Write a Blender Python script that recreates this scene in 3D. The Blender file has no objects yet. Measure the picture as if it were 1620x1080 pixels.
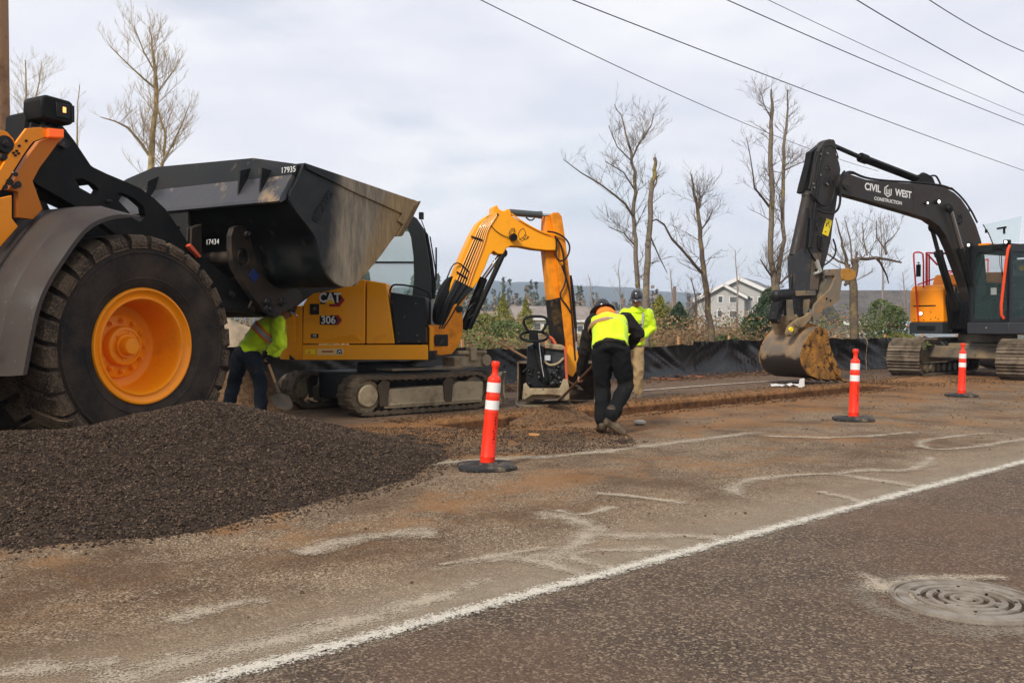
import bpy, math, random
import numpy as np
from mathutils import Vector, Matrix, Euler, noise
from mathutils.geometry import tessellate_polygon
R = math.radians
random.seed(7)
scene = bpy.context.scene
COL = scene.collection

# ---------------------------------------------------------------- camera
FPX = 1450.0
CAMH = 1.22
PITCH = math.atan(25.0 / FPX)
cd = bpy.data.cameras.new('camera')
cd.sensor_width = 36.0
cd.lens = FPX / 1620 * 36.0
cd.clip_start = 0.1
cd.clip_end = 20000
cam = bpy.data.objects.new('camera', cd)
COL.objects.link(cam)
cam.location = (0, 0, CAMH)
cam.rotation_euler = (R(90) - PITCH, 0, 0)
scene.camera = cam

# ---------------------------------------------------------------- light
SUN_ELEV, SUN_AZ = R(39), R(-150)          # azimuth of the sun seen from the scene (behind camera, from the left)
scene.view_settings.view_transform = 'Standard'
scene.view_settings.look = 'None'
scene.view_settings.gamma = 1
scene.view_settings.exposure = 0.36
world = bpy.data.worlds.new('World')
scene.world = world
world.use_nodes = True
nt = world.node_tree
nt.nodes.clear()
wo = nt.nodes.new('ShaderNodeOutputWorld')
bg = nt.nodes.new('ShaderNodeBackground')
sky = nt.nodes.new('ShaderNodeTexSky')
sky.sky_type = 'NISHITA'
sky.sun_disc = False
sky.sun_elevation = SUN_ELEV
sky.sun_rotation = R(180) + R(30)
sky.air_density = 1.0
sky.dust_density = 2.0
bg.inputs['Strength'].default_value = 0.1
tc = nt.nodes.new('ShaderNodeTexCoord')
mp = nt.nodes.new('ShaderNodeMapping')
mp.inputs['Scale'].default_value = (1.0, 1.0, 3.2)
mp.inputs['Location'].default_value = (0.35, 0.0, 0.1)
nz = nt.nodes.new('ShaderNodeTexNoise')
nz.inputs['Scale'].default_value = 2.6
nz.inputs['Detail'].default_value = 5
nz.inputs['Roughness'].default_value = 0.5
nz.inputs['Distortion'].default_value = 0.25
cr = nt.nodes.new('ShaderNodeValToRGB')     # how much cloud covers the blue
cr.color_ramp.elements[0].position = 0.33; cr.color_ramp.elements[0].color = (0.52, 0.52, 0.52, 1)
cr.color_ramp.elements[1].position = 0.48; cr.color_ramp.elements[1].color = (1, 1, 1, 1)
nz2 = nt.nodes.new('ShaderNodeTexNoise')
nz2.inputs['Scale'].default_value = 4.5
nz2.inputs['Detail'].default_value = 5
nz2.inputs['Roughness'].default_value = 0.5
cr2 = nt.nodes.new('ShaderNodeValToRGB')    # light and dark of the cloud itself
cr2.color_ramp.elements[0].position = 0.33; cr2.color_ramp.elements[0].color = (6.3, 6.5, 7.35, 1)
cr2.color_ramp.elements[1].position = 0.66; cr2.color_ramp.elements[1].color = (7.9, 7.9, 8.2, 1)
mx = nt.nodes.new('ShaderNodeMix'); mx.data_type = 'RGBA'
L = nt.links.new
L(tc.outputs['Generated'], mp.inputs['Vector'])
L(mp.outputs[0], nz.inputs['Vector']); L(mp.outputs[0], nz2.inputs['Vector'])
L(nz.outputs['Fac'], cr.inputs['Fac']); L(nz2.outputs['Fac'], cr2.inputs['Fac'])
L(cr.outputs['Color'], mx.inputs['Factor'])
L(sky.outputs['Color'], mx.inputs[6]); L(cr2.outputs['Color'], mx.inputs[7])
L(mx.outputs[2], bg.inputs['Color']); L(bg.outputs[0], wo.inputs['Surface'])
sl = bpy.data.lights.new('sun', 'SUN')
sl.energy = 2.9
sl.angle = R(10)
sl.color = (1.0, 0.93, 0.82)
sun = bpy.data.objects.new('sun', sl)
COL.objects.link(sun)
_sd = Vector((math.cos(SUN_ELEV) * math.sin(SUN_AZ), math.cos(SUN_ELEV) * math.cos(SUN_AZ), math.sin(SUN_ELEV)))
sun.rotation_euler = _sd.to_track_quat('Z', 'Y').to_euler()

# ---------------------------------------------------------------- measuring: photo pixel -> point of the place
def ray(px, py):
    x = (px - 810) / FPX; u = (540 - py) / FPX
    c, s = math.cos(PITCH), math.sin(PITCH)
    return Vector((x, c + u * s, -s + u * c))
EYE = Vector((0, 0, CAMH))
def P(px, py, Y):
    d = ray(px, py); return EYE + d * (Y / d.y)
def G(px, py, z=0.0):
    d = ray(px, py); return EYE + d * ((z - CAMH) / d.z)
def LP(px, py, M, y=0.0):
    """pixel -> (x,z) in the plane y=const of the frame M"""
    Mi = M.inverted(); o = Mi @ EYE; d = Mi.to_3x3() @ ray(px, py)
    k = (y - o.y) / d.y
    p = o + d * k
    return (p.x, p.z)
def TR(pts, M, y=0.0):
    return [LP(a, b, M, y) for a, b in pts]

# ---------------------------------------------------------------- materials
def _noise(nt, vec, scale, detail=4, rough=0.55, dist=0.0):
    n = nt.nodes.new('ShaderNodeTexNoise')
    n.inputs['Scale'].default_value = scale; n.inputs['Detail'].default_value = detail
    n.inputs['Roughness'].default_value = rough; n.inputs['Distortion'].default_value = dist
    nt.links.new(vec, n.inputs['Vector']); return n.outputs['Fac']
def _ramp(nt, fac, a, b, ca=(0, 0, 0), cb=(1, 1, 1)):
    r = nt.nodes.new('ShaderNodeValToRGB')
    r.color_ramp.elements[0].position = a; r.color_ramp.elements[0].color = (*ca, 1)
    r.color_ramp.elements[1].position = b; r.color_ramp.elements[1].color = (*cb, 1)
    nt.links.new(fac, r.inputs['Fac']); return r.outputs['Color']
def _mix(nt, f, a, b, mode='MIX'):
    m = nt.nodes.new('ShaderNodeMix'); m.data_type = 'RGBA'; m.blend_type = mode
    for i, v in ((0, f), (6, a), (7, b)):
        if hasattr(v, 'links') or hasattr(v, 'is_linked'): nt.links.new(v, m.inputs[i])
        elif i == 0: m.inputs[0].default_value = v
        else: m.inputs[i].default_value = (*v, 1)
    return m.outputs[2]
def _math(nt, op, a, b=0.0, c=None, clamp=False):
    m = nt.nodes.new('ShaderNodeMath'); m.operation = op; m.use_clamp = clamp
    for i, v in enumerate((a, b, c)):
        if v is None: continue
        if hasattr(v, 'is_linked'): nt.links.new(v, m.inputs[i])
        else: m.inputs[i].default_value = v
    return m.outputs[0]
def newmat(name):
    m = bpy.data.materials.new(name); m.use_nodes = True
    nt = m.node_tree; b = nt.nodes['Principled BSDF']
    t = nt.nodes.new('ShaderNodeTexCoord')
    return m, nt, b, t.outputs['Object']
def mat(name, col, rough=0.5, metal=0.0, var=None, dirt=None, bump=None, coat=0.0, spec=None, low=None, grit=None):
    """var=(colour, scale, lo, hi)  dirt=(colour, scale, lo, hi)  bump=(scale, strength)  low=(colour, z0, z1) mud splashed upwards  grit=(colour, scale, lo, hi)"""
    m, nt, b, oc = newmat(name)
    c = None
    rgb = nt.nodes.new('ShaderNodeRGB'); rgb.outputs[0].default_value = (*col, 1); c = rgb.outputs[0]
    rr = None
    if var:
        f = _ramp(nt, _noise(nt, oc, var[1]), var[2], var[3]); c = _mix(nt, f, c, var[0])
    for dd in (dirt, grit):
        if dd:
            f = _ramp(nt, _noise(nt, oc, dd[1], 8, 0.65), dd[2], dd[3]); c = _mix(nt, f, c, dd[0])
            k = _ramp(nt, f, 0, 1, (rough,) * 3, (0.85,) * 3)
            rr = k if rr is None else _math(nt, 'MAXIMUM', rr, k)
    if low:
        s = nt.nodes.new('ShaderNodeSeparateXYZ'); nt.links.new(oc, s.inputs[0])
        w = _math(nt, 'ADD', s.outputs[2], _math(nt, 'MULTIPLY', _math(nt, 'SUBTRACT', _noise(nt, oc, 5, 6, .7), .5), (low[2] - low[1]) * 1.6))
        mr = nt.nodes.new('ShaderNodeMapRange'); nt.links.new(w, mr.inputs[0])
        mr.inputs[1].default_value = low[1]; mr.inputs[2].default_value = low[2]
        mr.inputs[3].default_value = 1; mr.inputs[4].default_value = 0
        c = _mix(nt, mr.outputs[0], c, low[0])
    nt.links.new(c, b.inputs['Base Color'])
    b.inputs['Roughness'].default_value = rough
    if rr is not None: nt.links.new(rr, b.inputs['Roughness'])
    b.inputs['Metallic'].default_value = metal
    b.inputs['Coat Weight'].default_value = coat
    b.inputs['Specular IOR Level'].default_value = spec if spec is not None else (.14 if rough > .55 else .28)
    if bump:
        bm = nt.nodes.new('ShaderNodeBump'); bm.inputs['Strength'].default_value = bump[1]; bm.inputs['Distance'].default_value = 0.02
        nt.links.new(_noise(nt, oc, bump[0], 6, 0.6), bm.inputs['Height']); nt.links.new(bm.outputs[0], b.inputs['Normal'])
    return m
def emat(name, col, strength):
    m, nt, b, oc = newmat(name)
    b.inputs['Base Color'].default_value = (*col, 1)
    b.inputs['Emission Color'].default_value = (*col, 1); b.inputs['Emission Strength'].default_value = strength
    return m
def glassmat(name, tint, alpha=0.35, rough=0.05):
    m, nt, b, oc = newmat(name)
    b.inputs['Base Color'].default_value = (*tint, 1); b.inputs['Roughness'].default_value = rough
    b.inputs['Specular IOR Level'].default_value = 0.8
    b.inputs['Alpha'].default_value = alpha
    return m

# ---------------------------------------------------------------- mesh builder
class MB:
    def __init__(s): s.v = []; s.f = []; s.m = []; s.mi = 0
    def add(s, vs, fs):
        o = len(s.v); s.v += [tuple(v) for v in vs]
        s.f += [tuple(i + o for i in f) for f in fs]; s.m += [s.mi] * len(fs); return s
    def box(s, c, size, rot=(0, 0, 0), taper=1.0):
        E = Euler([R(a) for a in rot]).to_matrix(); hx, hy, hz = [a / 2 for a in size]; vs = []
        for z, k in ((-hz, 1), (hz, taper)):
            for x, y in ((-hx, -hy), (hx, -hy), (hx, hy), (-hx, hy)):
                vs.append(Vector(c) + E @ Vector((x * k, y * k, z)))
        return s.add(vs, [(3, 2, 1, 0), (4, 5, 6, 7), (0, 1, 5, 4), (1, 2, 6, 5), (2, 3, 7, 6), (3, 0, 4, 7)])
    def prism(s, pts, y0, y1, holes=(), shrink=None):
        """xz profile swept from y0 to y1 (with holes)"""
        area = sum(pts[i][0] * pts[(i + 1) % len(pts)][1] - pts[(i + 1) % len(pts)][0] * pts[i][1] for i in range(len(pts)))
        if area < 0: pts = pts[::-1]
        loops = [list(pts)] + [list(h) for h in holes]
        flat = [p for l in loops for p in l]; n = len(flat)
        tri = tessellate_polygon([[Vector((p[0], p[1], 0)) for p in l] for l in loops])
        vs = [(p[0], y0, p[1]) for p in flat] + [(p[0], y1, p[1]) for p in flat]; fs = []
        if not holes:
            fs += [tuple(range(n)), tuple(range(2 * n - 1, n - 1, -1))]
        else:
            for t in tri:
                a, b, c = [flat[i] for i in t]
                cc = (b[0] - a[0]) * (c[1] - a[1]) - (b[1] - a[1]) * (c[0] - a[0])
                t = tuple(t) if cc > 0 else tuple(t)[::-1]
                fs.append(t); fs.append(tuple(i + n for i in t[::-1]))
        o = 0
        for li, l in enumerate(loops):
            k = len(l)
            ar = sum(l[i][0] * l[(i + 1) % k][1] - l[(i + 1) % k][0] * l[i][1] for i in range(k))
            for i in range(k):
                a, b = o + i, o + (i + 1) % k
                q = (b, a, a + n, b + n)
                if (ar < 0) != (li > 0): q = q[::-1]
                if li > 0: q = q[::-1] if ar > 0 and False else q
                fs.append(q)
            o += k
        return s.add(vs, fs)
    def tube(s, pts, r, seg=8, caps=True):
        pts = [Vector(p) for p in pts]; n = len(pts)
        rs = r if isinstance(r, (list, tuple)) else [r] * n
        T = [((pts[min(i + 1, n - 1)] - pts[max(i - 1, 0)])).normalized() for i in range(n)]
        up = Vector((0, 0, 1)) if abs(T[0].z) < 0.9 else Vector((1, 0, 0))
        a = T[0].cross(up).normalized(); vs = []
        for i in range(n):
            a = (a - T[i] * a.dot(T[i])).normalized(); b = T[i].cross(a)
            for k in range(seg):
                t = 2 * math.pi * k / seg; vs.append(pts[i] + (a * math.cos(t) + b * math.sin(t)) * rs[i])
        fs = []
        for i in range(n - 1):
            for k in range(seg):
                k2 = (k + 1) % seg
                fs.append((i * seg + k, i * seg + k2, (i + 1) * seg + k2, (i + 1) * seg + k))
        if caps and seg > 3: fs += [tuple(range(seg - 1, -1, -1)), tuple((n - 1) * seg + k for k in range(seg))]
        return s.add(vs, fs)
    def cyl(s, a, b, r, seg=16, r2=None): return s.tube([a, b], [r, r if r2 is None else r2], seg)
    def lathe(s, prof, o, axis='y', seg=48, close=False, sgn=1):
        """prof = [(radius, height)] about an axis through o"""
        vs = []; n = len(prof)
        for k in range(seg):
            t = 2 * math.pi * k / seg; c, sn = math.cos(t), math.sin(t)
            for r, h in prof:
                if axis == 'y': vs.append((o[0] + r * c, o[1] + h, o[2] + r * sn))
                elif axis == 'z': vs.append((o[0] + r * c, o[1] + r * sn, o[2] + h))
                else: vs.append((o[0] + h, o[1] + r * c, o[2] + r * sn))
        fs = []; m = n if close else n - 1
        for k in range(seg):
            k2 = (k + 1) % seg
            for i in range(m):
                j = (i + 1) % n
                q = (k * n + i, k2 * n + i, k2 * n + j, k * n + j)
                fs.append(q if sgn > 0 else q[::-1])
        return s.add(vs, fs)
    def ball(s, c, r, seg=12, sc=(1, 1, 1)):
        vs = []; fs = []; rn = seg // 2
        for i in range(rn + 1):
            a = math.pi * i / rn
            for k in range(seg):
                t = 2 * math.pi * k / seg
                vs.append((c[0] + r * sc[0] * math.sin(a) * math.cos(t), c[1] + r * sc[1] * math.sin(a) * math.sin(t), c[2] + r * sc[2] * math.cos(a)))
        for i in range(rn):
            for k in range(seg):
                k2 = (k + 1) % seg
                fs.append((i * seg + k, (i + 1) * seg + k, (i + 1) * seg + k2, i * seg + k2))
        return s.add(vs, fs)
    def build(s, name, mats, parent=None, bevel=0.0, smooth=35, loc=None, rz=None, fix=True):
        me = bpy.data.meshes.new(name); me.from_pydata(s.v, [], s.f)
        if not isinstance(mats, (list, tuple)): mats = [mats]
        for m in mats: me.materials.append(m)
        me.polygons.foreach_set('material_index', s.m)
        me.update()
        if fix:
            import bmesh
            b = bmesh.new(); b.from_mesh(me)
            bmesh.ops.remove_doubles(b, verts=b.verts, dist=1e-5)
            bmesh.ops.recalc_face_normals(b, faces=b.faces); b.to_mesh(me); b.free()
        if smooth:
            me.shade_smooth(); me.set_sharp_from_angle(angle=R(smooth))
        o = bpy.data.objects.new(name, me); COL.objects.link(o)
        if parent: o.parent = parent
        if loc is not None: o.location = loc
        if rz is not None: o.rotation_euler = (0, 0, rz)
        if bevel:
            md = o.modifiers.new('bevel', 'BEVEL'); md.width = bevel; md.segments = 2; md.limit_method = 'ANGLE'; md.angle_limit = R(40)
        return o
def tag(o, label=None, cat=None, group=None, kind=None):
    if label: o['label'] = label
    if cat: o['category'] = cat
    if group: o['group'] = group
    if kind: o['kind'] = kind
    return o
def empty(name, loc=(0, 0, 0), rz=0.0, label=None, cat=None, group=None):
    o = bpy.data.objects.new(name, None); COL.objects.link(o); o.location = loc; o.rotation_euler = (0, 0, rz)
    o.empty_display_size = 0.2
    return tag(o, label, cat, group)
def frame(loc, rz): return Matrix.Translation(loc) @ Matrix.Rotation(rz, 4, 'Z')
def copy_tree(o, parent=None):
    c = o.copy(); COL.objects.link(c); c.parent = parent
    for ch in [x for x in bpy.data.objects if x.parent == o]: copy_tree(ch, c)
    return c
def npmesh(name, verts, quads, mats, mi=None, smooth=False, parent=None):
    me = bpy.data.meshes.new(name); k = quads.shape[1]
    me.vertices.add(len(verts)); me.vertices.foreach_set('co', verts.astype(np.float32).ravel())
    me.loops.add(quads.size); me.loops.foreach_set('vertex_index', quads.astype(np.int32).ravel())
    me.polygons.add(len(quads)); me.polygons.foreach_set('loop_start', np.arange(0, quads.size, k, dtype=np.int32))
    try: me.polygons.foreach_set('loop_total', np.full(len(quads), k, dtype=np.int32))
    except Exception: pass
    for m in (mats if isinstance(mats, (list, tuple)) else [mats]): me.materials.append(m)
    if mi is not None: me.polygons.foreach_set('material_index', mi.astype(np.int32))
    me.polygons.foreach_set('use_smooth', np.full(len(quads), smooth))
    me.update(calc_edges=True); me.validate()
    o = bpy.data.objects.new(name, me); COL.objects.link(o)
    if parent: o.parent = parent
    return o
def chaikin(pts, n=2, closed=False):
    pts = [Vector(p) for p in pts]
    for _ in range(n):
        q = [] if closed else [pts[0]]
        m = len(pts)
        for i in range(m if closed else m - 1):
            a, b = pts[i], pts[(i + 1) % m]
            q += [a * .75 + b * .25, a * .25 + b * .75]
        if not closed: q.append(pts[-1])
        pts = q
    return pts
def ch2(pts, n=2, closed=False): return [(p.x, p.y) for p in chaikin([Vector((a, b, 0)) for a, b in pts], n, closed)]
# smooth value noise on arrays
def vnoise(x, y, seed=0):
    rng = np.random.RandomState(seed); T = rng.rand(256, 256)
    xi = np.floor(x).astype(int); yi = np.floor(y).astype(int); fx = x - xi; fy = y - yi
    fx = fx * fx * (3 - 2 * fx); fy = fy * fy * (3 - 2 * fy)
    a = T[xi % 256, yi % 256]; b = T[(xi + 1) % 256, yi % 256]; c = T[xi % 256, (yi + 1) % 256]; d = T[(xi + 1) % 256, (yi + 1) % 256]
    return (a * (1 - fx) + b * fx) * (1 - fy) + (c * (1 - fx) + d * fx) * fy
def fbm(x, y, seed=0, o=4):
    s = 0; a = .5
    for k in range(o): s = s + a * vnoise(x * 2 ** k, y * 2 ** k, seed + k); a *= .5
    return s

# ---------------------------------------------------------------- road frame: s along the road, t across it (0 = white edge line)
U = Vector((0.745, 0.667, 0)); NT = Vector((-0.667, 0.745, 0)); A0 = Vector((0.60, 4.60, 0))
def ST(s, t, z=0.0): p = A0 + U * s + NT * t; return Vector((p.x, p.y, z))
def toST(p): d = Vector((p[0], p[1], 0)) - A0; return d.dot(U), d.dot(NT)

# gravel pile height field
PILE = [((-5.6, 7.6), .38, 2.1), ((-4.3, 6.95), .40, 1.95), ((-3.3, 7.15), .42, 2.05), ((-2.75, 8.15), .58, 2.0), ((-2.25, 8.45), .44, 1.5), ((-1.85, 8.4), .30, 1.0)]
def pile_h(x, y):
    z = np.zeros_like(x) - 1
    for i in range(len(PILE) - 1):
        (a, ha, wa), (b, hb, wb) = PILE[i], PILE[i + 1]
        dx, dy = b[0] - a[0], b[1] - a[1]
        k = np.clip(((x - a[0]) * dx + (y - a[1]) * dy) / (dx * dx + dy * dy), 0, 1)
        d = np.hypot(x - a[0] - k * dx, y - a[1] - k * dy)
        h = ha + (hb - ha) * k; w = wa + (wb - wa) * k
        q = d / w
        hh = h * (np.sqrt((1 - q) ** 2 + .012) * np.sign(1 - q) - .0) 
        z = np.maximum(z, np.where(q < 1.15, h * (1.06 - np.sqrt(q * q + .012)), -1))
    z = z + (fbm(x * 1.3, y * 1.3, 3) - .47) * .10 * (z > -.5)
    # thin spread of the same gravel towards the right, under the small excavator's front
    s = (x + 0.1) * .9 + (y - 9.6) * .35; 
    e = np.hypot((x + .55) / 1.9, (y - 9.9) / 1.15)
    z2 = .03 * (1 - e) + (fbm(x * 2.6, y * 2.6, 11) - .50) * .14 - .034
    z = np.maximum(z, np.where(e < 1.15, z2, -1))
    return z
def ground_z(x, y):
    """far terrain falls away behind the fence"""
    d = y - 29
    k = np.clip(d / 110, 0, 1)
    return -4.0 * k * k * (3 - 2 * k)
# ================================================================ GROUND
def ground_material():
    m, nt, b, oc = newmat('ground_surface')
    L = nt.links.new
    def dot(vec, c):
        v = nt.nodes.new('ShaderNodeVectorMath'); v.operation = 'DOT_PRODUCT'; L(oc, v.inputs[0]); v.inputs[1].default_value = vec
        return _math(nt, 'SUBTRACT', v.outputs['Value'], c)
    t = dot((NT.x, NT.y, 0), A0.dot(NT)); s = dot((U.x, U.y, 0), A0.dot(U))
    big = _noise(nt, oc, 0.55, 3); mid = _noise(nt, oc, 2.2, 5, .6); fine = _noise(nt, oc, 9, 6, .7); grain = _noise(nt, oc, 60, 3, .7)
    def wob(v, amp, n): return _math(nt, 'ADD', v, _math(nt, 'MULTIPLY', _math(nt, 'SUBTRACT', n, .5), amp))
    def step(v, a, c):
        r = nt.nodes.new('ShaderNodeMapRange'); r.interpolation_type = 'SMOOTHSTEP'; L(v, r.inputs[0]); r.inputs[1].default_value = a; r.inputs[2].default_value = c
        return r.outputs[0]
    vor = nt.nodes.new('ShaderNodeTexVoronoi'); vor.inputs['Scale'].default_value = 88; L(oc, vor.inputs['Vector'])
    vor2 = nt.nodes.new('ShaderNodeTexVoronoi'); vor2.inputs['Scale'].default_value = 150; L(oc, vor2.inputs['Vector'])
    sc = nt.nodes.new('ShaderNodeSeparateColor'); L(vor.outputs['Color'], sc.inputs[0])
    sc2 = nt.nodes.new('ShaderNodeSeparateColor'); L(vor2.outputs['Color'], sc2.inputs[0])
    # asphalt of the open lane
    asp = _mix(nt, _ramp(nt, mid, .35, .7), (.078, .056, .041), (.118, .084, .062))
    asp = _mix(nt, _ramp(nt, sc.outputs[0], .62, .95), asp, (.26, .195, .135))
    asp = _mix(nt, _ramp(nt, sc2.outputs[1], .70, .98), asp, (.030, .023, .020))
    asp = _mix(nt, _math(nt, 'MULTIPLY', _ramp(nt, big, .42, .62), .5), asp, (.135, .080, .052))
    # closed lane: worn, dusty
    dust = _mix(nt, _ramp(nt, mid, .30, .68), (.095, .060, .035), (.27, .19, .115))
    dust = _mix(nt, _ramp(nt, fine, .45, .75), dust, (.18, .13, .088))
    dust = _mix(nt, _ramp(nt, sc.outputs[0], .52, .92), dust, (.40, .31, .215))
    dust = _mix(nt, _ramp(nt, sc2.outputs[1], .50, .88), dust, (.050, .032, .021))
    brown = _mix(nt, _ramp(nt, fine, .35, .65), (.095, .044, .018), (.30, .135, .044))
    brown = _mix(nt, _ramp(nt, sc2.outputs[0], .7, .98), brown, (.27, .18, .11))
    ob = step(wob(wob(t, 2.6, big), 1.3, fine), 3.2, 5.0)
    lane = _mix(nt, _math(nt, 'MULTIPLY', ob, _ramp(nt, mid, .22, .50)), dust, brown)
    lane = _mix(nt, _math(nt, 'MULTIPLY', _ramp(nt, _noise(nt, oc, .8, 6, .7, .3), .45, .60), .72), lane, (.090, .052, .029))
    # rusty orange soil smears within the lane
    lane = _mix(nt, _math(nt, 'MULTIPLY', _math(nt, 'MULTIPLY', _ramp(nt, _noise(nt, oc, 1.1, 5, .65, .4), .50, .62), step(t, .7, 2.0)), .62), lane, (.24, .115, .042))
    # paler dust next to the edge line
    lane = _mix(nt, _math(nt, 'MULTIPLY', step(wob(t, .8, fine), 1.1, .25), .45), lane, (.30, .235, .165))
    # far carriageway, damp and dirty
    far = _mix(nt, _ramp(nt, mid, .38, .62), (.085, .064, .050), (.15, .10, .066))
    far = _mix(nt, _math(nt, 'MULTIPLY', _ramp(nt, fine, .4, .7), .8), far, (.17, .10, .055))
    far = _mix(nt, step(wob(t, .5, fine), 7.0, 6.3), far, brown)
    verge = _mix(nt, _ramp(nt, fine, .35, .65), (.045, .028, .017), (.12, .075, .045))
    grass = _mix(nt, _ramp(nt, _noise(nt, oc, .2, 5), .4, .6), (.05, .06, .022), (.11, .085, .045))
    c = _mix(nt, step(wob(t, .05, fine), -.02, .02), asp, lane)
    c = _mix(nt, step(t, 5.72, 5.75), c, far)
    c = _mix(nt, step(wob(wob(t, 1.5, big), .8, fine), 9.6, 9.9), c, verge)
    c = _mix(nt, step(wob(t, 3, big), 17.0, 22.0), c, grass)
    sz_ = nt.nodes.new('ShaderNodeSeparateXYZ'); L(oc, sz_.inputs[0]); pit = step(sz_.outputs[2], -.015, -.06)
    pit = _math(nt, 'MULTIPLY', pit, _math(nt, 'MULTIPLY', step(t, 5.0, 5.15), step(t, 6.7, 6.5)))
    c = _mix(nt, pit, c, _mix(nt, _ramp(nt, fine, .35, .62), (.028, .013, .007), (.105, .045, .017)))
    L(c, b.inputs['Base Color'])
    b.inputs['Roughness'].default_value = .9; b.inputs['Specular IOR Level'].default_value = .12
    bm = nt.nodes.new('ShaderNodeBump'); bm.inputs['Strength'].default_value = .55; bm.inputs['Distance'].default_value = .006
    hsum = _math(nt, 'ADD', _math(nt, 'MULTIPLY', vor.outputs['Distance'], -1.3), _math(nt, 'ADD', _math(nt, 'MULTIPLY', grain, .8), _math(nt, 'MULTIPLY', fine, 1.2)))
    L(hsum, bm.inputs['Height']); L(bm.outputs[0], b.inputs['Normal'])
    return m
def build_ground():
    sa = np.concatenate([[-6000, -2500, -900, -400, -200, -100, -60, -40, -28, -20], np.arange(-14, 26, .09), [27, 29, 32, 36, 42, 50, 60, 75, 95, 120, 160, 210, 300, 450, 900, 2500, 6000]])
    ta = np.concatenate([[-6000, -2000, -500, -150, -60, -25, -12], np.arange(-7, 5.1, .09), [5.18, 5.245, 5.255, 5.27, 5.32, 5.5, 5.7, 5.9, 6.1, 6.24, 6.28, 6.295, 6.305, 6.36], np.arange(6.45, 16, .12),
                         [16.5, 17, 18, 19, 20, 22, 24, 27, 30, 35, 40, 48, 58, 70, 85, 100, 130, 170, 230, 320, 500, 1000, 2500, 6500]])
    S, T = np.meshgrid(sa, ta, indexing='ij')
    depth = .30
    # trench between t=5.25 and 6.3, s=3.3..14.8; edges wander a little
    ew = (fbm(S * 1.6, S * 0 + 3.1, 5, 3) - .44) * .12
    near = np.abs(T - 5.78) < 1.3
    inside = (T > 5.25) & (T < 6.3) & (S > 3.3) & (S < 15.2)
    end = np.clip((S - 3.3) / .9, 0, 1) * np.clip((15.2 - S) / 1.4, 0, 1)
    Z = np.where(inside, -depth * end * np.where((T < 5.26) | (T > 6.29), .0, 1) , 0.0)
    Tw = T + np.where(near, ew * np.clip(1.3 - np.abs(T - 5.78), 0, 1), 0)
    X = A0.x + U.x * S + NT.x * Tw; Y = A0.y + U.y * S + NT.y * Tw
    Z = Z + ground_z(X, Y)
    fn = np.clip(1 - np.hypot(X - 2, Y - 8) / 40, 0, 1)
    lane = (T > .1) & (T < 5.2)
    Z = Z + np.where(inside, (fbm(X * 4, Y * 4, 31) - .47) * .08, 0)
    # spoil heaped along the far rim of the trench and below the fence
    rim = np.exp(-((T - 6.55) / .28) ** 2) * np.clip((S - 3) / 1, 0, 1) * np.clip((16 - S) / 1, 0, 1)
    Z = Z + rim * (.02 + .05 * np.clip(fbm(S * 1.6, T * 3, 41) - .4, 0, 1))
    Z = Z + np.where((T > 9.7) & (T < 17), np.clip((T - 9.7) / 1.5, 0, 1) * (.05 + .22 * np.clip(fbm(X * 1.1, Y * 1.1, 51) - .40, 0, 1)), 0)
    # dug-up dirt at the right end of the trench
    Z = Z + .14 * np.exp(-(((S - 15.8) / 1.6) ** 2 + ((T - 5.6) / .7) ** 2)) * (.4 + fbm(X * 5, Y * 5, 61))
    V = np.stack([X, Y, Z], -1).reshape(-1, 3); n, k = S.shape
    i = np.arange(n - 1)[:, None] * k + np.arange(k - 1)[None, :]
    q = np.stack([i, i + k, i + k + 1, i + 1], -1).reshape(-1, 4)
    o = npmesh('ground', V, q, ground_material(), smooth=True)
    tag(o, kind='structure')
build_ground()

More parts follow.
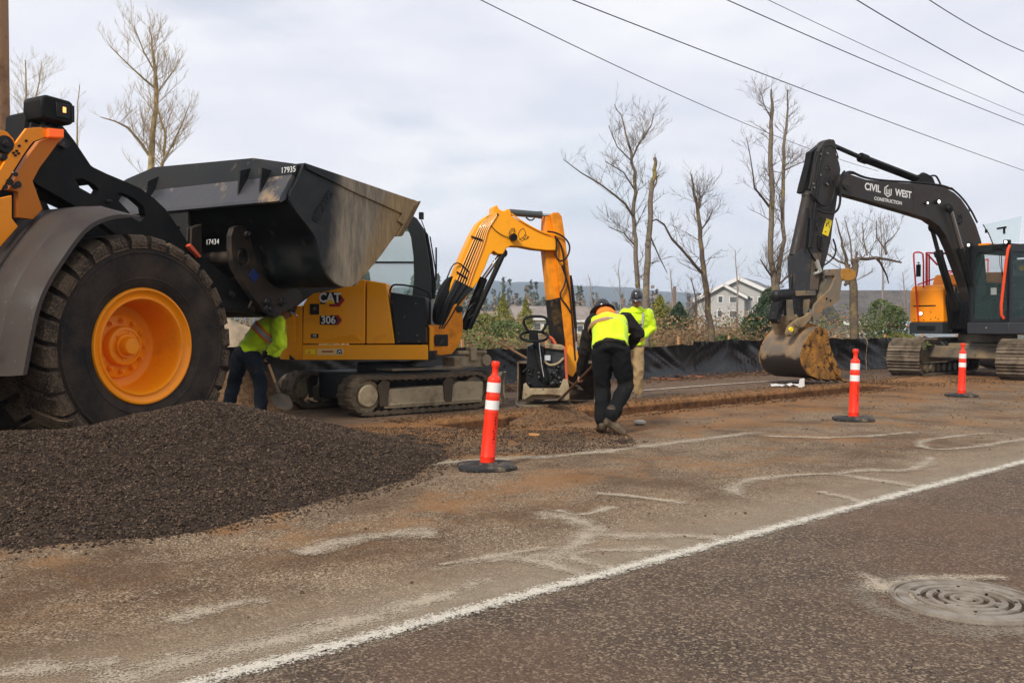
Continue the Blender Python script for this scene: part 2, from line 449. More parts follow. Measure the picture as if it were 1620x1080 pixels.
def ribbon_mat(name, col, thr0, thr1, scale, edge=.35, rough=.8, amax_=1.0):
    """worn paint / dried mud: x of UV runs along, y across"""
    m, nt, b, oc = newmat(name)
    uv = nt.nodes.new('ShaderNodeUVMap'); amax = amax_; sp = nt.nodes.new('ShaderNodeSeparateXYZ'); nt.links.new(uv.outputs[0], sp.inputs[0])
    d = _math(nt, 'ABSOLUTE', _math(nt, 'SUBTRACT', sp.outputs[1], .5))
    e = _math(nt, 'MULTIPLY', _math(nt, 'SUBTRACT', .5, d), 2.0)          # 0 at the edge, 1 in the middle
    ends = _math(nt, 'MINIMUM', _math(nt, 'MULTIPLY', sp.outputs[0], 6), _math(nt, 'MULTIPLY', _math(nt, 'SUBTRACT', 1, sp.outputs[0]), 6), clamp=True)
    f1 = _noise(nt, oc, scale, 8, .75); f2 = _noise(nt, oc, 3.0, 4, .6)
    f3 = _noise(nt, oc, 95, 2, .5)
    vo = nt.nodes.new('ShaderNodeTexVoronoi'); vo.inputs['Scale'].default_value = 120; nt.links.new(oc, vo.inputs['Vector'])
    vs_ = nt.nodes.new('ShaderNodeSeparateColor'); nt.links.new(vo.outputs['Color'], vs_.inputs[0]); b.inputs['Specular IOR Level'].default_value = .1
    v = _math(nt, 'ADD', _math(nt, 'ADD', _math(nt, 'MULTIPLY', e, edge), _math(nt, 'MULTIPLY', _math(nt, 'SUBTRACT', vs_.outputs[0], .5), .42)), _math(nt, 'ADD', _math(nt, 'MULTIPLY', f1, .95), _math(nt, 'ADD', _math(nt, 'MULTIPLY', f2, .25), _math(nt, 'MULTIPLY', f3, .30))))
    v = _math(nt, 'MULTIPLY', v, _math(nt, 'ADD', .6, _math(nt, 'MULTIPLY', ends, .4)))
    a = _ramp(nt, _math(nt, 'MULTIPLY', v, .5), thr0 / 2, thr1 / 2, (0, 0, 0), (amax,) * 3)
    bm = nt.nodes.new('ShaderNodeBump'); bm.inputs['Strength'].default_value = .5; bm.inputs['Distance'].default_value = .006; bm.invert = True
    nt.links.new(vo.outputs['Distance'], bm.inputs['Height']); nt.links.new(bm.outputs[0], b.inputs['Normal'])
    nt.links.new(a, b.inputs['Alpha'])
    c = _mix(nt, _ramp(nt, f1, .35, .7), tuple(k * .78 for k in col), col)
    nt.links.new(c, b.inputs['Base Color']); b.inputs['Roughness'].default_value = rough
    return m
def ribbon(name, pts, widths, m, z=.006, wob=.0, seed=0):
    pts = chaikin([Vector((p[0], p[1], 0)) for p in pts], 3); n = len(pts)
    me_v = []; uvs = []; random.seed(seed)
    for i, p in enumerate(pts):
        d = (pts[min(i + 1, n - 1)] - pts[max(i - 1, 0)]).normalized(); nn = Vector((-d.y, d.x, 0))
        w = widths if not isinstance(widths, (list, tuple)) else widths[0] + (widths[1] - widths[0]) * i / (n - 1)
        w *= 1 + wob * (noise.noise(p * 2.3 + Vector((seed, 0, 0))))
        for k in range(5):
            q = p + nn * w * (k / 4 - .5); me_v.append((q.x, q.y, z)); uvs.append((i / (n - 1), k / 4))
    fs = [(i * 5 + k, (i + 1) * 5 + k, (i + 1) * 5 + k + 1, i * 5 + k + 1) for i in range(n - 1) for k in range(4)]
    return me_v, fs, uvs
def build_ribbons(name, lst, m, kind='structure'):
    V = []; Fc = []; UV = []
    for v, f, u in lst:
        o = len(V); V += v; UV += u; Fc += [tuple(i + o for i in q) for q in f]
    me = bpy.data.meshes.new(name); me.from_pydata(V, [], Fc); me.materials.append(m)
    ul = me.uv_layers.new(name='UVMap')
    for l in me.loops: ul.data[l.index].uv = UV[l.vertex_index]
    me.update(); o = bpy.data.objects.new(name, me); COL.objects.link(o); tag(o, kind=kind); return o
line_m = ribbon_mat('worn_white_paint', (.62, .57, .48), .86, 1.12, 14, .50, .8, .96)
build_ribbons('road_edge_line', [ribbon('l', [ST(-6, -.01), ST(-1, .0), ST(0, 0), ST(3, .02), ST(8, 0), ST(40, 0)], .155, line_m, .009, .1)], line_m)
dust_m = ribbon_mat('edge_dust', (.40, .33, .245), .80, 1.25, 5, .40, .9, .6)
build_ribbons('edge_line_dust', [ribbon('l', [ST(-6, .13), ST(0, .16), ST(4, .12), ST(12, .16), ST(40, .1)], .62, dust_m, .0025, .7, 4)], dust_m)
far_line_m = ribbon_mat('far_line_paint', (.55, .48, .40), .80, 1.0, 12, .45)
build_ribbons('far_road_line', [ribbon('l', [G(985, 621), G(1150, 608), G(1260, 601)], .14, far_line_m, .016, .1)], far_line_m)
mud_m = ribbon_mat('dried_mud', (.46, .385, .29), .80, 1.15, 6, .42, .9, .85)
def gp(l): return [G(a, b) for a, b in l]
streaks = [
    (gp([(120, 1100), (200, 1065), (330, 1036), (430, 1015), (560, 985), (625, 960), (690, 948), (800, 905)]), .17),
    (gp([(-60, 1075), (60, 1058), (200, 1046)]), .16),
    (gp([(260, 985), (330, 965), (400, 948), (420, 955)]), .13),
    (gp([(835, 812), (880, 815), (930, 828), (940, 842), (900, 868), (870, 885), (790, 880), (680, 905)]), [.20, .14]),
    (gp([(880, 806), (915, 818), (975, 800)]), .10),
    (gp([(930, 842), (1000, 850), (1070, 846), (1150, 852)]), .12),
    (gp([(990, 905), (905, 885), (915, 872), (980, 870), (1080, 868)]), .13),
    (gp([(800, 878), (860, 890), (930, 912)]), .12),
    (gp([(940, 780), (1000, 785), (1090, 798)]), .09),
    (gp([(1185, 790), (1150, 775), (1190, 757), (1280, 750), (1320, 750), (1420, 765), (1460, 772)]), .13),
    (gp([(1310, 751), (1380, 743), (1440, 746), (1472, 731), (1470, 722)]), .13),
    (gp([(1290, 778), (1330, 785), (1365, 796)]), .10),
    (gp([(1620, 690), (1560, 685), (1490, 693), (1450, 699), (1465, 712), (1530, 710), (1600, 698), (1660, 688)]), .13),
    (gp([(620, 742), (740, 728), (900, 722), (1050, 703), (1220, 682)]), .20),
    (gp([(1200, 690), (1330, 694), (1450, 684)]), .16),
    (gp([(690, 895), (760, 885), (870, 866)]), .10),
    (gp([(470, 880), (560, 850), (700, 842)]), .18),
    (gp([(1390, 930), (1470, 915), (1600, 915)]), .10),
    (gp([(1360, 905), (1400, 935), (1480, 965), (1560, 982)]), .12),
]
w_x = lambda w: [k * 1.35 for k in w] if isinstance(w, list) else w * 1.35
build_ribbons('dried_mud_marks', [ribbon('m', p, w_x(w), mud_m, .0035 + .0003 * i, .9, i) for i, (p, w) in enumerate(streaks)], mud_m)

# manhole cover with its collar
mh = G(1529, 952)
iron = mat('cast_iron', (.27, .235, .195), .62, .15, var=((.17, .135, .10), 9, .4, .65), bump=(60, .25))
mhdirt = mat('manhole_dirt', (.045, .028, .016), .9, bump=(50, .5))
b = MB(); b.lathe([(0, .004), (.345, .004), (.345, -.02)], (0, 0, 0), 'z', 64)
mo = empty('manhole_cover', (mh.x, mh.y, .0), 0.4, 'round cast iron manhole cover with ring grooves set in the dark asphalt', 'manhole cover')
mo.scale = (.91, .91, 1)
b.build('groove_bed', mhdirt, mo)
b = MB(); b.lathe([(.325, .0), (.326, .018), (.350, .018), (.352, .0)], (0, 0, 0), 'z', 72); b.build('frame_ring', iron, mo)
b = MB()
for r0, r1 in ((.258, .318), (.205, .236), (.150, .182), (.098, .127), (.052, .076), (0.0, .03)):
    prof = [(r0, .0), (r0 + .002, .016), (r1 - .002, .016), (r1, .0)] if r0 > 0 else [(0, .014), (r1, .014), (r1 + .001, 0)]
    b.lathe(prof, (0, 0, 0), 'z', 72)
for k in range(10):
    a = k * math.pi / 5 + .3; r_ = (.245, .193, .138)[k % 3]; b.box((r_ * math.cos(a), r_ * math.sin(a), .008), (.03, .03, .0155), (0, 0, math.degrees(a)))
b.build('lid', iron, mo, smooth=30)
hb_ = mat('hole_black', (.01, .01, .01), .9)
for k in range(8):
    b = MB(); a = k * math.pi / 4 + .1; r = .215 if k % 2 else .155; b.cyl((r * math.cos(a), r * math.sin(a), .012), (r * math.cos(a), r * math.sin(a), .0185), .008, 10)
    b.build('pick_hole', hb_, mo)
mcol = ribbon_mat('collar_dust', (.30, .255, .20), .85, 1.25, 6, .42, .9, .7)
ring = [Vector((mh.x + .385 * math.cos(a) - .05, mh.y + .385 * math.sin(a), 0)) for a in np.linspace(0, 2 * math.pi, 25)]
build_ribbons('manhole_collar', [ribbon('c', ring, .24, mcol, .0035, .9, 3)], mcol)

# ---------------------------------------------------------------- gravel pile
def rock_mat(name, c1, c2, rough=.8, scale=9.0, island=None):
    m, nt, b, oc = newmat(name)
    n = _noise(nt, oc, scale, 4); g = _noise(nt, oc, 70, 2)
    c = _mix(nt, _ramp(nt, n, .35, .65), c1, c2)
    v = nt.nodes.new('ShaderNodeTexVoronoi'); v.inputs['Scale'].default_value = 55; nt.links.new(oc, v.inputs['Vector'])
    s = nt.nodes.new('ShaderNodeSeparateColor'); nt.links.new(v.outputs['Color'], s.inputs[0])
    c = _mix(nt, _ramp(nt, s.outputs[0], .1, .9, (0, 0, 0), (.75, .75, .75)), c, tuple(min(1, k * 2.1) for k in c2))
    gi = nt.nodes.new('ShaderNodeNewGeometry'); c = _mix(nt, 1.0, c, _ramp(nt, gi.outputs['Random Per Island'], 0, 1, (island[0],) * 3, (island[1],) * 3), 'MULTIPLY') if island else c
    nt.links.new(c, b.inputs['Base Color']); b.inputs['Roughness'].default_value = rough; b.inputs['Specular IOR Level'].default_value = .15
    bm = nt.nodes.new('ShaderNodeBump'); bm.inputs['Strength'].default_value = .6; bm.inputs['Distance'].default_value = .012
    nt.links.new(v.outputs['Distance'], bm.inputs['Height']); nt.links.new(bm.outputs[0], b.inputs['Normal'])
    return m
gravel_m = rock_mat('gravel_gap_shade', (.012, .008, .006), (.026, .017, .012))  # pile under the stones coloured darker for the shade in their gaps
stone_m = rock_mat('gravel_stones', (.055, .037, .025), (.095, .064, .043), .8, 9.0, (.15, 1.0))
gs = .024
X, Y = np.meshgrid(np.arange(-8.2, 1.5, gs), np.arange(4.6, 11.4, gs), indexing='ij')
Zp = pile_h(X, Y)
rng = np.random.RandomState(4)
Zr = Zp + (rng.rand(*X.shape) - .5) * .016 + (fbm(X * 14, Y * 14, 71, 2) - .37) * .012
Xr = X + (rng.rand(*X.shape) - .5) * gs * .7; Yr = Y + (rng.rand(*X.shape) - .5) * gs * .7
n, k = X.shape
i = np.arange(n - 1)[:, None] * k + np.arange(k - 1)[None, :]
q = np.stack([i, i + k, i + k + 1, i + 1], -1).reshape(-1, 4)
keep = (Zr.ravel()[q] > -.02).any(1)
q = q[keep]
used = np.unique(q); remap = np.full(X.size, -1); remap[used] = np.arange(len(used))
pile = npmesh('gravel_pile', np.stack([Xr, Yr, Zr], -1).reshape(-1, 3)[used], remap[q], gravel_m)
tag(pile, 'heap of dark brown crushed gravel in front of the big loader wheel', 'gravel pile', kind='stuff')

ICO_V = np.array([(0, 0, 1), (.9, 0, .2), (.25, .85, .3), (-.75, .5, .2), (-.7, -.55, .3), (.3, -.85, .2), (.5, .4, -.7), (-.4, .5, -.7), (0, -.6, -.75)])
ICO_F = np.array([(0, 1, 2), (0, 2, 3), (0, 3, 4), (0, 4, 5), (0, 5, 1), (1, 6, 2), (2, 7, 3), (3, 7, 4), (4, 8, 5), (5, 8, 1), (1, 8, 6), (6, 7, 2), (4, 7, 8), (6, 8, 7)])
def stones(name, pts, sizes, m, seed=0, flat=.7):
    rng = np.random.RandomState(seed); n = len(pts)
    Q = rng.randn(n, 4); Q /= np.linalg.norm(Q, axis=1)[:, None]; w, x, y, z = Q.T
    Rm = np.stack([1 - 2 * (y * y + z * z), 2 * (x * y - z * w), 2 * (x * z + y * w), 2 * (x * y + z * w), 1 - 2 * (x * x + z * z), 2 * (y * z - x * w), 2 * (x * z - y * w), 2 * (y * z + x * w), 1 - 2 * (x * x + y * y)], -1).reshape(n, 3, 3)
    v = ICO_V[None] * (rng.rand(n, 1, 3) * .6 + .6) * sizes[:, None, None]
    v = np.einsum('nij,nkj->nki', Rm, v); v[:, :, 2] *= flat
    V = (v + pts[:, None, :]).reshape(-1, 3)
    Fc = (ICO_F[None] + (np.arange(n) * len(ICO_V))[:, None, None]).reshape(-1, 3)
    return npmesh(name, V, Fc, m)
rng = np.random.RandomState(9)
N = 120000
px = rng.uniform(-5.6, 1.3, N); py = rng.uniform(4.7, 11.0, N); pz = pile_h(px, py)
ok = pz > .0
dens = (pz > -.06) & (pz <= 0) & (rng.rand(N) < .38)
# stray stones thinning out with distance
stray = (pz <= -.06) & (rng.rand(N) < .018) & (pile_h(px * .96 - .1, py + .22) > -.5)
sel = ok | dens | stray
px, py, pz = px[sel], py[sel], np.maximum(pz[sel], 0)
sz = rng.uniform(.0045, .0115, len(px)) * (1 + (rng.rand(len(px)) < .03) * .6) * (1 + (rng.rand(len(px)) < .04) * .7)
gst = stones('loose_gravel', np.stack([px, py, pz + .004], -1), sz, stone_m, 1)
tag(gst, 'loose dark stones covering the gravel heap and strewn along its foot', 'gravel', kind='stuff')
# dirt crumbs and chips over the roads
rng = np.random.RandomState(19)
N = 5200
s_ = rng.uniform(-7, 22, N); t_ = rng.uniform(-3.5, 13, N)
w = np.where(t_ < .2, .07, np.where(t_ < 5.2, .5, 1.0))
sel = (rng.rand(N) < w) & ~((t_ > 5.2) & (t_ < 6.35))
s_, t_ = s_[sel], t_[sel]
pts = np.stack([A0.x + U.x * s_ + NT.x * t_, A0.y + U.y * s_ + NT.y * t_, 0 * s_ + .006], -1)
dst = np.hypot(pts[:, 0], pts[:, 1]); pts = pts[dst > 3.4]; dst = dst[dst > 3.4]
dirt_m = rock_mat('dirt_clod', (.05, .028, .015), (.10, .058, .030), .9)
o = stones('dirt_crumbs', pts, rng.uniform(.004, .013, len(pts)) * np.where(dst > 11, 1.8, 1), dirt_m, 2)
tag(o, 'brown dirt crumbs scattered over the closed lane', 'dirt', kind='stuff')
# spoil crumbs along trench rims and at its right end
N = 7000
s_ = rng.uniform(3.0, 17.5, N); t_ = np.where(rng.rand(N) < .12, rng.normal(5.05, .07, N), rng.normal(6.62, .14, N))
far = s_ > 14; t_ = np.where(far, rng.normal(5.7, .6, N), t_)
pts = np.stack([A0.x + U.x * s_ + NT.x * t_, A0.y + U.y * s_ + NT.y * t_, rng.rand(N) * .03 + np.where(far, .05, 0)], -1)
o = stones('trench_spoil', pts, rng.uniform(.007, .026, N), dirt_m, 3)
tag(o, 'crumbly orange brown spoil along the trench rims', 'soil', kind='stuff')
# leaf litter and rubble under the fence
N = 9000
s_ = rng.uniform(2, 24, N); t_ = rng.uniform(9.4, 15, N)
pts = np.stack([A0.x + U.x * s_ + NT.x * t_, A0.y + U.y * s_ + NT.y * t_, rng.rand(N) * .05 + np.clip((t_ - 9.7) / 1.5, 0, 1) * .10], -1)
o = stones('fence_litter', pts, rng.uniform(.012, .05, N), mat('litter', (.075, .038, .022), .9, var=((.17, .095, .055), 3, .4, .6)), 5, .5)
tag(o, 'reddish leaf litter and bark along the foot of the silt fence', 'litter', kind='stuff')
# ================================================================ materials of the machines
mud = (.16, .105, .06)
orange_paint = mat('yellow_orange_paint', (.90, .28, .0015), .42, coat=.12, dirt=((.62, .21, .006), 3.5, .55, .85), grit=(mud, 26, .64, .80))
cat_paint = mat('machine_yellow_paint', (.88, .345, .003), .45, coat=.10, dirt=((.70, .27, .01), 4, .55, .85), grit=(mud, 24, .66, .80))
black_paint = mat('black_paint', (.005, .0055, .0055), .52, spec=.16, dirt=((.028, .024, .020), 3, .45, .8), grit=((.14, .10, .06), 30, .69, .80))
bucket_paint = mat('bucket_black', (.007, .0085, .0095), .45, spec=.22, dirt=((.024, .023, .022), 3.4, .42, .70), grit=((.20, .14, .08), 7, .62, .76))
muddy_steel = mat('muddy_steel', (.13, .115, .092), .55, .35, var=((.26, .19, .11), 2.2, .42, .62), dirt=((.04, .034, .028), 7, .55, .75), bump=(20, .3))
chrome = mat('piston_rod', (.55, .55, .55), .15, 1.0)
rubber = mat('hose_rubber', (.008, .008, .009), .45)
dark_steel = mat('dark_steel', (.02, .02, .021), .5, .5, grit=((.15, .10, .06), 12, .58, .72))
tyre_rub = mat('tyre_rubber', (.022, .018, .015), .80, dirt=((.10, .071, .047), 5, .36, .60), grit=((.19, .135, .088), 55, .48, .68), bump=(45, .5))
side_rub = mat('sidewall_rubber', (.016, .014, .013), .68, dirt=((.060, .043, .031), 3, .38, .66), grit=((.09, .066, .048), 60, .58, .76), bump=(30, .15))
plastic_dk = mat('fender_plastic', (.034, .026, .024), .42, dirt=((.060, .045, .036), 2, .4, .7), grit=((.34, .25, .17), 38, .655, .73), bump=(130, .12))
white_txt = mat('white_lettering', (.70, .70, .68), .6)
glass = glassmat('cab_glass', (.10, .22, .21), .30)
seat_m = mat('seat_fabric', (.02, .02, .022), .8)

def text_mesh(name, s, size, m, parent, loc, xdir, zdir, extrude=.002, bold=0.0, shear=0.0, sx=1.0, align='CENTER'):
    c = bpy.data.curves.new(name, 'FONT'); c.body = s; c.size = size; c.extrude = extrude; c.offset = bold; c.shear = shear
    c.align_x = align; c.align_y = 'CENTER'
    o = bpy.data.objects.new(name, c); COL.objects.link(o)
    dg = bpy.context.evaluated_depsgraph_get(); me = bpy.data.meshes.new_from_object(o.evaluated_get(dg)); bpy.data.objects.remove(o)
    me.materials.clear(); me.materials.append(m)
    o = bpy.data.objects.new(name, me); COL.objects.link(o); o.parent = parent
    x = Vector(xdir).normalized(); z = Vector(zdir).normalized(); n = x.cross(z)
    z = n.cross(x).normalized()
    M = Matrix((x * sx, z, n)).transposed().to_4x4(); M.translation = loc
    o.matrix_basis = M
    return o

# ================================================================ WHEEL LOADER
LO = (-4.69, 9.18, 0); LA = R(60)
ML = frame(LO, LA)
ld = empty('wheel_loader', LO, LA, 'huge orange wheel loader with black lift arms and raised black bucket beside the gravel heap', 'wheel loader')

def make_wheel(parent, x, y, side):
    """side=-1: outer face towards -y"""
    RT = 1.03
    sec = [(.50, .33), (.53, .37), (.60, .405), (.72, .425), (.84, .425), (.905, .41)]
    prof = [(r, -h) for r, h in sec] + [(.962, -.39), (.99, -.33), (1.0, -.15), (1.0, .15), (.99, .33), (.962, .39)] + [(r, h) for r, h in sec[::-1]]
    b = MB(); b.lathe(prof, (0, 0, 0), 'y', 96)
    ty = b.build('wheel', side_rub, parent, smooth=40)
    ty.location = (x, y, RT - .0)
    ty.rotation_euler = (0, R(8), 0 if side < 0 else math.pi)
    ring = MB(); ring.lathe([(.845, -.4255), (.852, -.430), (.862, -.430), (.868, -.4255)], (0, 0, 0), 'y', 96)
    ring.lathe([(.615, -.408), (.62, -.414), (.63, -.414), (.635, -.410)], (0, 0, 0), 'y', 96)
    ring.build('sidewall_ring', side_rub, ty, smooth=30)
    # tread lugs
    b = MB(); n = 28
    for k in range(n):
        for sg in (-1, 1):
            a0 = 2 * math.pi * (k + (0 if sg < 0 else .5)) / n
            w = 2 * math.pi / n * .84
            secs = [(.405, .885, .885), (.428, .90, .93), (.428, .90, .965), (.40, .94, 1.005), (.33, .95, 1.028), (.17, .96, 1.032), (-.02, .96, 1.03)]
            V = []
            for j, (h, ri, ro) in enumerate(secs):
                sh = -.05 * max(0, (.43 - h)) / .45 * 3.0
                for rr in (ri, ro):
                    for e in (-.5, .5):
                        tw = w * (1 if rr == ri else .86)
                        a = a0 + sh + e * tw
                        V.append((rr * math.cos(a), sg * h, rr * math.sin(a)))
            Fs = []
            for j in range(len(secs) - 1):
                o = j * 4; p = o + 4
                Fs += [(o, p, p + 1, o + 1), (o + 2, o + 3, p + 3, p + 2), (o, o + 2, p + 2, p), (o + 1, p + 1, p + 3, o + 3)]
            Fs += [(0, 1, 3, 2), tuple(len(V) - 4 + i for i in (0, 2, 3, 1))]
            b.add(V, Fs)
    b.build('tread', tyre_rub, ty, smooth=25)
    # rim
    b = MB()
    b.lathe([(.535, -.335), (.540, -.375), (.530, -.392), (.515, -.392), (.500, -.375), (.478, -.355), (.462, -.352), (.452, -.365), (.438, -.366), (.428, -.352), (.415, -.30), (.398, -.16), (.392, -.02), (.385, -.005), (.375, .0), (.0, .0)], (0, 0, 0), 'y', 80)
    rim = b.build('rim', orange_paint, ty, smooth=40)
    b = MB()
    b.lathe([(.30, .0), (.298, -.028), (.275, -.04), (.19, -.04), (.187, -.10), (.175, -.118), (.150, -.122), (.146, -.112), (.118, -.112), (.112, -.142), (.088, -.142), (.082, -.20), (.072, -.215), (.0, -.218)], (0, 0, 0), 'y', 48)
    for k in range(12):
        a = 2 * math.pi * k / 12 + .12
        b.cyl((.238 * math.cos(a), -.03, .238 * math.sin(a)), (.238 * math.cos(a), -.072, .238 * math.sin(a)), .024, 6)
        b.cyl((.238 * math.cos(a), -.07, .238 * math.sin(a)), (.238 * math.cos(a), -.092, .238 * math.sin(a)), .014, 8)
    for k in range(6):
        a = 2 * math.pi * k / 6 + .4
        b.cyl((.128 * math.cos(a), -.11, .128 * math.sin(a)), (.128 * math.cos(a), -.125, .128 * math.sin(a)), .010, 6)
    b.cyl((.36 * math.cos(3.9), -.09, .36 * math.sin(3.9)), (.33 * math.cos(3.9), -.02, .33 * math.sin(3.9)), .010, 6)
    hb = b.build('hub', orange_paint, ty, smooth=35)
    return ty
w1 = make_wheel(ld, 0, -1.135, -1)
for (x, y, rz) in ((0, 1.135, math.pi), (-3.45, -1.135, 0), (-3.45, 1.135, math.pi)):
    c = copy_tree(w1, ld); c.location = (x, y, 1.03); c.rotation_euler = (0, R(8 + 20 * x), rz)

# front axle, front frame
b = MB(); b.cyl((0, -1.1, 1.03), (0, 1.1, 1.03), .16, 20); b.box((0, 0, 1.03), (.6, .9, .55)); b.cyl((0, -.8, 1.03), (0, -.5, 1.03), .30, 24); b.cyl((0, .8, 1.03), (0, .5, 1.03), .30, 24)
b.build('front_axle', dark_steel, ld, .02)
b = MB()
b.prism([(-1.3, .55), (.55, .60), (.72, .95), (.45, 1.25), (.15, 1.6), (-.35, 2.5), (-.75, 2.75), (-1.05, 2.6), (-1.3, 1.4)], -.34, -.26)
b.prism([(-1.3, .55), (.55, .60), (.72, .95), (.45, 1.25), (.15, 1.6), (-.35, 2.5), (-.75, 2.75), (-1.05, 2.6), (-1.3, 1.4)], .26, .34)
b.box((-.5, 0, 1.3), (1.3, .5, 1.0)); b.box((-.6, 0, 2.3), (.3, .56, .5))
b.build('front_frame', black_paint, ld, .01)
# rear half of the machine (out of the picture to the left)
b = MB(); b.box((-3.2, 0, 1.1), (3.4, .95, .7)); b.box((-4.3, 0, 2.0), (2.1, 1.7, 1.2)); b.box((-5.4, 0, 1.35), (.5, 2.5, .9)); b.cyl((-3.45, -1, 1.03), (-3.45, 1, 1.03), .2, 16)
b.build('rear_body', orange_paint, ld, .06)
b = MB()
for sx in (-3.2, -1.75):
    for sy in (-.75, .75): b.box((sx, sy, 2.75), (.1, .1, 1.5))
b.box((-2.5, 0, 3.52), (1.75, 1.75, .12)); b.box((-2.5, 0, 1.9), (1.6, 1.6, .35))
cb = b.build('cab', black_paint, ld, .02)
b = MB(); b.box((-1.74, 0, 2.75), (.01, 1.4, 1.35)); b.box((-2.47, -.76, 2.75), (1.35, .01, 1.35)); b.box((-2.47, .76, 2.75), (1.35, .01, 1.35)); b.build('window', glass, cb)

# fender: lip, outer band, crest, inner edge
lip_px = [(43, 592), (49, 560), (56, 522), (66, 480), (82, 446), (104, 412), (126, 380), (143, 362), (160, 353), (178, 347), (200, 344), (222, 343)]
lip = ch2(TR(lip_px, ML, -1.60), 2)
cx, cz = -.0, 1.0
def grow(p, k, dz=0):
    d = Vector((p[0] - cx, p[1] - cz)); d.normalize(); return (p[0] + d.x * k, p[1] + d.y * k + dz)
rails = [(-1.60, 0.0), (-1.597, .035), (-1.50, .085), (-1.36, .125), (-1.345, .112), (-1.33, .125), (-1.0, .14), (-.66, .14), (-.655, .10), (-1.0, .10), (-1.35, .085), (-1.50, .045)]
V = []; n = len(lip)
for i, p in enumerate(lip):
    tt = i / (n - 1); k = min(1, max(.12, (1 - tt) * 6)) if tt > .8 else 1
    for y, g in rails:
        q = grow(p, g * (1 if tt < .85 else max(.25, (1 - tt) / .15))); V.append((q[0], y if tt < .86 else -1.60 + (y + 1.60) * max(.50, 1 - (tt - .86) * 2.6), q[1]))
m_ = len(rails)
Fs = [(i * m_ + j, i * m_ + (j + 1) % m_, (i + 1) * m_ + (j + 1) % m_, (i + 1) * m_ + j) for i in range(n - 1) for j in range(m_)]
Fs += [tuple(range(m_)), tuple((n - 1) * m_ + j for j in range(m_ - 1, -1, -1))]
b = MB(); b.add(V, Fs); fd = b.build('fender', plastic_dk, ld, smooth=40)

f2 = copy_tree(fd, ld); f2.scale = (1, -1, 1)

# lift arms
arm_px = [(30, 232), (55, 222), (77, 234), (110, 248), (144, 263), (169, 275), (200, 288), (222, 298), (244, 314), (262, 331), (283, 362), (300, 388), (322, 408), (346, 427), (374, 447), (406, 467), (424, 478), (428, 492), (418, 500), (404, 497), (390, 494), (360, 488), (320, 470), (272, 440), (220, 400), (160, 352), (111, 321), (60, 292), (30, 270)]
arm = TR(arm_px, ML, -.62)
h1 = TR([(119, 283), (131, 282), (150, 292), (157, 300), (152, 309), (142, 306), (126, 297)], ML, -.62)
h2 = TR([(183, 306), (194, 305), (212, 313), (228, 327), (231, 342), (222, 351), (211, 346), (203, 334), (188, 318)], ML, -.62)
def in_arm(p0):
    return p0
b = MB(); b.prism(arm, -.62, -.52, holes=[h1, h2]); la = b.build('lift_arm', black_paint, ld, .008, smooth=0)
b = MB(); b.prism(arm, .52, .62, holes=[h1, h2]); b.build('lift_arm', black_paint, ld, .008, smooth=0)
for (qx, qy, r) in ((48, 250, .05), (410, 485, .06), (171, 319, .022), (365, 466, .04)):
    x, z = LP(qx, qy, ML, -.62); b = MB(); b.cyl((x, -.66, z), (x, -.6, z), r, 20); b.cyl((x, -.68, z), (x, -.65, z), r * .45, 12)
    b.build('pin', dark_steel, la, .004)
# cross tube between the arms
x, z = LP(262, 405, ML, -.5); b = MB(); b.cyl((x, -.55, z), (x, .55, z), .14, 24); b.build('cross_tube', black_paint, ld)
# tilt lever and tilt cylinder
lv = TR([(40, 178), (62, 173), (92, 190), (103, 203), (118, 222), (144, 261), (166, 278), (150, 292), (112, 268), (70, 246), (36, 224)], ML, -.16)
b = MB(); b.prism(lv, -.16, .16)
x, z = LP(99, 228, ML, -.16)
tl = b.build('tilt_lever', black_paint, ld, .012)
b = MB(); b.cyl((x, -.2, z), (x, -.15, z), .05, 18); b.build('pin', dark_steel, tl, .004)
a = TR([(40, 300), (150, 350), (108, 315), (45, 283)], ML, -.3)
b = MB(); b.cyl((a[0][0], -.42, a[0][1]), (a[1][0], -.42, a[1][1]), .075, 18); b.cyl((a[1][0], -.42, a[1][1]), (a[1][0] + .9, -.42, a[1][1] - .55), .04, 14)
b.build('lift_cylinder', black_paint, ld)
b = MB(); b.tube([(a[3][0], -.45, a[3][1]), (a[2][0], -.45, a[2][1]), (a[2][0] + .5, -.45, a[2][1] - .3)], .018, 8); b.tube([(a[3][0], -.45, a[3][1] + .05), (a[2][0], -.45, a[2][1] + .06), (a[2][0] + .5, -.4, a[2][1] - .2)], .014, 8)
b.build('hose', rubber, ld)

# orange headlamp bracket and headlamp
BY = -1.0
bp = TR([(42, 203), (74, 201), (98, 204), (98, 218), (73, 217), (53, 224), (47, 231), (36, 247), (2, 301), (-30, 301), (0, 269), (24, 227)], ML, BY)
b = MB(); b.prism(bp, BY, BY + .03); br = b.build('lamp_bracket', orange_paint, ld, .004, smooth=0)
fp = TR([(92, 219), (82, 228), (66, 250), (53, 267), (42, 288), (50, 310), (58, 332), (42, 348), (19, 345), (19, 305), (3, 301), (36, 247), (53, 225), (73, 217)], ML, BY + .12)
b = MB(); b.prism(fp, BY + .03, BY + .10)
for (qx, qy) in ((41, 243), (30, 254), (21, 244), (24, 240), (25, 246), (28, 241), (28, 247)):
    pass
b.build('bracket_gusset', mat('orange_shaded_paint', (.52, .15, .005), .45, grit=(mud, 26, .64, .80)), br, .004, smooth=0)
for (qx, qy, r) in ((41, 223, .012), (30, 231, .012), (21, 242, .011), (26, 239, .011), (24, 246, .011), (29, 243, .011), (28, 300 - 8, .03), (24, 272 + 4, .02), (15, 288, .03), (8, 296, .02), (23, 295, .022)):
    x, z = LP(qx, qy, ML, BY); b = MB(); b.cyl((x, BY - .012, z), (x, BY + .0, z), r, 12)
    b.build('bolt', dark_steel, br)
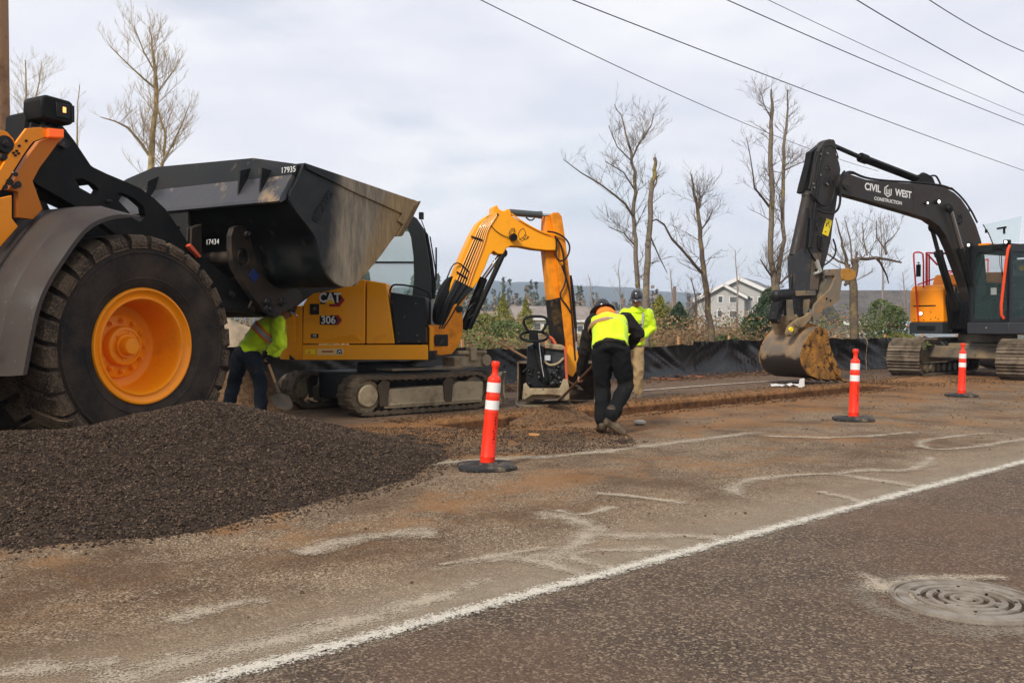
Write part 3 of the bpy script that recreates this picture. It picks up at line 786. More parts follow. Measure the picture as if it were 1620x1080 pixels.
fl = TR([(-60, 313), (0, 313), (19, 309), (19, 345), (24, 352), (29, 358), (0, 391), (-40, 430), (-90, 430)], ML, BY - .02)
b = MB(); b.prism(fl, BY - .02, BY + .02); fq = b.build('side_panel', orange_paint, ld, .006, smooth=0)
lobe = TR([(-60, 206), (0, 205), (12, 209), (22, 220), (25, 232), (20, 247), (8, 259), (0, 268), (-60, 330)], ML, BY + .05)
b = MB(); b.prism(lobe, BY + .05, BY + .12); lb = b.build('frame_lobe', orange_paint, ld, .006, smooth=0)
x, z = LP(4, 229, ML, BY + .05); b = MB(); b.cyl((x, BY, z), (x, BY + .06, z), .075, 24); b.cyl((x, BY - .02, z), (x, BY + .01, z), .03, 12)
x2, z2 = LP(2, 249, ML, BY + .05); b.cyl((x2, BY + .0, z2), (x2, BY + .06, z2), .03, 16); b.build('pin', dark_steel, lb, .004)
ip = TR([(74, 204), (98, 205), (98, 218), (74, 217)], ML, BY - .01)
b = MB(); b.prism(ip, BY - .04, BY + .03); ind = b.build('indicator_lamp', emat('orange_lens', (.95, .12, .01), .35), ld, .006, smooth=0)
# headlamp box
hx, hz = LP(75, 177, ML, BY + .10); hy = BY + .08
b = MB(); b.prism([(hx - .13, hz - .10), (hx - .155, hz - .02), (hx - .15, hz + .08), (hx - .11, hz + .115), (hx + .12, hz + .105), (hx + .155, hz + .085), (hx + .16, hz - .085), (hx + .12, hz - .115)], hy - .13, hy + .15)
hl = b.build('headlamp', black_paint, ld, .02, smooth=30)
b = MB(); b.box((hx + .17, hy - .05, hz), (.02, .12, .15)); b.box((hx + .045, hy - .135, hz + .0), (.13, .015, .13)); b.build('lens_surround', dark_steel, hl, .005)
b = MB(); b.box((hx + .055, hy - .146, hz + .008), (.030, .006, .050)); b.box((hx + .182, hy - .05, hz), (.004, .05, .06)); b.build('lens', emat('amber_glint', (1.0, .42, .12), 1.3), hl, .004)  # amber glint on the lamp put in as glowing patches
b = MB(); b.cyl((hx - .05, hy, hz - .24), (hx - .05, hy, hz - .1), .025, 10); b.tube([(hx - .18, hy, hz - .2), (hx - .17, hy, hz - .14), (hx - .05, hy - .02, hz - .16), (hx + .02, hy, hz - .1)], .012, 8)
b.box((hx + .0, hy, hz - .165), (.24, .16, .03)); b.build('lamp_foot', dark_steel, hl, .003)

# ---------------- bucket
BW = 1.62
shell_px = [(480, 258), (470, 282), (463, 297), (457, 305), (459, 322), (470, 340), (484, 356), (496, 372), (501, 388), (505, 405), (511, 424), (520, 440), (533, 451), (547, 455), (561, 450), (573, 438), (598, 409), (623, 374), (642, 350), (660, 319)]
sh = TR(shell_px, ML, -BW)
outer = ch2(sh, 1)
side = outer
# inside line: offset polygon inwards
def inset(pts, d):
    out = []; n = len(pts)
    for i in range(n):
        a = Vector(pts[max(i - 1, 0)]); c = Vector(pts[min(i + 1, n - 1)]); t = (c - a).normalized(); nn = Vector((-t.y, t.x))
        out.append((pts[i][0] + nn.x * d, pts[i][1] + nn.y * d))
    return out
inner = inset(outer, .035)
cen = (sum(p[0] for p in outer) / len(outer), sum(p[1] for p in outer) / len(outer))
if (Vector(inner[len(inner) // 2]) - Vector(cen)).length > (Vector(outer[len(outer) // 2]) - Vector(cen)).length: inner = inset(outer, -.035)
b = MB()
# wall as a ring section (open at the top)
no = len(outer); V = []
for y in (-BW + .02, BW - .02):
    V += [(p[0], y, p[1]) for p in outer] + [(p[0], y, p[1]) for p in inner]
Fs = []
k2 = 2 * no
for i in range(no - 1):
    Fs += [(i, i + 1, k2 + i + 1, k2 + i), (no + i, k2 + no + i, k2 + no + i + 1, no + i + 1), (i, no + i, no + i + 1, i + 1), (k2 + i, k2 + i + 1, k2 + no + i + 1, k2 + no + i)]
Fs += [(0, k2, k2 + no, no), (no - 1, 2 * no - 1, 2 * k2 - 1, k2 + no - 1)]
b.add(V, Fs)
bk = b.build('bucket', bucket_paint, ld, smooth=35)
def side_mat():
    m, nt, b, oc = newmat('worn_bucket_side')
    s = nt.nodes.new('ShaderNodeSeparateXYZ'); nt.links.new(oc, s.inputs[0])
    n1 = _noise(nt, oc, 1.6, 4, .6, .6)
    mp_ = nt.nodes.new('ShaderNodeMapping'); mp_.inputs['Scale'].default_value = (6, 1, 1.2); mp_.inputs['Rotation'].default_value = (0, R(-25), 0); nt.links.new(oc, mp_.inputs['Vector'])
    n2 = _noise(nt, mp_.outputs[0], 2.2, 8, .7)
    # scoured, mud-rubbed zone lies towards the cutting edge
    k = _math(nt, 'SUBTRACT', _math(nt, 'ADD', s.outputs[0], _math(nt, 'MULTIPLY', _math(nt, 'SUBTRACT', n1, .5), .35)), _math(nt, 'MULTIPLY', _math(nt, 'SUBTRACT', s.outputs[2], 2.2), .10))
    mr = nt.nodes.new('ShaderNodeMapRange'); mr.interpolation_type = 'SMOOTHSTEP'; nt.links.new(k, mr.inputs[0]); mr.inputs[1].default_value = 2.32; mr.inputs[2].default_value = 2.62
    steel = _mix(nt, _ramp(nt, n2, .35, .65), (.15, .125, .09), (.34, .28, .19))
    tan = _mix(nt, _ramp(nt, n2, .35, .65), (.20, .13, .055), (.36, .25, .12))
    mr2 = nt.nodes.new('ShaderNodeMapRange'); mr2.interpolation_type = 'SMOOTHSTEP'; nt.links.new(_math(nt, 'SUBTRACT', k, _math(nt, 'MULTIPLY', _math(nt, 'SUBTRACT', 2.3, s.outputs[2]), -.45)), mr2.inputs[0]); mr2.inputs[1].default_value = 3.0; mr2.inputs[2].default_value = 3.35
    steel = _mix(nt, mr2.outputs[0], steel, tan)
    base = _mix(nt, _ramp(nt, _noise(nt, oc, 4, 6, .6), .45, .7), (.016, .018, .019), (.036, .033, .030))
    c = _mix(nt, mr.outputs[0], base, steel)
    nt.links.new(c, b.inputs['Base Color']); b.inputs['Roughness'].default_value = .5; b.inputs['Specular IOR Level'].default_value = .2
    bm = nt.nodes.new('ShaderNodeBump'); bm.inputs['Strength'].default_value = .2; bm.inputs['Distance'].default_value = .02
    nt.links.new(n2, bm.inputs['Height']); nt.links.new(bm.outputs[0], b.inputs['Normal'])
    return m
sm_ = side_mat()
b = MB(); b.prism(outer, -BW - .015, -BW + .02); sp_ = b.build('side_plate', sm_, bk, .004, smooth=0)
b = MB(); b.prism(outer, BW - .02, BW + .015); b.build('side_plate', sm_, bk, .004, smooth=0)
# reinforcing edge along the mouth
band = TR([(480, 258), (660, 319), (650, 342), (636, 356), (628, 350), (634, 338), (560, 305), (484, 268)], ML, -BW - .015)
b = MB(); b.prism(band, -BW - .04, -BW - .015); b.build('side_edge', sm_, bk, .004, smooth=0)
lipb = TR([(662, 318), (646, 350), (632, 374), (624, 374), (640, 345), (650, 325)], ML, -BW)
b = MB(); b.prism(lipb, -BW - .05, BW + .05)
b.build('cutting_edge', mat('muddy_edge', (.16, .105, .055), .8, var=((.05, .03, .018), 7, .45, .6), bump=(14, .8)), bk, .01, smooth=0)
# raised maker's name on the side plate
a_ = LP(494, 347, ML, -BW - .015); c_ = LP(521, 300, ML, -BW - .015)
rr_ = Vector((c_[0] - a_[0], 0, c_[1] - a_[1]))
b = MB(); b.prism([a_, (a_[0] + .07, a_[1] - .03), (c_[0] + .07, c_[1] - .03), c_], -BW - .028, -BW - .015); np_ = b.build('name_plate', bucket_paint, bk, .004, smooth=0)
mid_ = Vector((a_[0] + c_[0], 0, a_[1] + c_[1])) / 2 + Vector((.035, -BW - .029, -.015))
text_mesh('lettering', 'VOLVO', .125, bucket_paint, np_, mid_, rr_, Vector((-rr_.z, 0, rr_.x)), .006, .002)
# back: spill guard, ledge, vertical plate with openings
gy0, gy1 = -BW + .03, BW - .03
gp_ = TR([(480, 258), (470, 282), (457, 304)], ML, -BW)
A_, B_, C_ = gp_
zl = C_[1] - .05
# guard: wall from ledge up, higher in the middle
GX = A_[0] - .14
gv = []
prof_y = [(-BW + .02, -.02), (-.92, .11), (.75, .15), (1.25, .05), (BW - .02, -.06)]
for y, dz in prof_y:
    gv += [(GX - .02, y, zl + .25), (A_[0] - .06, y, A_[1] + dz), (A_[0] - .03, y, A_[1] + dz), (GX + .03, y, zl + .23)]
Fs = []
for i in range(len(prof_y) - 1):
    o = i * 4
    for j in range(4): Fs.append((o + j, o + (j + 1) % 4, o + 4 + (j + 1) % 4, o + 4 + j))
Fs += [(0, 3, 2, 1), tuple(len(gv) - 4 + j for j in range(4))]
b = MB(); b.add(gv, Fs); sg_ = b.build('spill_guard', bucket_paint, bk, .003, smooth=0)
LX = C_[0] - .12
b = MB(); b.prism([(GX + .04, zl + .24), (GX - .02, zl + .25), (LX, zl - .02), (LX - .015, zl - .06), (LX + .02, zl - .075), (LX + .10, zl - .03)], -BW + .02, BW - .02)
ledge_m = mat('ledge_sky_sheen', (.030, .030, .036), .28, spec=.5, dirt=((.05, .048, .05), 3, .4, .7), grit=((.24, .165, .095), 2.6, .56, .66))  # sky reflection put into the colour as paler grey; the tan grit is mud
b.build('ledge', ledge_m, bk, .006, smooth=0)
for y, tz in ((-1.25, -.07), (-.92, -.01), (.62, .03), (1.2, -.07)):
    b = MB(); b.prism([(A_[0] - .05, A_[1] + tz), (A_[0] - .09, A_[1] + tz), (GX - .12, zl + .34), (LX + .05, zl + .02), (GX + .02, zl + .22)], y - .012, y + .012)
    b.build('gusset', bucket_paint, bk, .002, smooth=0)
# back plate below the ledge with a window and cross tube
zb = zl - .07
b = MB()
def plate_y(pts, x0, x1, holes=()):
    t = MB(); t.prism(pts, x0, x1, holes)
    return [(v[1], v[0], v[2]) for v in t.v], t.f
o_ = [(-.16, zb), (-.16, zb - .16), (-.22, zb - .28), (-.28, zb - .42), (-.28, zb - .62), (.30, zb - .62), (1.2, zb - .62), (1.5, zb - .3), (1.55, zb)]
hl_ = [(-.02, zb - .17), (-.02, zb - .40), (.60, zb - .40), (.62, zb - .22), (.55, zb - .17)]
v_, f_ = plate_y(o_, LX + .02, LX + .06, [hl_]); b.add(v_, f_)
b.build('back_plate', bucket_paint, bk, .003, smooth=0)
b = MB(); b.cyl((LX - .03, -.2, zb - .50), (LX - .03, 1.2, zb - .50), .075, 24); ct = b.build('cross_tube', bucket_paint, bk)
yd = (0, -1, 0)
def on_back(px_, py_, xx):
    Mi = ML.inverted(); o = Mi @ EYE; d = Mi.to_3x3() @ ray(px_, py_); k = (xx - o.x) / d.x; p = o + d * k; return p
p_ = on_back(456, 269, A_[0] - .175)
tx = text_mesh('chalk_number', '17935', .088, white_txt, bk, p_, (0, -1, 0), (0, 0, 1), .001, .0)
p_ = on_back(336, 383, LX - .11); text_mesh('chalk_number', '17434', .085, white_txt, ct, p_, (0, -1, 0), (0, 0, 1), .001, -.001)
# coupler plates and pins carrying the bucket
cp = ch2(TR([(366, 362), (380, 355), (392, 362), (399, 385), (404, 410), (418, 438), (446, 466), (466, 474), (464, 486), (448, 494), (424, 498), (398, 468), (374, 430), (366, 405)], ML, -.78), 1, True)
hc = LP(385, 407, ML, -.78)
hole = [(hc[0] + .085 * math.cos(a), hc[1] + .105 * math.sin(a)) for a in np.linspace(0, 2 * math.pi, 20, endpoint=False)]
coup_m = mat('coupler_paint', (.022, .018, .015), .5, dirt=((.07, .045, .028), 5, .45, .7))
b = MB(); b.prism(cp, -.78, -.70, holes=[hole]); q_ = b.build('coupler_plate', coup_m, ld, .006, smooth=0)
b = MB(); b.prism(cp, .70, .78, holes=[hole]); b.build('coupler_plate', coup_m, ld, .006, smooth=0)
for (qx, qy, r) in ((390, 372, .045), (421, 478, .05), (424, 489, .07), (445, 478, .05)):
    x, z = LP(qx, qy, ML, -.78); b = MB(); b.cyl((x, -.83, z), (x, -.77, z), r, 20); b.cyl((x, -.85, z), (x, -.8, z), r * .5, 12)
    b.build('pin', dark_steel, q_, .004)
x, z = LP(436, 486, ML, -.7); b = MB(); b.cyl((x, -.7, z), (x, .7, z), .12, 20); b.box((x + .1, 0, z + .05), (.3, 1.3, .16)); x2, z2 = LP(385, 407, ML, -.7); b.cyl((x2, -.7, z2), (x2, .7, z2), .08, 16); b.box(((x + x2) / 2 + .12, 0, (z + z2) / 2), (.10, 1.3, .75), (0, 32, 0))
b.build('coupler_frame', coup_m, ld, .006)
b = MB()
for y in (-.36, -.30): 
    x, z = LX - .02, zb - .2; b.prism([(x - .08, zb - .22), (x + .06, zb - .16), (x + .06, zb - .75), (x - .03, zb - .75), (x - .10, zb - .60)], y, y + .03)
b.build('bucket_hook', coup_m, bk, .004, smooth=0)
b = MB(); x, z = LP(402, 436, ML, -.785)
d_ = (Vector(LP(418, 452, ML, -.785)) - Vector(LP(394, 420, ML, -.785))).normalized(); nn_ = Vector((-d_.y, d_.x))
qd = [Vector((x, z)) + d_ * a * .06 + nn_ * c * .055 for a, c in ((-1, -1), (1, -1), (1, 1), (-1, 1))]
b.prism([(p.x, p.y) for p in qd], -.788, -.781); b.build('blue_sticker', mat('blue_sticker', (.02, .04, .16), .4), q_, smooth=0)
b = MB(); b.prism(ch2(TR([(424, 446), (452, 448), (474, 458), (481, 472), (466, 486), (448, 492), (430, 490), (420, 476)], ML, -.66), 1, True), -.66, -.30); b.build('coupler_boss', coup_m, ld, .01, smooth=0)
b = MB(); b.prism(TR([(400, 425), (470, 445), (520, 446), (546, 454), (520, 460), (497, 464), (484, 474), (468, 486), (440, 478), (412, 452)], ML, -.45), -.45, .9); b.build('bucket_mount', bucket_paint, bk, .01, smooth=0)
b = MB(); b.prism(TR([(310, 392), (400, 392), (440, 470), (420, 492), (370, 470), (330, 430)], ML, .3), .28, .36); b.build('tilt_link', black_paint, ld, .01, smooth=0)
# orange reflector on the arm
b = MB(); rp = TR([(294, 386), (298, 390), (311, 406), (308, 408), (296, 396), (291, 390)], ML, -.60); b.prism(rp, -.68, -.62)
b.build('reflector', mat('red_reflector', (.65, .10, .04), .35), la, .002, smooth=0)
# ================================================================ SMALL YELLOW EXCAVATOR
def track_unit(parent, M_, x0, x1, y0, y1, z0, r, shoe, frame_mat, rubber_=True, nl=44, pads=False, name='track'):
    """closed track loop of two half circles; x0,x1 = wheel centres; y0<y1"""
    pts = []; zc = z0 + r
    seg = 10; L_ = x1 - x0
    for i in range(14): pts.append((x0 + L_ * i / 14, z0 + 2 * r - .02 * math.sin(math.pi * i / 14)))
    for i in range(seg): a = math.pi / 2 - math.pi * i / seg; pts.append((x1 + r * math.cos(a), zc + r * math.sin(a)))
    for i in range(14): pts.append((x1 - L_ * i / 14, z0))
    for i in range(seg): a = -math.pi / 2 - math.pi * i / seg; pts.append((x0 + r * math.cos(a), zc + r * math.sin(a)))
    n = len(pts); th = .035 if rubber_ else .03
    def off(p, q_, d):
        t = Vector((q_[0] - p[0], q_[1] - p[1])).normalized(); return (-t.y * d, t.x * d)
    V = []
    for i in range(n):
        a, c = pts[i - 1], pts[(i + 1) % n]; nx, nz = off(a, c, 1)
        x, z = pts[i]
        V += [(x, y0, z), (x, y1, z), (x - nx * th, y1, z - nz * th), (x - nx * th, y0, z - nz * th)]
    Fs = [(i * 4 + j, i * 4 + (j + 1) % 4, ((i + 1) % n) * 4 + (j + 1) % 4, ((i + 1) % n) * 4 + j) for i in range(n) for j in range(4)]
    b = MB(); b.add(V, Fs)
    # arc-length walk for lugs / shoes
    P_ = [Vector(p) for p in pts] + [Vector(pts[0])]; S_ = [0]
    for i in range(n): S_.append(S_[-1] + (P_[i + 1] - P_[i]).length)
    def at(s):
        s %= S_[-1]
        for i in range(n):
            if S_[i + 1] >= s: k = (s - S_[i]) / (S_[i + 1] - S_[i]); return P_[i].lerp(P_[i + 1], k), (P_[i + 1] - P_[i]).normalized()
        return P_[0], (P_[1] - P_[0]).normalized()
    for k in range(nl):
        p, t = at(S_[-1] * k / nl); nn = Vector((-t.y, t.x)); w = S_[-1] / nl
        if rubber_:
            for j, (ya, yb) in enumerate(((y0 + .0, y0 + (y1 - y0) * .47), (y0 + (y1 - y0) * .53, y1 - .0))):
                pp = at(S_[-1] * (k + .5 * j) / nl)[0]
                q = [pp + t * a * w * .42 + nn * c for a, c in ((-1, -.002), (1, -.002), (.8, .012), (-.8, .012))]
                b.prism([(v.x, v.y) for v in q], ya, yb)
            q = [p + t * a * w * .22 - nn * c for a, c in ((-1, th), (1, th), (.6, th + .03), (-.6, th + .03))]
            b.prism([(v.x, v.y) for v in q], y0 + (y1 - y0) * .38, y0 + (y1 - y0) * .62)
            q = [p + t * a * w * .2 - nn * c for a, c in ((-1, th), (1, th), (1, th + .018), (-1, th + .018))]
            b.prism([(v.x, v.y) for v in q], y0 + .01, y0 + .05)
        else:
            q = [p + t * a + nn * c for a, c in ((-w * .47, .0), (w * .47, .0), (w * .47, .014), (w * .42, .045), (w * .36, .045), (w * .30, .014), (w * .05, .014), (w * .02, .036), (-w * .04, .036), (-w * .07, .014), (-w * .30, .014), (-w * .34, .036), (-w * .42, .036), (-w * .47, .014))]
            b.prism([(v.x, v.y) for v in q], y0 - .01, y1 + .01)
    tr = b.build(name, shoe, parent, smooth=30)
    return tr
MS_ANG = R(41)
sx0 = G(640, 655)
# frame of the undercarriage: x along the tracks, near side is -y; origin on the ground under the slew ring
UO = Vector((-1.86, 13.5, 0))
MU = frame(UO, MS_ANG)
ex = empty('mini_excavator', UO, MS_ANG, 'small yellow excavator with black cab parked between the raised bucket and the plate compactor', 'excavator')
muddy_rub = mat('muddy_track_rubber', (.085, .065, .045), .85, dirt=((.13, .092, .058), 7, .45, .62), bump=(18, .5))
tanm = mat('mud_coated_frame', (.34, .27, .17), .75, dirt=((.15, .10, .058), 4, .48, .7), grit=((.06, .042, .03), 14, .60, .72), bump=(9, .3))
for sgn in (-1, 1):
    ya, yb = (-1.0, -.62) if sgn < 0 else (.62, 1.0)
    tr = track_unit(ex, MU, -.92, .92, ya, yb, .03, .255, muddy_rub, tanm)
    ys = ya + .03 if sgn < 0 else yb - .03; d = -1 if sgn < 0 else 1
    b = MB()
    b.prism([(-.66, .10), (1.04, .10), (1.06, .40), (.60, .42), (.50, .37), (.0, .37), (-.55, .36), (-.68, .30)], min(ys, ys - d * .28), max(ys, ys - d * .28))
    b.prism([(-.60, .13), (1.0, .13), (1.0, .165), (-.60, .165)], ys - .012, ys + .012)
    fr_ = b.build('track_frame', tanm, ex, .008, smooth=0)
    for xx in (-.66, .42):
        b = MB(); b.prism([(xx - .07, .14), (xx + .05, .14), (xx + .08, .46), (xx - .02, .50), (xx - .10, .42)], ys - .018 if d < 0 else ys - .01, ys + .01 if d < 0 else ys + .018)
        b.build('frame_bracket', mat('dark_mud', (.075, .055, .038), .85, bump=(12, .4)), fr_, .004, smooth=0)
    b = MB(); b.lathe([(.0, -.03), (.135, -.03), (.150, -.012), (.150, .05), (.225, .05), (.225, .22)], (-.92, ys if d < 0 else ys, .285), 'y', 32, sgn=1)
    b.build('sprocket', tanm, ex, smooth=30)
    b = MB(); b.cyl((.92, ya + .06, .285), (.92, yb - .06, .285), .20, 28)
    b.build('idler', muddy_steel, ex, .01)
    for xx in (-.45, -.12, .22, .55):
        b = MB(); b.cyl((xx, ya + .06, .14), (xx, yb - .06, .14), .075, 16); b.build('roller', muddy_steel, ex)
b = MB(); b.box((0, 0, .36), (1.5, 1.3, .40)); b.cyl((0, 0, .5), (0, 0, .68), .42, 32); b.build('undercarriage', dark_steel, ex, .02)
# dozer blade with its arms, ahead of the tracks
b = MB(); b.prism([(1.42, .05), (1.50, .05), (1.44, .22), (1.44, .38), (1.50, .52), (1.42, .535), (1.36, .40), (1.36, .2)], -.98, .98)
bl = b.build('dozer_blade', muddy_steel, ex, .006, smooth=40)
for sy in (-.98, .96):
    b = MB(); b.prism([(1.20, .50), (1.50, .535), (1.46, .40), (1.48, .08), (1.36, .03), (1.30, .10), (1.32, .3), (1.24, .42)], sy, sy + .025); b.build('blade_end', tanm, bl, .004, smooth=0)
for sy in (-.42, .42):
    b = MB(); b.prism([(.3, .30), (1.38, .16), (1.40, .30), (.35, .44)], sy - .05, sy + .05); b.build('blade_arm', dark_steel, ex, .01, smooth=0)
b = MB(); b.box((.42, -.45, .60), (1.5, .42, .035), (0, 0, 0)); b.build('deck_plate', muddy_steel, ex, .006)

# ---- upper structure
HO = Vector((-1.86, 13.55, 0)); HA = R(1)
MH = frame(HO, HA); MREL = MU.inverted() @ MH
def up(o):
    """hang a part built in the house frame under the excavator root"""
    o.parent = ex; o.matrix_basis = MREL; return o
YN = -.62                       # near side plane of the house in its own frame
def hp(px, py, y=YN): return LP(px, py, MH, y)
def hpts(l, y=YN): return TR(l, MH, y)
z_s0 = hp(560, 569)[1]; z_s1 = hp(560, 545.5)[1]
xr = hp(430, 560)[0]; xa = hp(479, 560)[0]; xb = hp(677, 560)[0]
b = MB(); b.prism([(xa, z_s0), (xb, z_s0), (xb, z_s1), (xa, z_s1)], YN - .02, YN + .05); o = up(b.build('side_skirt', cat_paint, None, .008, smooth=0)); skirt = o
# engine cover (traced), hollowed by the big panel crease
cov = hpts([(479, 543.5), (480, 481), (498, 452), (560, 452.5), (571, 442), (578, 442.5), (577.5, 543.5)])
b = MB(); b.prism(cov, YN, YN + 1.25); cover = up(b.build('engine_cover', cat_paint, None, .012, smooth=0))
cr_ = hpts([(494, 537), (560, 529), (574, 537)]); b = MB()
V = [(cr_[0][0], YN - .0, cr_[0][1]), (cr_[1][0], YN - .028, cr_[1][1]), (cr_[2][0], YN - .0, cr_[2][1] + .01), (cr_[2][0], YN - .0, cr_[2][1] - .03), (cr_[0][0], YN - .0, cr_[0][1] - .03)]
b.add(V, [(0, 1, 2), (0, 4, 1), (4, 3, 1), (3, 2, 1)]); o = b.build('cover_crease', cat_paint, cover, smooth=0)
pan = hpts([(579.5, 543.5), (580, 443), (611, 448), (624.5, 543.5)])
b = MB(); b.prism(pan, YN, YN + .7); side_panel = up(b.build('side_panel', cat_paint, None, .012, smooth=0))
blk = hpts([(626, 543.5), (617, 462), (673, 470), (674.5, 543.5)], YN + .03)
cabblk = mat('cab_black', (.007, .009, .010), .38, grit=((.2, .17, .13), 60, .72, .80))
b = MB(); b.prism(blk, YN + .02, YN + .6); door_panel = up(b.build('front_side_panel', cabblk, None, .015, smooth=0))
for (qx, qy) in ((620, 478), (658, 480), (640, 501), (631, 527), (631, 540), (663, 540), (660, 530)):
    x, z = hp(qx, qy, YN + .02); b = MB(); b.cyl((x, YN + .012, z), (x, YN + .02, z), .010, 10); b.build('bolt', muddy_steel, door_panel)
hr = hpts([(617, 464), (617, 458), (621, 451), (628, 450), (650, 452), (670, 458), (680, 464), (681, 478), (680, 500), (679, 510), (674, 517)], YN - .02)
b = MB(); b.tube([Vector((p[0], YN - .02, p[1])) for p in ch2(hr, 2)], .013, 8); up(b.build('handrail', black_paint, None))
# counterweight, rounded rear corner
cw = MB()
ang = np.linspace(0, math.pi / 2, 9); rad = .40
def cwsec(z, g):
    p = [(xa - .006, YN + g)]
    for a in ang: p.append((xr + rad - rad * math.sin(a) + g, YN + rad - rad * math.cos(a) + g))
    for a in ang: p.append((xr + rad - rad * math.cos(a) + g, YN + 1.24 - rad + rad * math.sin(a) + .0 - g))
    p.append((xa - .006, YN + 1.24 - g)); return [(x, y, z) for x, y in p]
zt = hp(455, 484)[1]
secs = [cwsec(z_s0, .03), cwsec(z_s0 + .10, 0), cwsec(zt - .05, .0), cwsec(zt, .02), cwsec(zt + .01, .05)]
m_ = len(secs[0]); V = [v for s_ in secs for v in s_]
Fs = [(i * m_ + j, i * m_ + (j + 1) % m_, (i + 1) * m_ + (j + 1) % m_, (i + 1) * m_ + j) for i in range(len(secs) - 1) for j in range(m_)]
Fs += [tuple(range(m_ - 1, -1, -1)), tuple((len(secs) - 1) * m_ + j for j in range(m_))]
cw.add(V, Fs); cwt = up(cw.build('counterweight', cat_paint, None, smooth=40))
gr = hpts([(442, 490), (466, 488), (467, 541), (448, 534)], YN - .01)
b = MB(); b.prism(gr, YN - .006, YN + .02); b.build('counterweight_panel', cat_paint, cwt, .005, smooth=0)
b = MB(); b.box(((xa + xb) / 2 - .05, YN + .62, z_s0 + .06), (xb - xa + .3, 1.15, .12));  up(b.build('upper_frame', dark_steel, None, .01))
# skirt stickers
def plate(px0, py0, px1, py1, m_, parent, y=YN - .02, d=.004, name='sticker', bev=0):
    q = hpts([(px0, py0), (px1, py0), (px1, py1), (px0, py1)], y); b = MB(); b.prism(q, y - d, y + .001); return b.build(name, m_, parent, bev, smooth=0)
cream = mat('sticker_cream', (.75, .50, .20), .5); yel = mat('sticker_yellow', (.80, .62, .02), .5); blk_s = mat('sticker_black', (.012, .012, .012), .5); red_s = mat('sticker_red', (.32, .02, .02), .5); lite = mat('sticker_white', (.80, .80, .78), .5)
plate(483, 552.5, 499, 560, yel, skirt); 
q_ = hp(489, 556.5, YN - .024); b = MB(); b.prism([(q_[0] - .03, q_[1] - .02), (q_[0] + .03, q_[1] - .02), (q_[0], q_[1] + .025)], YN - .028, YN - .0245); b.build('warning_triangle', orange_paint, skirt, smooth=0)
plate(502, 551, 543, 561.5, cream, skirt); plate(532.5, 552.5, 541.5, 559.5, blk_s, skirt, YN - .0245, .002)
q_ = hp(518, 556, YN - .026); b = MB(); b.box((q_[0], YN - .0255, q_[1]), (.16, .002, .022)); b.build('sticker_print', red_s, skirt, smooth=0)
q_ = hp(537, 556, YN - .03); text_mesh('sticker_lettering', 'CAT', .055, white_txt, skirt, (q_[0], YN - .0275, q_[1]), (1, 0, 0), (0, 0, 1), .0005, .0015)
plate(492, 528, 504, 534.5, blk_s, cover, YN, .004)
q_ = hp(498, 531.2, YN); text_mesh('badge_lettering', 'CR', .04, white_txt, cover, (q_[0], YN - .005, q_[1]), (1, 0, 0), (0, 0, 1), .0005, .001)
# latch
plate(490.5, 480.5, 505, 497.5, blk_s, cover, YN, .012, 'latch', .004)
x, z = hp(498, 488, YN); b = MB(); b.cyl((x, YN - .02, z), (x, YN - .01, z), .022, 16); b.build('latch_knob', muddy_steel, cover)
# maker's emblem: black/red hexagonal flag behind white letters with a yellow triangle
def hexflag(px0, px1, py0, py1, m_, y, dz=0):
    a, c = hp(px0, py1, YN), hp(px1, py0, YN); h = (c[1] - a[1]) / 2
    return [(a[0], a[1]), (c[0] - h * .8, a[1]), (c[0], a[1] + h), (c[0] - h * .8, c[1]), (a[0], c[1])]
b = MB(); b.prism(hexflag(521, 545.5, 464, 485, None, YN), YN - .004, YN); b.build('emblem_red', red_s, cover, smooth=0)
b = MB(); b.prism(hexflag(507, 541, 462, 481, None, YN), YN - .007, YN); b.build('emblem_black', blk_s, cover, smooth=0)
c_ = hp(522, 471.5, YN); w_ = .255
text_mesh('emblem_lettering', 'CAT', .185, white_txt, cover, (c_[0], YN - .009, c_[1]), (1, 0, 0), (0, 0, 1), .001, .006, sx=.84)
b = MB(); b.prism([(c_[0] - .072, c_[1] - .082), (c_[0] + .078, c_[1] - .082), (c_[0] + .003, c_[1] - .008)], YN - .014, YN - .009); b.build('emblem_triangle', mat('emblem_yellow', (.85, .50, .01), .5), cover, smooth=0)
b = MB(); b.prism(hexflag(522, 541.5, 498.5, 514, None, YN), YN - .004, YN); b.build('number_flag', red_s, cover, smooth=0)
b = MB(); b.prism(hexflag(506, 536, 499.5, 513.5, None, YN), YN - .007, YN); b.build('number_backing', blk_s, cover, smooth=0)
c_ = hp(519.5, 506.5, YN); text_mesh('number_lettering', '306', .150, white_txt, cover, (c_[0], YN - .010, c_[1]), (1, 0, 0), (0, 0, 1), .001, .003, sx=.92)

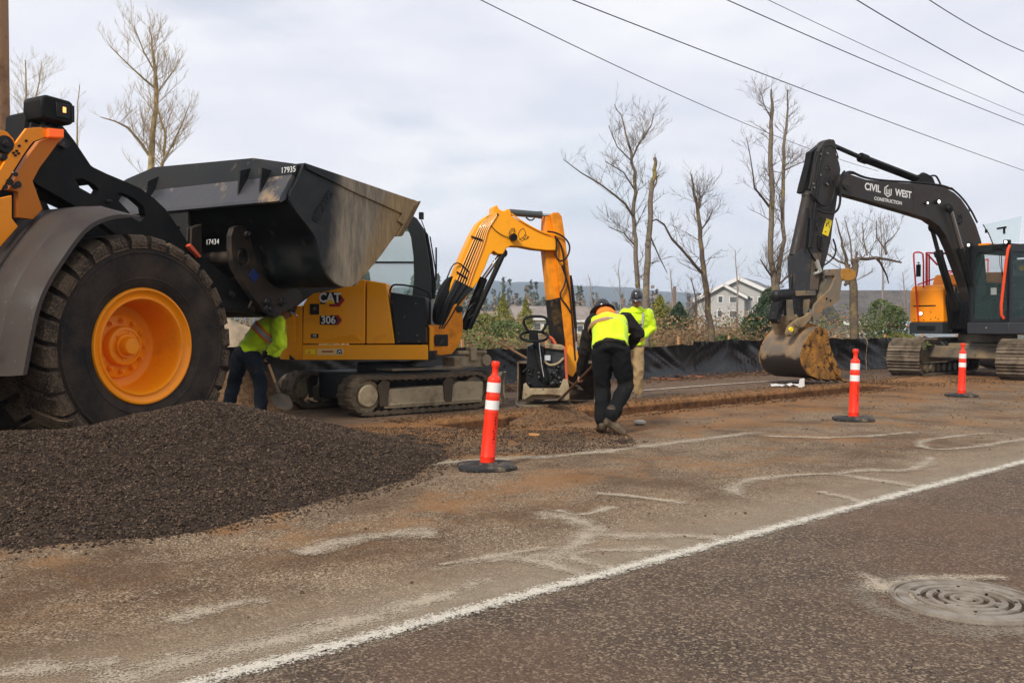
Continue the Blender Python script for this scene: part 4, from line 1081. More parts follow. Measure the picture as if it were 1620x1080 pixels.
# ---- cab on the far side
YC0, YC1 = .25, 1.22
def cp_(px, py): return LP(px, py, MH, YC0)
cabx0 = cp_(585, 400)[0]; zr = cp_(650, 338)[1]
def cabring(y): return [cp_(682, 470), cp_(682, 440), cp_(678, 405), (cp_(670, 362)), cp_(659, 345), cp_(650, 340), (cabx0 - .1, zr - .0), (cabx0 - .28, zr - .10), (cabx0 - .32, cp_(600, 470)[1])]
def cabinner(): return [cp_(652, 468), cp_(655, 440), cp_(654, 405), cp_(650, 375), cp_(645, 361), cp_(635, 356), (cabx0 - .06, zr - .10), (cabx0 - .2, zr - .2), (cabx0 - .22, cp_(600, 462)[1])]
b = MB()
for y in (YC0, YC1 - .05): b.prism(cabring(y), y, y + .05, holes=[cabinner()])
ro = cabring(0)
b.prism([ro[3], ro[4], ro[5], ro[6], ro[7], (ro[7][0] + .03, ro[7][1] - .05), (ro[6][0], ro[6][1] - .05), (ro[5][0], ro[5][1] - .05), (ro[4][0] - .03, ro[4][1] - .04), (ro[3][0] - .04, ro[3][1] - .02)], YC0 + .05, YC1 - .05)
b.prism([ro[8], ro[7], (ro[7][0] + .04, ro[7][1]), (ro[8][0] + .04, ro[8][1])], YC0 + .05, YC1 - .05)
b.box(((ro[0][0] + ro[8][0]) / 2, (YC0 + YC1) / 2, z_s0 + .42), (ro[0][0] - ro[8][0], YC1 - YC0 - .01, .84))
# front right pillar seen solid, lower sill
b.box((cp_(667, 440)[0], YC1 - .10, 1.9), (.10, .12, .9))
cab = up(b.build('cab', cabblk, None, .006, smooth=0))
x1, z1 = cp_(592, 415); x2, z2 = cp_(652, 415)
b = MB(); b.box(((x1 + x2) / 2 - .2, YC0 + .01, z1), (x2 - x1 + .5, .025, .03)); b.build('window_bar', cabblk, cab, smooth=0)
sgl = glassmat('small_cab_glass', (.25, .38, .36), .20)
b = MB(); b.prism(cabinner(), YC0 + .02, YC0 + .026); b.build('side_window', sgl, cab, smooth=0)
b = MB(); b.prism(cabinner(), YC1 - .03, YC1 - .024); b.build('side_window', sgl, cab, smooth=0)
wf = [cp_(682, 462), cp_(680, 425), cp_(672, 370)]
b = MB(); b.tube([(p[0] + .02, YC0 + .12, p[1]) for p in wf], .012, 6); b.tube([(wf[0][0] + .05, YC0 + .2, wf[0][1]), (wf[1][0] + .06, YC0 + .4, wf[1][1]), (wf[2][0] + .05, YC0 + .4, wf[2][1])], .01, 6); b.box((wf[1][0] + .07, YC0 + .4, wf[1][1] + .1), (.02, .1, .5)); b.build('windscreen_wiper', black_paint, cab)
b = MB(); x, z = cp_(664, 343); b.box((x + .02, YC0 + .05, z + .02), (.07, .10, .10)); b.tube([(x + .05, YC0 + .05, z - .35), (x + .08, YC0 + .05, z - .2), (x + .02, YC0 + .05, z - .04)], .008, 6); b.build('work_lamp', black_paint, cab, .006)
b = MB(); xs = cabx0 + .1; b.box((xs, .75, 1.35), (.5, .5, .16)); b.box((xs - .22, .75, 1.72), (.13, .46, .72), (0, -8, 0)); b.box((xs - .26, .75, 2.15), (.08, .26, .2)); b.build('seat', seat_m, cab, .03)
b = MB(); b.tube([(xs + .35, .55, 1.3), (xs + .38, .55, 1.6), (xs + .45, .5, 1.72)], .02, 8); b.ball((xs + .46, .5, 1.74), .035, 8); b.box((xs + .62, .42, 1.95), (.06, .16, .22), (0, 25, 0)); b.cyl((xs + .6, .42, 1.4), (xs + .62, .42, 1.9), .015, 8); b.build('controls', black_paint, cab, .004)

# ---- swing bracket and boom, boom plane swung a little
BA = R(16); piv = LP(703, 520, MH, .10)
pw = MH @ Vector((piv[0], .10, 0))
MBm = frame(pw, BA)            # x = along the boom, y=0 is the boom's middle plane
MRB = MU.inverted() @ MBm
def bo(o): o.parent = ex; o.matrix_basis = MRB; return o
def bp_(l, y=-.14): return TR(l, MBm, y)
b = MB()
br1 = bp_([(677, 514), (700, 514), (708, 500), (714, 484), (722, 480), (730, 492), (732, 512), (731, 530), (724, 548), (714, 560), (696, 562), (677, 560)], -.16)
b.prism(br1, -.19, -.13); b.prism(br1, .13, .19)
lo_ = bp_([(677, 528), (700, 528), (712, 545), (706, 560), (677, 560)], -.16); b.prism(lo_, -.13, .13)
orange_rust = mat('scuffed_yellow_paint', (.80, .27, .004), .45, dirt=((.50, .15, .012), 4.5, .45, .68), grit=((.09, .05, .025), 9, .66, .74))
sb_ = bo(b.build('swing_bracket', orange_rust, None, .01, smooth=0))
fr = bp_([(677, 516), (677, 568), (684, 566), (684, 518)], -.2); b = MB(); b.prism(fr, -.3, .3); bo(b.build('swing_post', cat_paint, None, .01, smooth=0))
x, z = bp_([(697, 538)])[0]; b = MB(); b.box((x, -.197, z), (.20, .02, .17)); bo(b.build('swing_notch_shade', dark_steel, None, .01))  # dark box laid on the bracket for the shade inside its notch
x, z = bp_([(692, 537)])[0]; b = MB(); b.cyl((x, 0, z - .22), (x, 0, z + .22), .10, 20); b.box((x - .02, -.15, z), (.22, .08, .12)); bo(b.build('swing_pin', dark_steel, None, .01))
x, z = bp_([(725, 489)])[0]; b = MB(); b.cyl((x, -.24, z), (x, .24, z), .05, 18); bo(b.build('pin', dark_steel, None, .006))
boom_px = [(712, 488), (709, 470), (713, 448), (722, 424), (733, 398), (746, 370), (756, 353), (768, 343), (780, 336), (781, 327), (786, 324), (790, 331), (797, 334), (804, 330), (808, 333), (809, 341), (820, 348), (840, 358), (862, 369), (878, 376), (884, 386), (880, 396), (866, 396), (846, 394), (826, 390), (808, 389), (801, 393), (796, 402), (788, 402), (781, 397), (775, 403), (767, 424), (756, 446), (744, 462), (733, 478), (727, 494), (720, 498)]
bm_ = bp_(boom_px, -.13)
b = MB(); b.prism(bm_, -.13, .13); boom = bo(b.build('boom', cat_paint, None, .012, smooth=0))
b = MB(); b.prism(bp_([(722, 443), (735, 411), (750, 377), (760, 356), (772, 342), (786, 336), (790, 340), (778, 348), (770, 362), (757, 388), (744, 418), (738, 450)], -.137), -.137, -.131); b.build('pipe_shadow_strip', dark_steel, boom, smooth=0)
# steel pipes and hoses along the boom's back
pipe_m = mat('pipe_highlight_orange', (.88, .42, .08), .3, coat=.4)  # orange made lighter so the pipes' highlights sit in the colour
for j in range(6):
    off_ = j * 3.1
    path = [(722 + off_ * 1.25, 444 + off_ * .55), (735 + off_ * 1.15, 412 + off_ * .5), (750 + off_ * 1.05, 378 + off_ * .45), (759 + off_ * .8, 358 + off_ * .35), (772 + off_ * .5, 344 + off_ * .4), (786, 337 + off_ * .25)]
    b = MB(); b.tube([(p[0], -.145, p[1]) for p in ch2(bp_(path, -.145), 1)], .010, 6); b.build('hydraulic_pipe', pipe_m, boom)
for j in range(9):
    o = j * 2.6
    path = [(722 + o * 1.15, 443 + o * .6), (713 + o * 1.0, 462 + o * .3), (704 + o * .9, 480 + o * .1), (698 + o * .75, 500), (692 + o * .4, 520)]
    b = MB(); b.tube([(p[0], -.15 - .012 * (j % 3), p[1]) for p in ch2(bp_(path, -.15), 2)], .021, 7); b.build('hose', rubber, boom)
b = MB(); b.tube([(p[0], -.17, p[1]) for p in ch2(bp_([(707, 440), (716, 418), (726, 415), (738, 426), (742, 430)], -.17), 2)], .011, 6); b.build('hose', rubber, boom)
sheath = bp_([(694, 470), (700, 452), (712, 436), (724, 438), (731, 446), (722, 462), (714, 484), (708, 505), (700, 514), (688, 512), (688, 490)], -.10)
b = MB(); b.prism(ch2(sheath, 2, True), -.12, .12); b.build('hose_sleeve', mat('sleeve_black', (.012, .012, .012), .6, bump=(35, .8)), boom, .02)
for (px_, py_, qx, qy) in ((745, 374, 763, 380), (722, 430, 738, 440)):
    a, c = bp_([(px_, py_), (qx, qy)], -.15); b = MB(); b.cyl((a[0], -.16, a[1]), (c[0], -.16, c[1]), .014, 6); b.build('pipe_clamp', dark_steel, boom)
b = MB(); b.tube([(p[0], -.15, p[1]) for p in ch2(bp_([(809, 338), (825, 350), (850, 364), (868, 371), (880, 372)], -.15), 1)], .012, 6); b.build('hydraulic_pipe', cat_paint, boom)
b = MB(); b.tube([(p[0], -.15, p[1]) for p in ch2(bp_([(776, 356), (785, 366), (798, 374), (810, 376)], -.15), 1)], .006, 6); b.tube([(p[0], -.15, p[1]) for p in ch2(bp_([(805, 372), (808, 362), (815, 361), (812, 372)], -.15), 1)], .006, 6); b.build('cable', rubber, boom)
# work lamp on the boom and a painted line drawing mark
x, z = bp_([(812, 375.5)], -.2)[0]; b = MB(); b.cyl((x, -.24, z), (x, -.14, z), .058, 20, .05); b.build('work_lamp', black_paint, boom, .006)
b = MB(); b.cyl((bp_([(805, 373)])[0][0], -.18, z), (x, -.18, z), .03, 10); b.build('lamp_bracket', black_paint, boom)
mk = [[(820, 370), (823, 364), (828, 361), (832, 368), (829, 374), (822, 379), (820, 370)], [(826, 376), (832, 379), (836, 376), (832, 371), (830, 379)], [(822, 378), (826, 381), (830, 378)], [(833, 377), (837, 374)]]
b = MB()
for l in mk: b.tube([(p[0], -.132, p[1]) for p in bp_(l, -.132)], .0045, 4)
b.build('painted_mark', blk_s, boom)
# boom cylinder
b = MB(); a, c, d_ = bp_([(733, 521), (765, 440), (795, 398)], 0)
for (yy) in (0,):
    b.cyl((a[0], yy, a[1]), (c[0], yy, c[1]), .062, 18)
bc_ = bo(b.build('boom_cylinder', black_paint, None))
b = MB(); b.cyl((c[0], 0, c[1]), (d_[0], 0, d_[1]), .034, 14); b.build('rod', chrome, bc_)
b = MB(); e_, f_ = bp_([(742, 520), (797, 400)], -.09); b.cyl((e_[0], -.09, e_[1]), (f_[0], -.09, f_[1]), .040, 14); b.ball((f_[0], -.06, f_[1]), .07, 10); b.build('cylinder_guard', black_paint, bc_)
b = MB(); b.tube([(p[0], -.1, p[1]) for p in ch2(bp_([(740, 505), (752, 495), (757, 483), (750, 478), (740, 490)], -.1), 2)], .009, 6); b.build('hose', rubber, bc_)
# stick (facing a bit towards the machine)
st_px = [(871, 339), (876, 336), (884, 336), (889, 342), (894, 374), (898, 405), (902, 440), (906, 488), (910, 530), (912, 560), (905, 572), (897, 560), (893, 528), (889, 490), (884, 440), (880, 400), (875, 360)]
stk = bp_(st_px, -.10)
b = MB(); b.prism(stk, -.10, .10); stick = bo(b.build('stick', orange_rust, None, .01, smooth=0))
wl = bp_([(863, 342), (873, 340), (884, 440), (893, 530), (895, 560), (884, 556), (877, 528), (870, 470), (862, 396)], -.02)
b = MB(); b.prism(wl, -.02, .20); b.build('stick_underside', orange_rust, stick, .008, smooth=0)
b = MB(); b.prism(bp_([(871, 474), (888, 470), (892, 492), (894, 540), (884, 558), (877, 530)], -.06), -.08, .20); b.build('stick_hose_guard', mat('guard_black', (.012, .011, .010), .7, dirt=((.09, .055, .02), 7, .5, .66), bump=(10, .6)), stick, .01, smooth=0)
# bucket cylinder on the stick's front and hoses
b = MB(); a, c, d_ = bp_([(899, 436), (908, 520), (911, 562)], 0); b.cyl((a[0], 0, a[1]), (c[0], 0, c[1]), .055, 16); bk2 = bo(b.build('bucket_cylinder', black_paint, None))
b = MB(); b.cyl((c[0], 0, c[1]), (d_[0], 0, d_[1]), .03, 12); b.build('rod', chrome, bk2)
for path, y in (([(866, 366), (880, 368), (894, 376), (902, 388), (900, 402), (893, 412), (884, 413), (879, 405), (881, 385), (879, 375)], -.16),
                ([(878, 374), (886, 384), (891, 400), (893, 425), (896, 440), (892, 455), (886, 464), (888, 474), (896, 482), (903, 495)], -.15),
                ([(889, 420), (896, 440), (901, 460), (904, 490), (907, 530), (910, 570)], -.13), ([(904, 440), (908, 470), (910, 500), (912, 540)], -.12)):
    b = MB(); b.tube([(p[0], y, p[1]) for p in ch2(bp_(path, y), 2)], .014, 7); b.build('hose', rubber, stick)
# stick cylinder on top
b = MB(); a, c, d_ = bp_([(806, 336), (854, 340), (873, 341)], 0); b.cyl((a[0], 0, a[1]), (c[0], 0, c[1]), .052, 18); b.cyl((c[0] - .02, 0, c[1]), (c[0] + .03, 0, c[1]), .058, 18)
sc_ = bo(b.build('stick_cylinder', mat('cylinder_grey', (.06, .065, .07), .35), None))
b = MB(); b.cyl((c[0], 0, c[1]), (d_[0], 0, d_[1]), .028, 14); b.build('rod', chrome, sc_)
b = MB(); b.tube([(p[0], -.06, p[1]) for p in ch2(bp_([(832, 344), (838, 349), (843, 348), (846, 344)], -.06), 2)], .012, 6); b.build('hose', rubber, sc_)
# linkage and bucket at the stick's foot, opening towards the camera
kb = P(880, 634, 14.6)
MK = frame((kb.x, kb.y, 0), R(-4)); MRK = MU.inverted() @ MK
b = MB()
pr = [(-.05, .62), (.02, .66), (.40, .60), (.56, .42), (.56, .20), (.40, .05), (.12, .0), (-.10, .02), (-.08, .05), (.12, .035), (.37, .085), (.52, .22), (.52, .40), (.37, .56), (.02, .62)]
v0 = MB(); v0.prism(pr, -.60, .60)
b.add([(v[1], v[0], v[2]) for v in v0.v], v0.f)
bk3 = b.build('bucket', mat('muddy_bucket', (.075, .058, .042), .75, dirt=((.17, .12, .075), 4, .45, .65), bump=(12, .4)), None, smooth=35); bk3.parent = ex; bk3.matrix_basis = MRK
for sx in (-.62, .60):
    v0 = MB(); v0.prism([(-.07, .64), (.40, .60), (.56, .42), (.56, .20), (.40, .04), (.12, -.01), (-.22, .02), (-.14, .18), (-.06, .42)], sx, sx + .025)
    b = MB(); b.add([(v[1], v[0], v[2]) for v in v0.v], v0.f); b.build('bucket_side', tanm, bk3, .004, smooth=0)
b = MB(); b.cyl((.1, .3, .66), (.5, .3, .66), .05, 12)
for xx in (.16, .42): b.box((xx, .28, .70), (.03, .3, .26))
b.build('bucket_ears', muddy_steel, bk3, .005)
b = MB(); l_ = bp_([(902, 545), (914, 556), (916, 580), (906, 596), (896, 590), (896, 562)], -.13); b.prism(l_, -.13, -.10); b.prism(l_, .10, .13)
bo(b.build('linkage', mat('linkage_yellow', (.78, .30, .01), .5), None, .006, smooth=0))
# blade cylinder knuckles seen above the near track
b = MB(); c_ = P(735, 572, 13.9); cl = MU.inverted() @ c_; b.box(cl, (.62, .3, .16), (0, 0, 0)); b.cyl(cl + Vector((-.25, -.14, .14)), cl + Vector((.3, -.14, .14)), .035, 10); b.box(cl + Vector((.02, -.14, .12)), (.12, .14, .2)); b.cyl(cl + Vector((.28, -.2, .02)), cl + Vector((.28, .1, .02)), .09, 16)
b.build('blade_mount', tanm, ex, .01)
# ================================================================ BIG BLACK AND YELLOW EXCAVATOR
XO = Vector((11.64, 22.44, 0)); XA = R(223.5); MXU = frame(XO, XA)
bx = empty('large_excavator', XO, XA, 'big excavator with charcoal boom and red handrails, bucket resting beyond the trench', 'excavator')
WA = R(210); MXH = frame(XO, WA); MRX = MXU.inverted() @ MXH
def xo(o): o.parent = bx; o.matrix_basis = MRX; return o
char = mat('charcoal_paint', (.024, .0205, .0185), .42, dirt=((.042, .033, .027), 2.5, .42, .7), grit=((.12, .09, .06), 22, .66, .78))
shoe_m = mat('muddy_track_shoe', (.11, .086, .062), .72, .2, var=((.20, .155, .11), 2.5, .42, .62), dirt=((.05, .036, .026), 6, .5, .7), bump=(14, .5))
grey_belt = mat('grey_skirt', (.030, .032, .036), .45, grit=((.12, .09, .06), 20, .66, .8))
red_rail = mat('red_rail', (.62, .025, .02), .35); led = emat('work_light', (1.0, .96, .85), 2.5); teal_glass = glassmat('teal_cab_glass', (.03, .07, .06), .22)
for sgn in (-1, 1):
    ya, yb = sorted((sgn * .85, sgn * 1.62))
    track_unit(bx, MXU, -1.5, 1.5, ya, yb, .02, .43, shoe_m, tanm, rubber_=False, nl=38)
    b = MB(); yc = sgn * 1.235
    b.prism([(-1.3, .32), (1.25, .32), (1.45, .40), (1.3, .62), (-1.3, .62)], yc - .2, yc + .2); b.build('track_frame', muddy_steel, bx, .02, smooth=0)
    for xx in (-1.5, 1.5):
        b = MB(); b.lathe([(.0, -.17), (.16, -.17), (.18, -.12), (.30, -.10), (.31, -.16), (.375, -.16), (.375, .16), (.31, .16), (.30, .10), (.18, .12), (.16, .17), (0, .17)], (xx, yc, .45), 'y', 32); b.build('idler' if xx > 0 else 'sprocket', muddy_steel, bx, smooth=30)
    for xx in (-1.05, -.7, -.35, 0, .35, .7, 1.05):
        b = MB(); b.cyl((xx, yc - .22, .17), (xx, yc + .22, .17), .10, 16); b.build('roller', muddy_steel, bx)
b = MB(); b.box((0, 0, .62), (1.5, 1.3, .36)); b.box((.75, 0, .58), (.35, 2.2, .30), (0, 0, 0)); b.box((-.75, 0, .58), (.35, 2.2, .30)); b.cyl((0, 0, .8), (0, 0, 1.02), .65, 36); b.build('undercarriage', muddy_steel, bx, .03)

# house: x forward (boom), +y = cab side (towards the camera)
b = MB(); b.prism([(1.15, 1.02), (1.15, 1.30), (-2.3, 1.30), (-2.55, 1.02)], -1.33, -.42); skirt3 = xo(b.build('skirt', grey_belt, None, .015, smooth=0))
b = MB(); b.prism([(1.12, 1.30), (1.12, 2.08), (1.02, 2.22), (.3, 2.26), (-1.2, 2.26), (-2.2, 2.3), (-2.5, 2.1), (-2.5, 1.30)], -1.345, -.42); eng = xo(b.build('engine_housing', orange_paint, None, .035, smooth=0))
b = MB(); b.prism([(.55, 2.24), (.42, 2.50), (-.9, 2.55), (-2.0, 2.50), (-2.2, 2.24)], -1.15, .3); b.build('engine_hood', orange_paint, eng, .04, smooth=0)
b = MB(); b.box((1.122, -.93, 1.71), (.012, .62, .028)); b.build('vent_slot', black_paint, eng, smooth=0)
b = MB(); b.box((1.155, -.86, 1.16), (.02, .5, .12)); b.build('step_recess', black_paint, skirt3, .005)
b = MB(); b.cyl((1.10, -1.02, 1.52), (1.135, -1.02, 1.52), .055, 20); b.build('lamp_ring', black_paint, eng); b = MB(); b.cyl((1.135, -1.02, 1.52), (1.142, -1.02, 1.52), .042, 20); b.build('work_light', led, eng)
for (yy, zz) in ((-.75, 1.55), (-.62, 1.42), (-.75, 1.38), (-1.2, 1.38), (-.55, 1.38), (-.95, 1.36)):
    b = MB(); b.cyl((1.118, yy, zz), (1.128, yy, zz), .014, 8); b.build('bolt', dark_steel, eng)
b = MB(); b.box((-1.0, .0, 1.14), (3.2, 2.5, .2)); b.prism([(.95, 1.05), (.95, 1.5), (.5, 2.3), (.1, 2.3), (-.3, 1.5), (-.3, 1.05)], -.40, -.30); b.prism([(.95, 1.05), (.95, 1.5), (.5, 2.0), (.1, 2.0), (-.3, 1.5), (-.3, 1.05)], .28, .34); b.box((-.6, 0, 1.7), (1.2, .7, 1.1)); xo(b.build('revolving_frame', black_paint, None, .01))
b = MB(); b.prism([(-.6, 1.05), (-.6, 2.2), (-2.4, 2.2), (-2.9, 1.9), (-2.9, 1.0), (-2.5, .95)], -.4, 1.3); xo(b.build('counterweight', orange_paint, None, .06, smooth=0))
# hoses and valve clutter between engine box and cab
random.seed(3)
for j in range(14):
    y = -.36 + .045 * j; b = MB(); b.tube([(p.x, p.y, p.z) for p in chaikin([(1.0 + .02 * (j % 3), y, 2.12 - .05 * (j % 2)), (1.14, y + .02, 1.9), (1.1, y + .05, 1.5), (.96, y, 1.15)], 2)], .022, 6); xo(b.build('hose', rubber, None))
for j in range(4):
    y = -.22 + .1 * j; b = MB(); b.box((1.12, y, 2.13), (.07, .07, .05)); b.cyl((1.13, y, 2.0), (1.13, y, 2.12), .02, 8); xo(b.build('hose_fitting', muddy_steel, None, .004))
# cab
cx0, cx1, cy0, cy1, cz0, cz1 = -.45, 1.28, .36, 1.33, 1.30, 3.06
b = MB(); b.box(((cx0 + cx1) / 2, (cy0 + cy1) / 2, 1.16), (cx1 - cx0 + .08, cy1 - cy0 + .05, .27)); cabbelt = xo(b.build('cab_skirt', grey_belt, None, .02))
b = MB(); b.cyl((1.33, .82, 1.17), (1.335, .82, 1.17), .012, 8); b.build('bolt', white_txt, cabbelt)
def frame_x(b, outer_, inner_, x0, x1):
    t = MB(); t.prism(outer_, x0, x1, holes=[inner_]); b.add([(v[1], v[0], v[2]) for v in t.v], t.f)
b = MB()
fo = [(cy0, cz0), (cy1, cz0), (cy1, cz1 - .08), (cy1 - .06, cz1), (cy0 + .06, cz1), (cy0, cz1 - .08)]
def TX(px, py, M, x):
    Mi = M.inverted(); o = Mi @ EYE; d = Mi.to_3x3() @ ray(px, py); k = (x - o.x) / d.x; p = o + d * k; return (p.y, p.z)
fi = [(cy0 + .10, cz0 + .13), (cy0 + .16, cz0 + .07), (cy1 - .12, cz0 + .07), (cy1 - .07, cz0 + .14), (cy1 - .07, cz1 - .17), (cy1 - .11, cz1 - .13), (cy0 + .24, cz1 - .15), (cy0 + .16, cz1 - .25)]
frame_x(b, fo, fi, cx1 - .06, cx1)
ri = [(cy0 + .10, 2.1), (cy1 - .10, 2.1), (cy1 - .10, cz1 - .2), (cy0 + .10, cz1 - .2)]
frame_x(b, fo, ri, cx0, cx0 + .06)
so = [(cx0, cz0), (cx1, cz0), (cx1, cz1 - .05), (cx1 - .05, cz1), (cx0, cz1)]
b.prism(so, cy1 - .05, cy1, holes=[[(cx0 + .75, cz0 + .12), (cx1 - .09, cz0 + .12), (cx1 - .09, cz1 - .16), (cx0 + .75, cz1 - .16)], [(cx0 + .1, cz0 + .8), (cx0 + .66, cz0 + .8), (cx0 + .66, cz1 - .16), (cx0 + .1, cz1 - .16)]])
b.prism(so, cy0, cy0 + .05, holes=[[(cx0 + .3, cz0 + .75), (cx1 - .09, cz0 + .35), (cx1 - .09, cz1 - .16), (cx0 + .3, cz1 - .16)]])
b.box(((cx0 + cx1) / 2, (cy0 + cy1) / 2, cz1 - .01), (cx1 - cx0 - .05, cy1 - cy0 - .06, .06)); b.box(((cx0 + cx1) / 2, (cy0 + cy1) / 2, cz0 + .02), (cx1 - cx0 - .1, cy1 - cy0 - .1, .05))
cab3 = xo(b.build('cab', mat('cab_dark', (.014, .016, .018), .4, grit=((.10, .08, .06), 30, .68, .8)), None, .015, smooth=0))
t = MB(); t.prism(fi, cx1 - .035, cx1 - .028); b = MB(); b.add([(v[1], v[0], v[2]) for v in t.v], t.f); b.build('windscreen', teal_glass, cab3, smooth=0)
b = MB(); b.prism([(cx0 + .75, cz0 + .12), (cx1 - .09, cz0 + .12), (cx1 - .09, cz1 - .16), (cx0 + .75, cz1 - .16)], cy1 - .03, cy1 - .024); b.build('door_window', teal_glass, cab3, smooth=0)
b = MB(); b.prism([(cx0 + .1, cz0 + .8), (cx0 + .66, cz0 + .8), (cx0 + .66, cz1 - .16), (cx0 + .1, cz1 - .16)], cy1 - .03, cy1 - .024); b.build('rear_side_window', teal_glass, cab3, smooth=0)
b = MB(); b.box((.2, .84, 1.65), (.5, .5, .14)); b.box((-.02, .84, 2.1), (.14, .48, .8), (0, -6, 0)); b.build('seat', seat_m, cab3, .04)
b = MB(); b.box((-.02, .80, 2.58), (.10, .34, .42), (0, -6, 0)); hr_ = b.build('headrest', mat('grey_green_cover', (.20, .24, .22), .8), cab3, .05)
b = MB(); b.cyl((.036, .86, 2.58), (.045, .86, 2.58), .07, 8); b.build('yellow_badge', yel, hr_)
for yy in (.60, .66, .72):
    b = MB(); b.box((.04, yy - .02, 2.62), (.01, .02, .14)); b.build('dark_slot', black_paint, hr_, smooth=0)
b = MB()
for yy in (.62, 1.06):
    b.box((.45, yy, 1.85), (.4, .12, .08)); b.cyl((.62, yy, 1.85), (.66, yy, 2.12), .02, 8); b.ball((.66, yy, 2.14), .04, 8)
b.box((.98, .5, 2.15), (.06, .16, .26), (0, 0, 20)); b.cyl((1.05, .74, 1.35), (1.0, .74, 1.75), .02, 8); b.cyl((1.05, .92, 1.35), (1.0, .92, 1.75), .02, 8); b.build('controls', black_paint, cab3, .004)
b = MB(); b.box((.9, .72, 2.02), (.02, .12, .16), (0, 10, 25)); b.build('paper', white_txt, cab3)
b = MB(); b.tube([(1.30, 1.14, 3.0), (1.31, 1.16, 2.6), (1.31, 1.20, 2.3)], .010, 6); b.tube([(1.30, 1.08, 3.0), (1.31, 1.12, 2.6), (1.31, 1.20, 2.3)], .007, 6); b.box((1.30, 1.05, 3.0), (.06, .22, .06)); b.build('wiper', black_paint, cab3)
b = MB(); b.tube([(p.x, p.y, p.z) for p in chaikin([(1.34, cy1 + .04, 3.02), (1.40, cy1 + .02, 2.9), (1.40, cy1 - .06, 2.2), (1.40, cy1 - .13, 1.50), (1.32, cy1 - .10, 1.38)], 1)], .032, 10); b.build('cab_handrail', mat('orange_red_rail', (.72, .07, .02), .35), cab3)
for (yy, px_) in ((cy0 + .02, 0), (cy1 - .05, 0)):
    b = MB(); b.box((cx1 + .02, yy, cz1 + .04), (.10, .13, .10)); lm = b.build('roof_lamp', black_paint, cab3, .01)
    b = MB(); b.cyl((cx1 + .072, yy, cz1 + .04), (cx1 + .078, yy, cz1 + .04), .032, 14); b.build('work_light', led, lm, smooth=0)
b = MB(); b.box((cx1 - .3, .6, cz1 + .045), (.3, .25, .05)); b.build('roof_ledge', orange_paint, cab3, .005)
# hinged glass standing above the roof
t = MB(); t.prism([(cy0 + .42, cz1 + .05), (cy1 + .05, cz1 + .05), (cy1 + .1, cz1 + .62), (cy0 + .16, cz1 + .52)], 0, .012)
b = MB(); b.add([(v[1] + 1.0, v[0], v[2]) for v in t.v], t.f); rv = b.build('roof_glass', glassmat('roof_glass_mat', (.25, .50, .48), .14), cab3, smooth=0)
b = MB(); b.tube([(1.02, cy0 + .16, cz1 + .52), (1.02, cy0 + .30, cz1 + .3), (1.02, cy0 + .42, cz1 + .02)], .012, 6); b.box((1.02, cy0 + .24, cz1 + .36), (.03, .05, .08)); b.build('glass_strut', black_paint, rv)
b = MB(); b.box((1.03, cy0 + .62, cz1 + .40), (.03, .22, .04), (4, 0, 0)); b.box((1.03, cy0 + .68, cz1 + .33), (.03, .04, .14)); b.build('glass_latch', black_paint, rv)
b = MB(); b.box((-.3, .8, cz1 + .06), (.5, .6, .08)); b.build('roof_rack', dark_steel, cab3, .01)
# red guard rails on the right platform
def tx(l, x): return [Vector((x, *TX(a, c, MXH, x))) for a, c in l]
b = MB(); b.tube(chaikin(tx([(1453, 508), (1449, 455), (1445, 403), (1447, 399), (1457, 399), (1461, 403), (1461, 455)], 1.16), 1), .020, 8); rr3 = xo(b.build('handrail', red_rail, None))
b = MB(); b.tube(tx([(1466, 456), (1466, 400), (1507, 401)], .9), .032, 8); b.tube(tx([(1468, 403), (1483, 419)], .9), .024, 8); b.tube(tx([(1470, 456), (1470, 402)], .85), .02, 8)
b.tube(chaikin(tx([(1509, 400), (1516, 420), (1514, 430), (1508, 432), (1509, 415)], .5), 1), .022, 8); b.tube(tx([(1498, 429), (1514, 428)], .5), .018, 8)
b.tube([(.9, -1.28, 2.25), (-2.0, -1.28, 3.0), (-2.0, -1.28, 2.3)], .02, 6); xo(b.build('guard_rail', red_rail, None))
b = MB(); v_ = tx([(1453, 428)], 1.25)[0]; b.box(v_, (.05, .10, .30)); b.tube([v_ + Vector((0, 0, .14)), v_ + Vector((0, .02, .2)), v_ + Vector((-.08, -.1, .2))], .012, 6); xo(b.build('mirror', black_paint, None, .015))

# ---- boom, traced in its own vertical plane
BYN = .27
def xb(l, y=BYN): return TR(l, MXH, y)
boomp = [(1328, 283), (1332, 276), (1340, 274), (1349, 277), (1370, 284), (1397, 287), (1438, 290), (1473, 293), (1496, 297), (1510, 305), (1521, 315), (1533, 333), (1544, 355), (1552, 379), (1558, 405), (1561, 440), (1563, 480), (1552, 496), (1540, 494), (1534, 478), (1529, 455), (1518, 425), (1508, 398), (1498, 375), (1486, 358), (1470, 347), (1438, 337), (1397, 325), (1370, 317), (1348, 311), (1331, 306), (1326, 295)]
b = MB(); b.prism(xb(boomp), .05, .27); boom3 = xo(b.build('boom', char, None, .012, smooth=0))
b = MB(); b.prism(xb([(1444, 295), (1446, 334), (1447, 334), (1445, 295)]), BYN + .001, BYN + .006); b.build('weld_seam', char, boom3, smooth=0)
for (qx, qy, r) in ((1337, 293, .10), (1539, 480, .10), (1500, 328, .10)):
    x, z = xb([(qx, qy)])[0]; b = MB(); b.cyl((x, -.10, z), (x, .33, z), r, 24); b.cyl((x, .3, z), (x, .35, z), r * .4, 12); b.build('pin', char, boom3, .006)
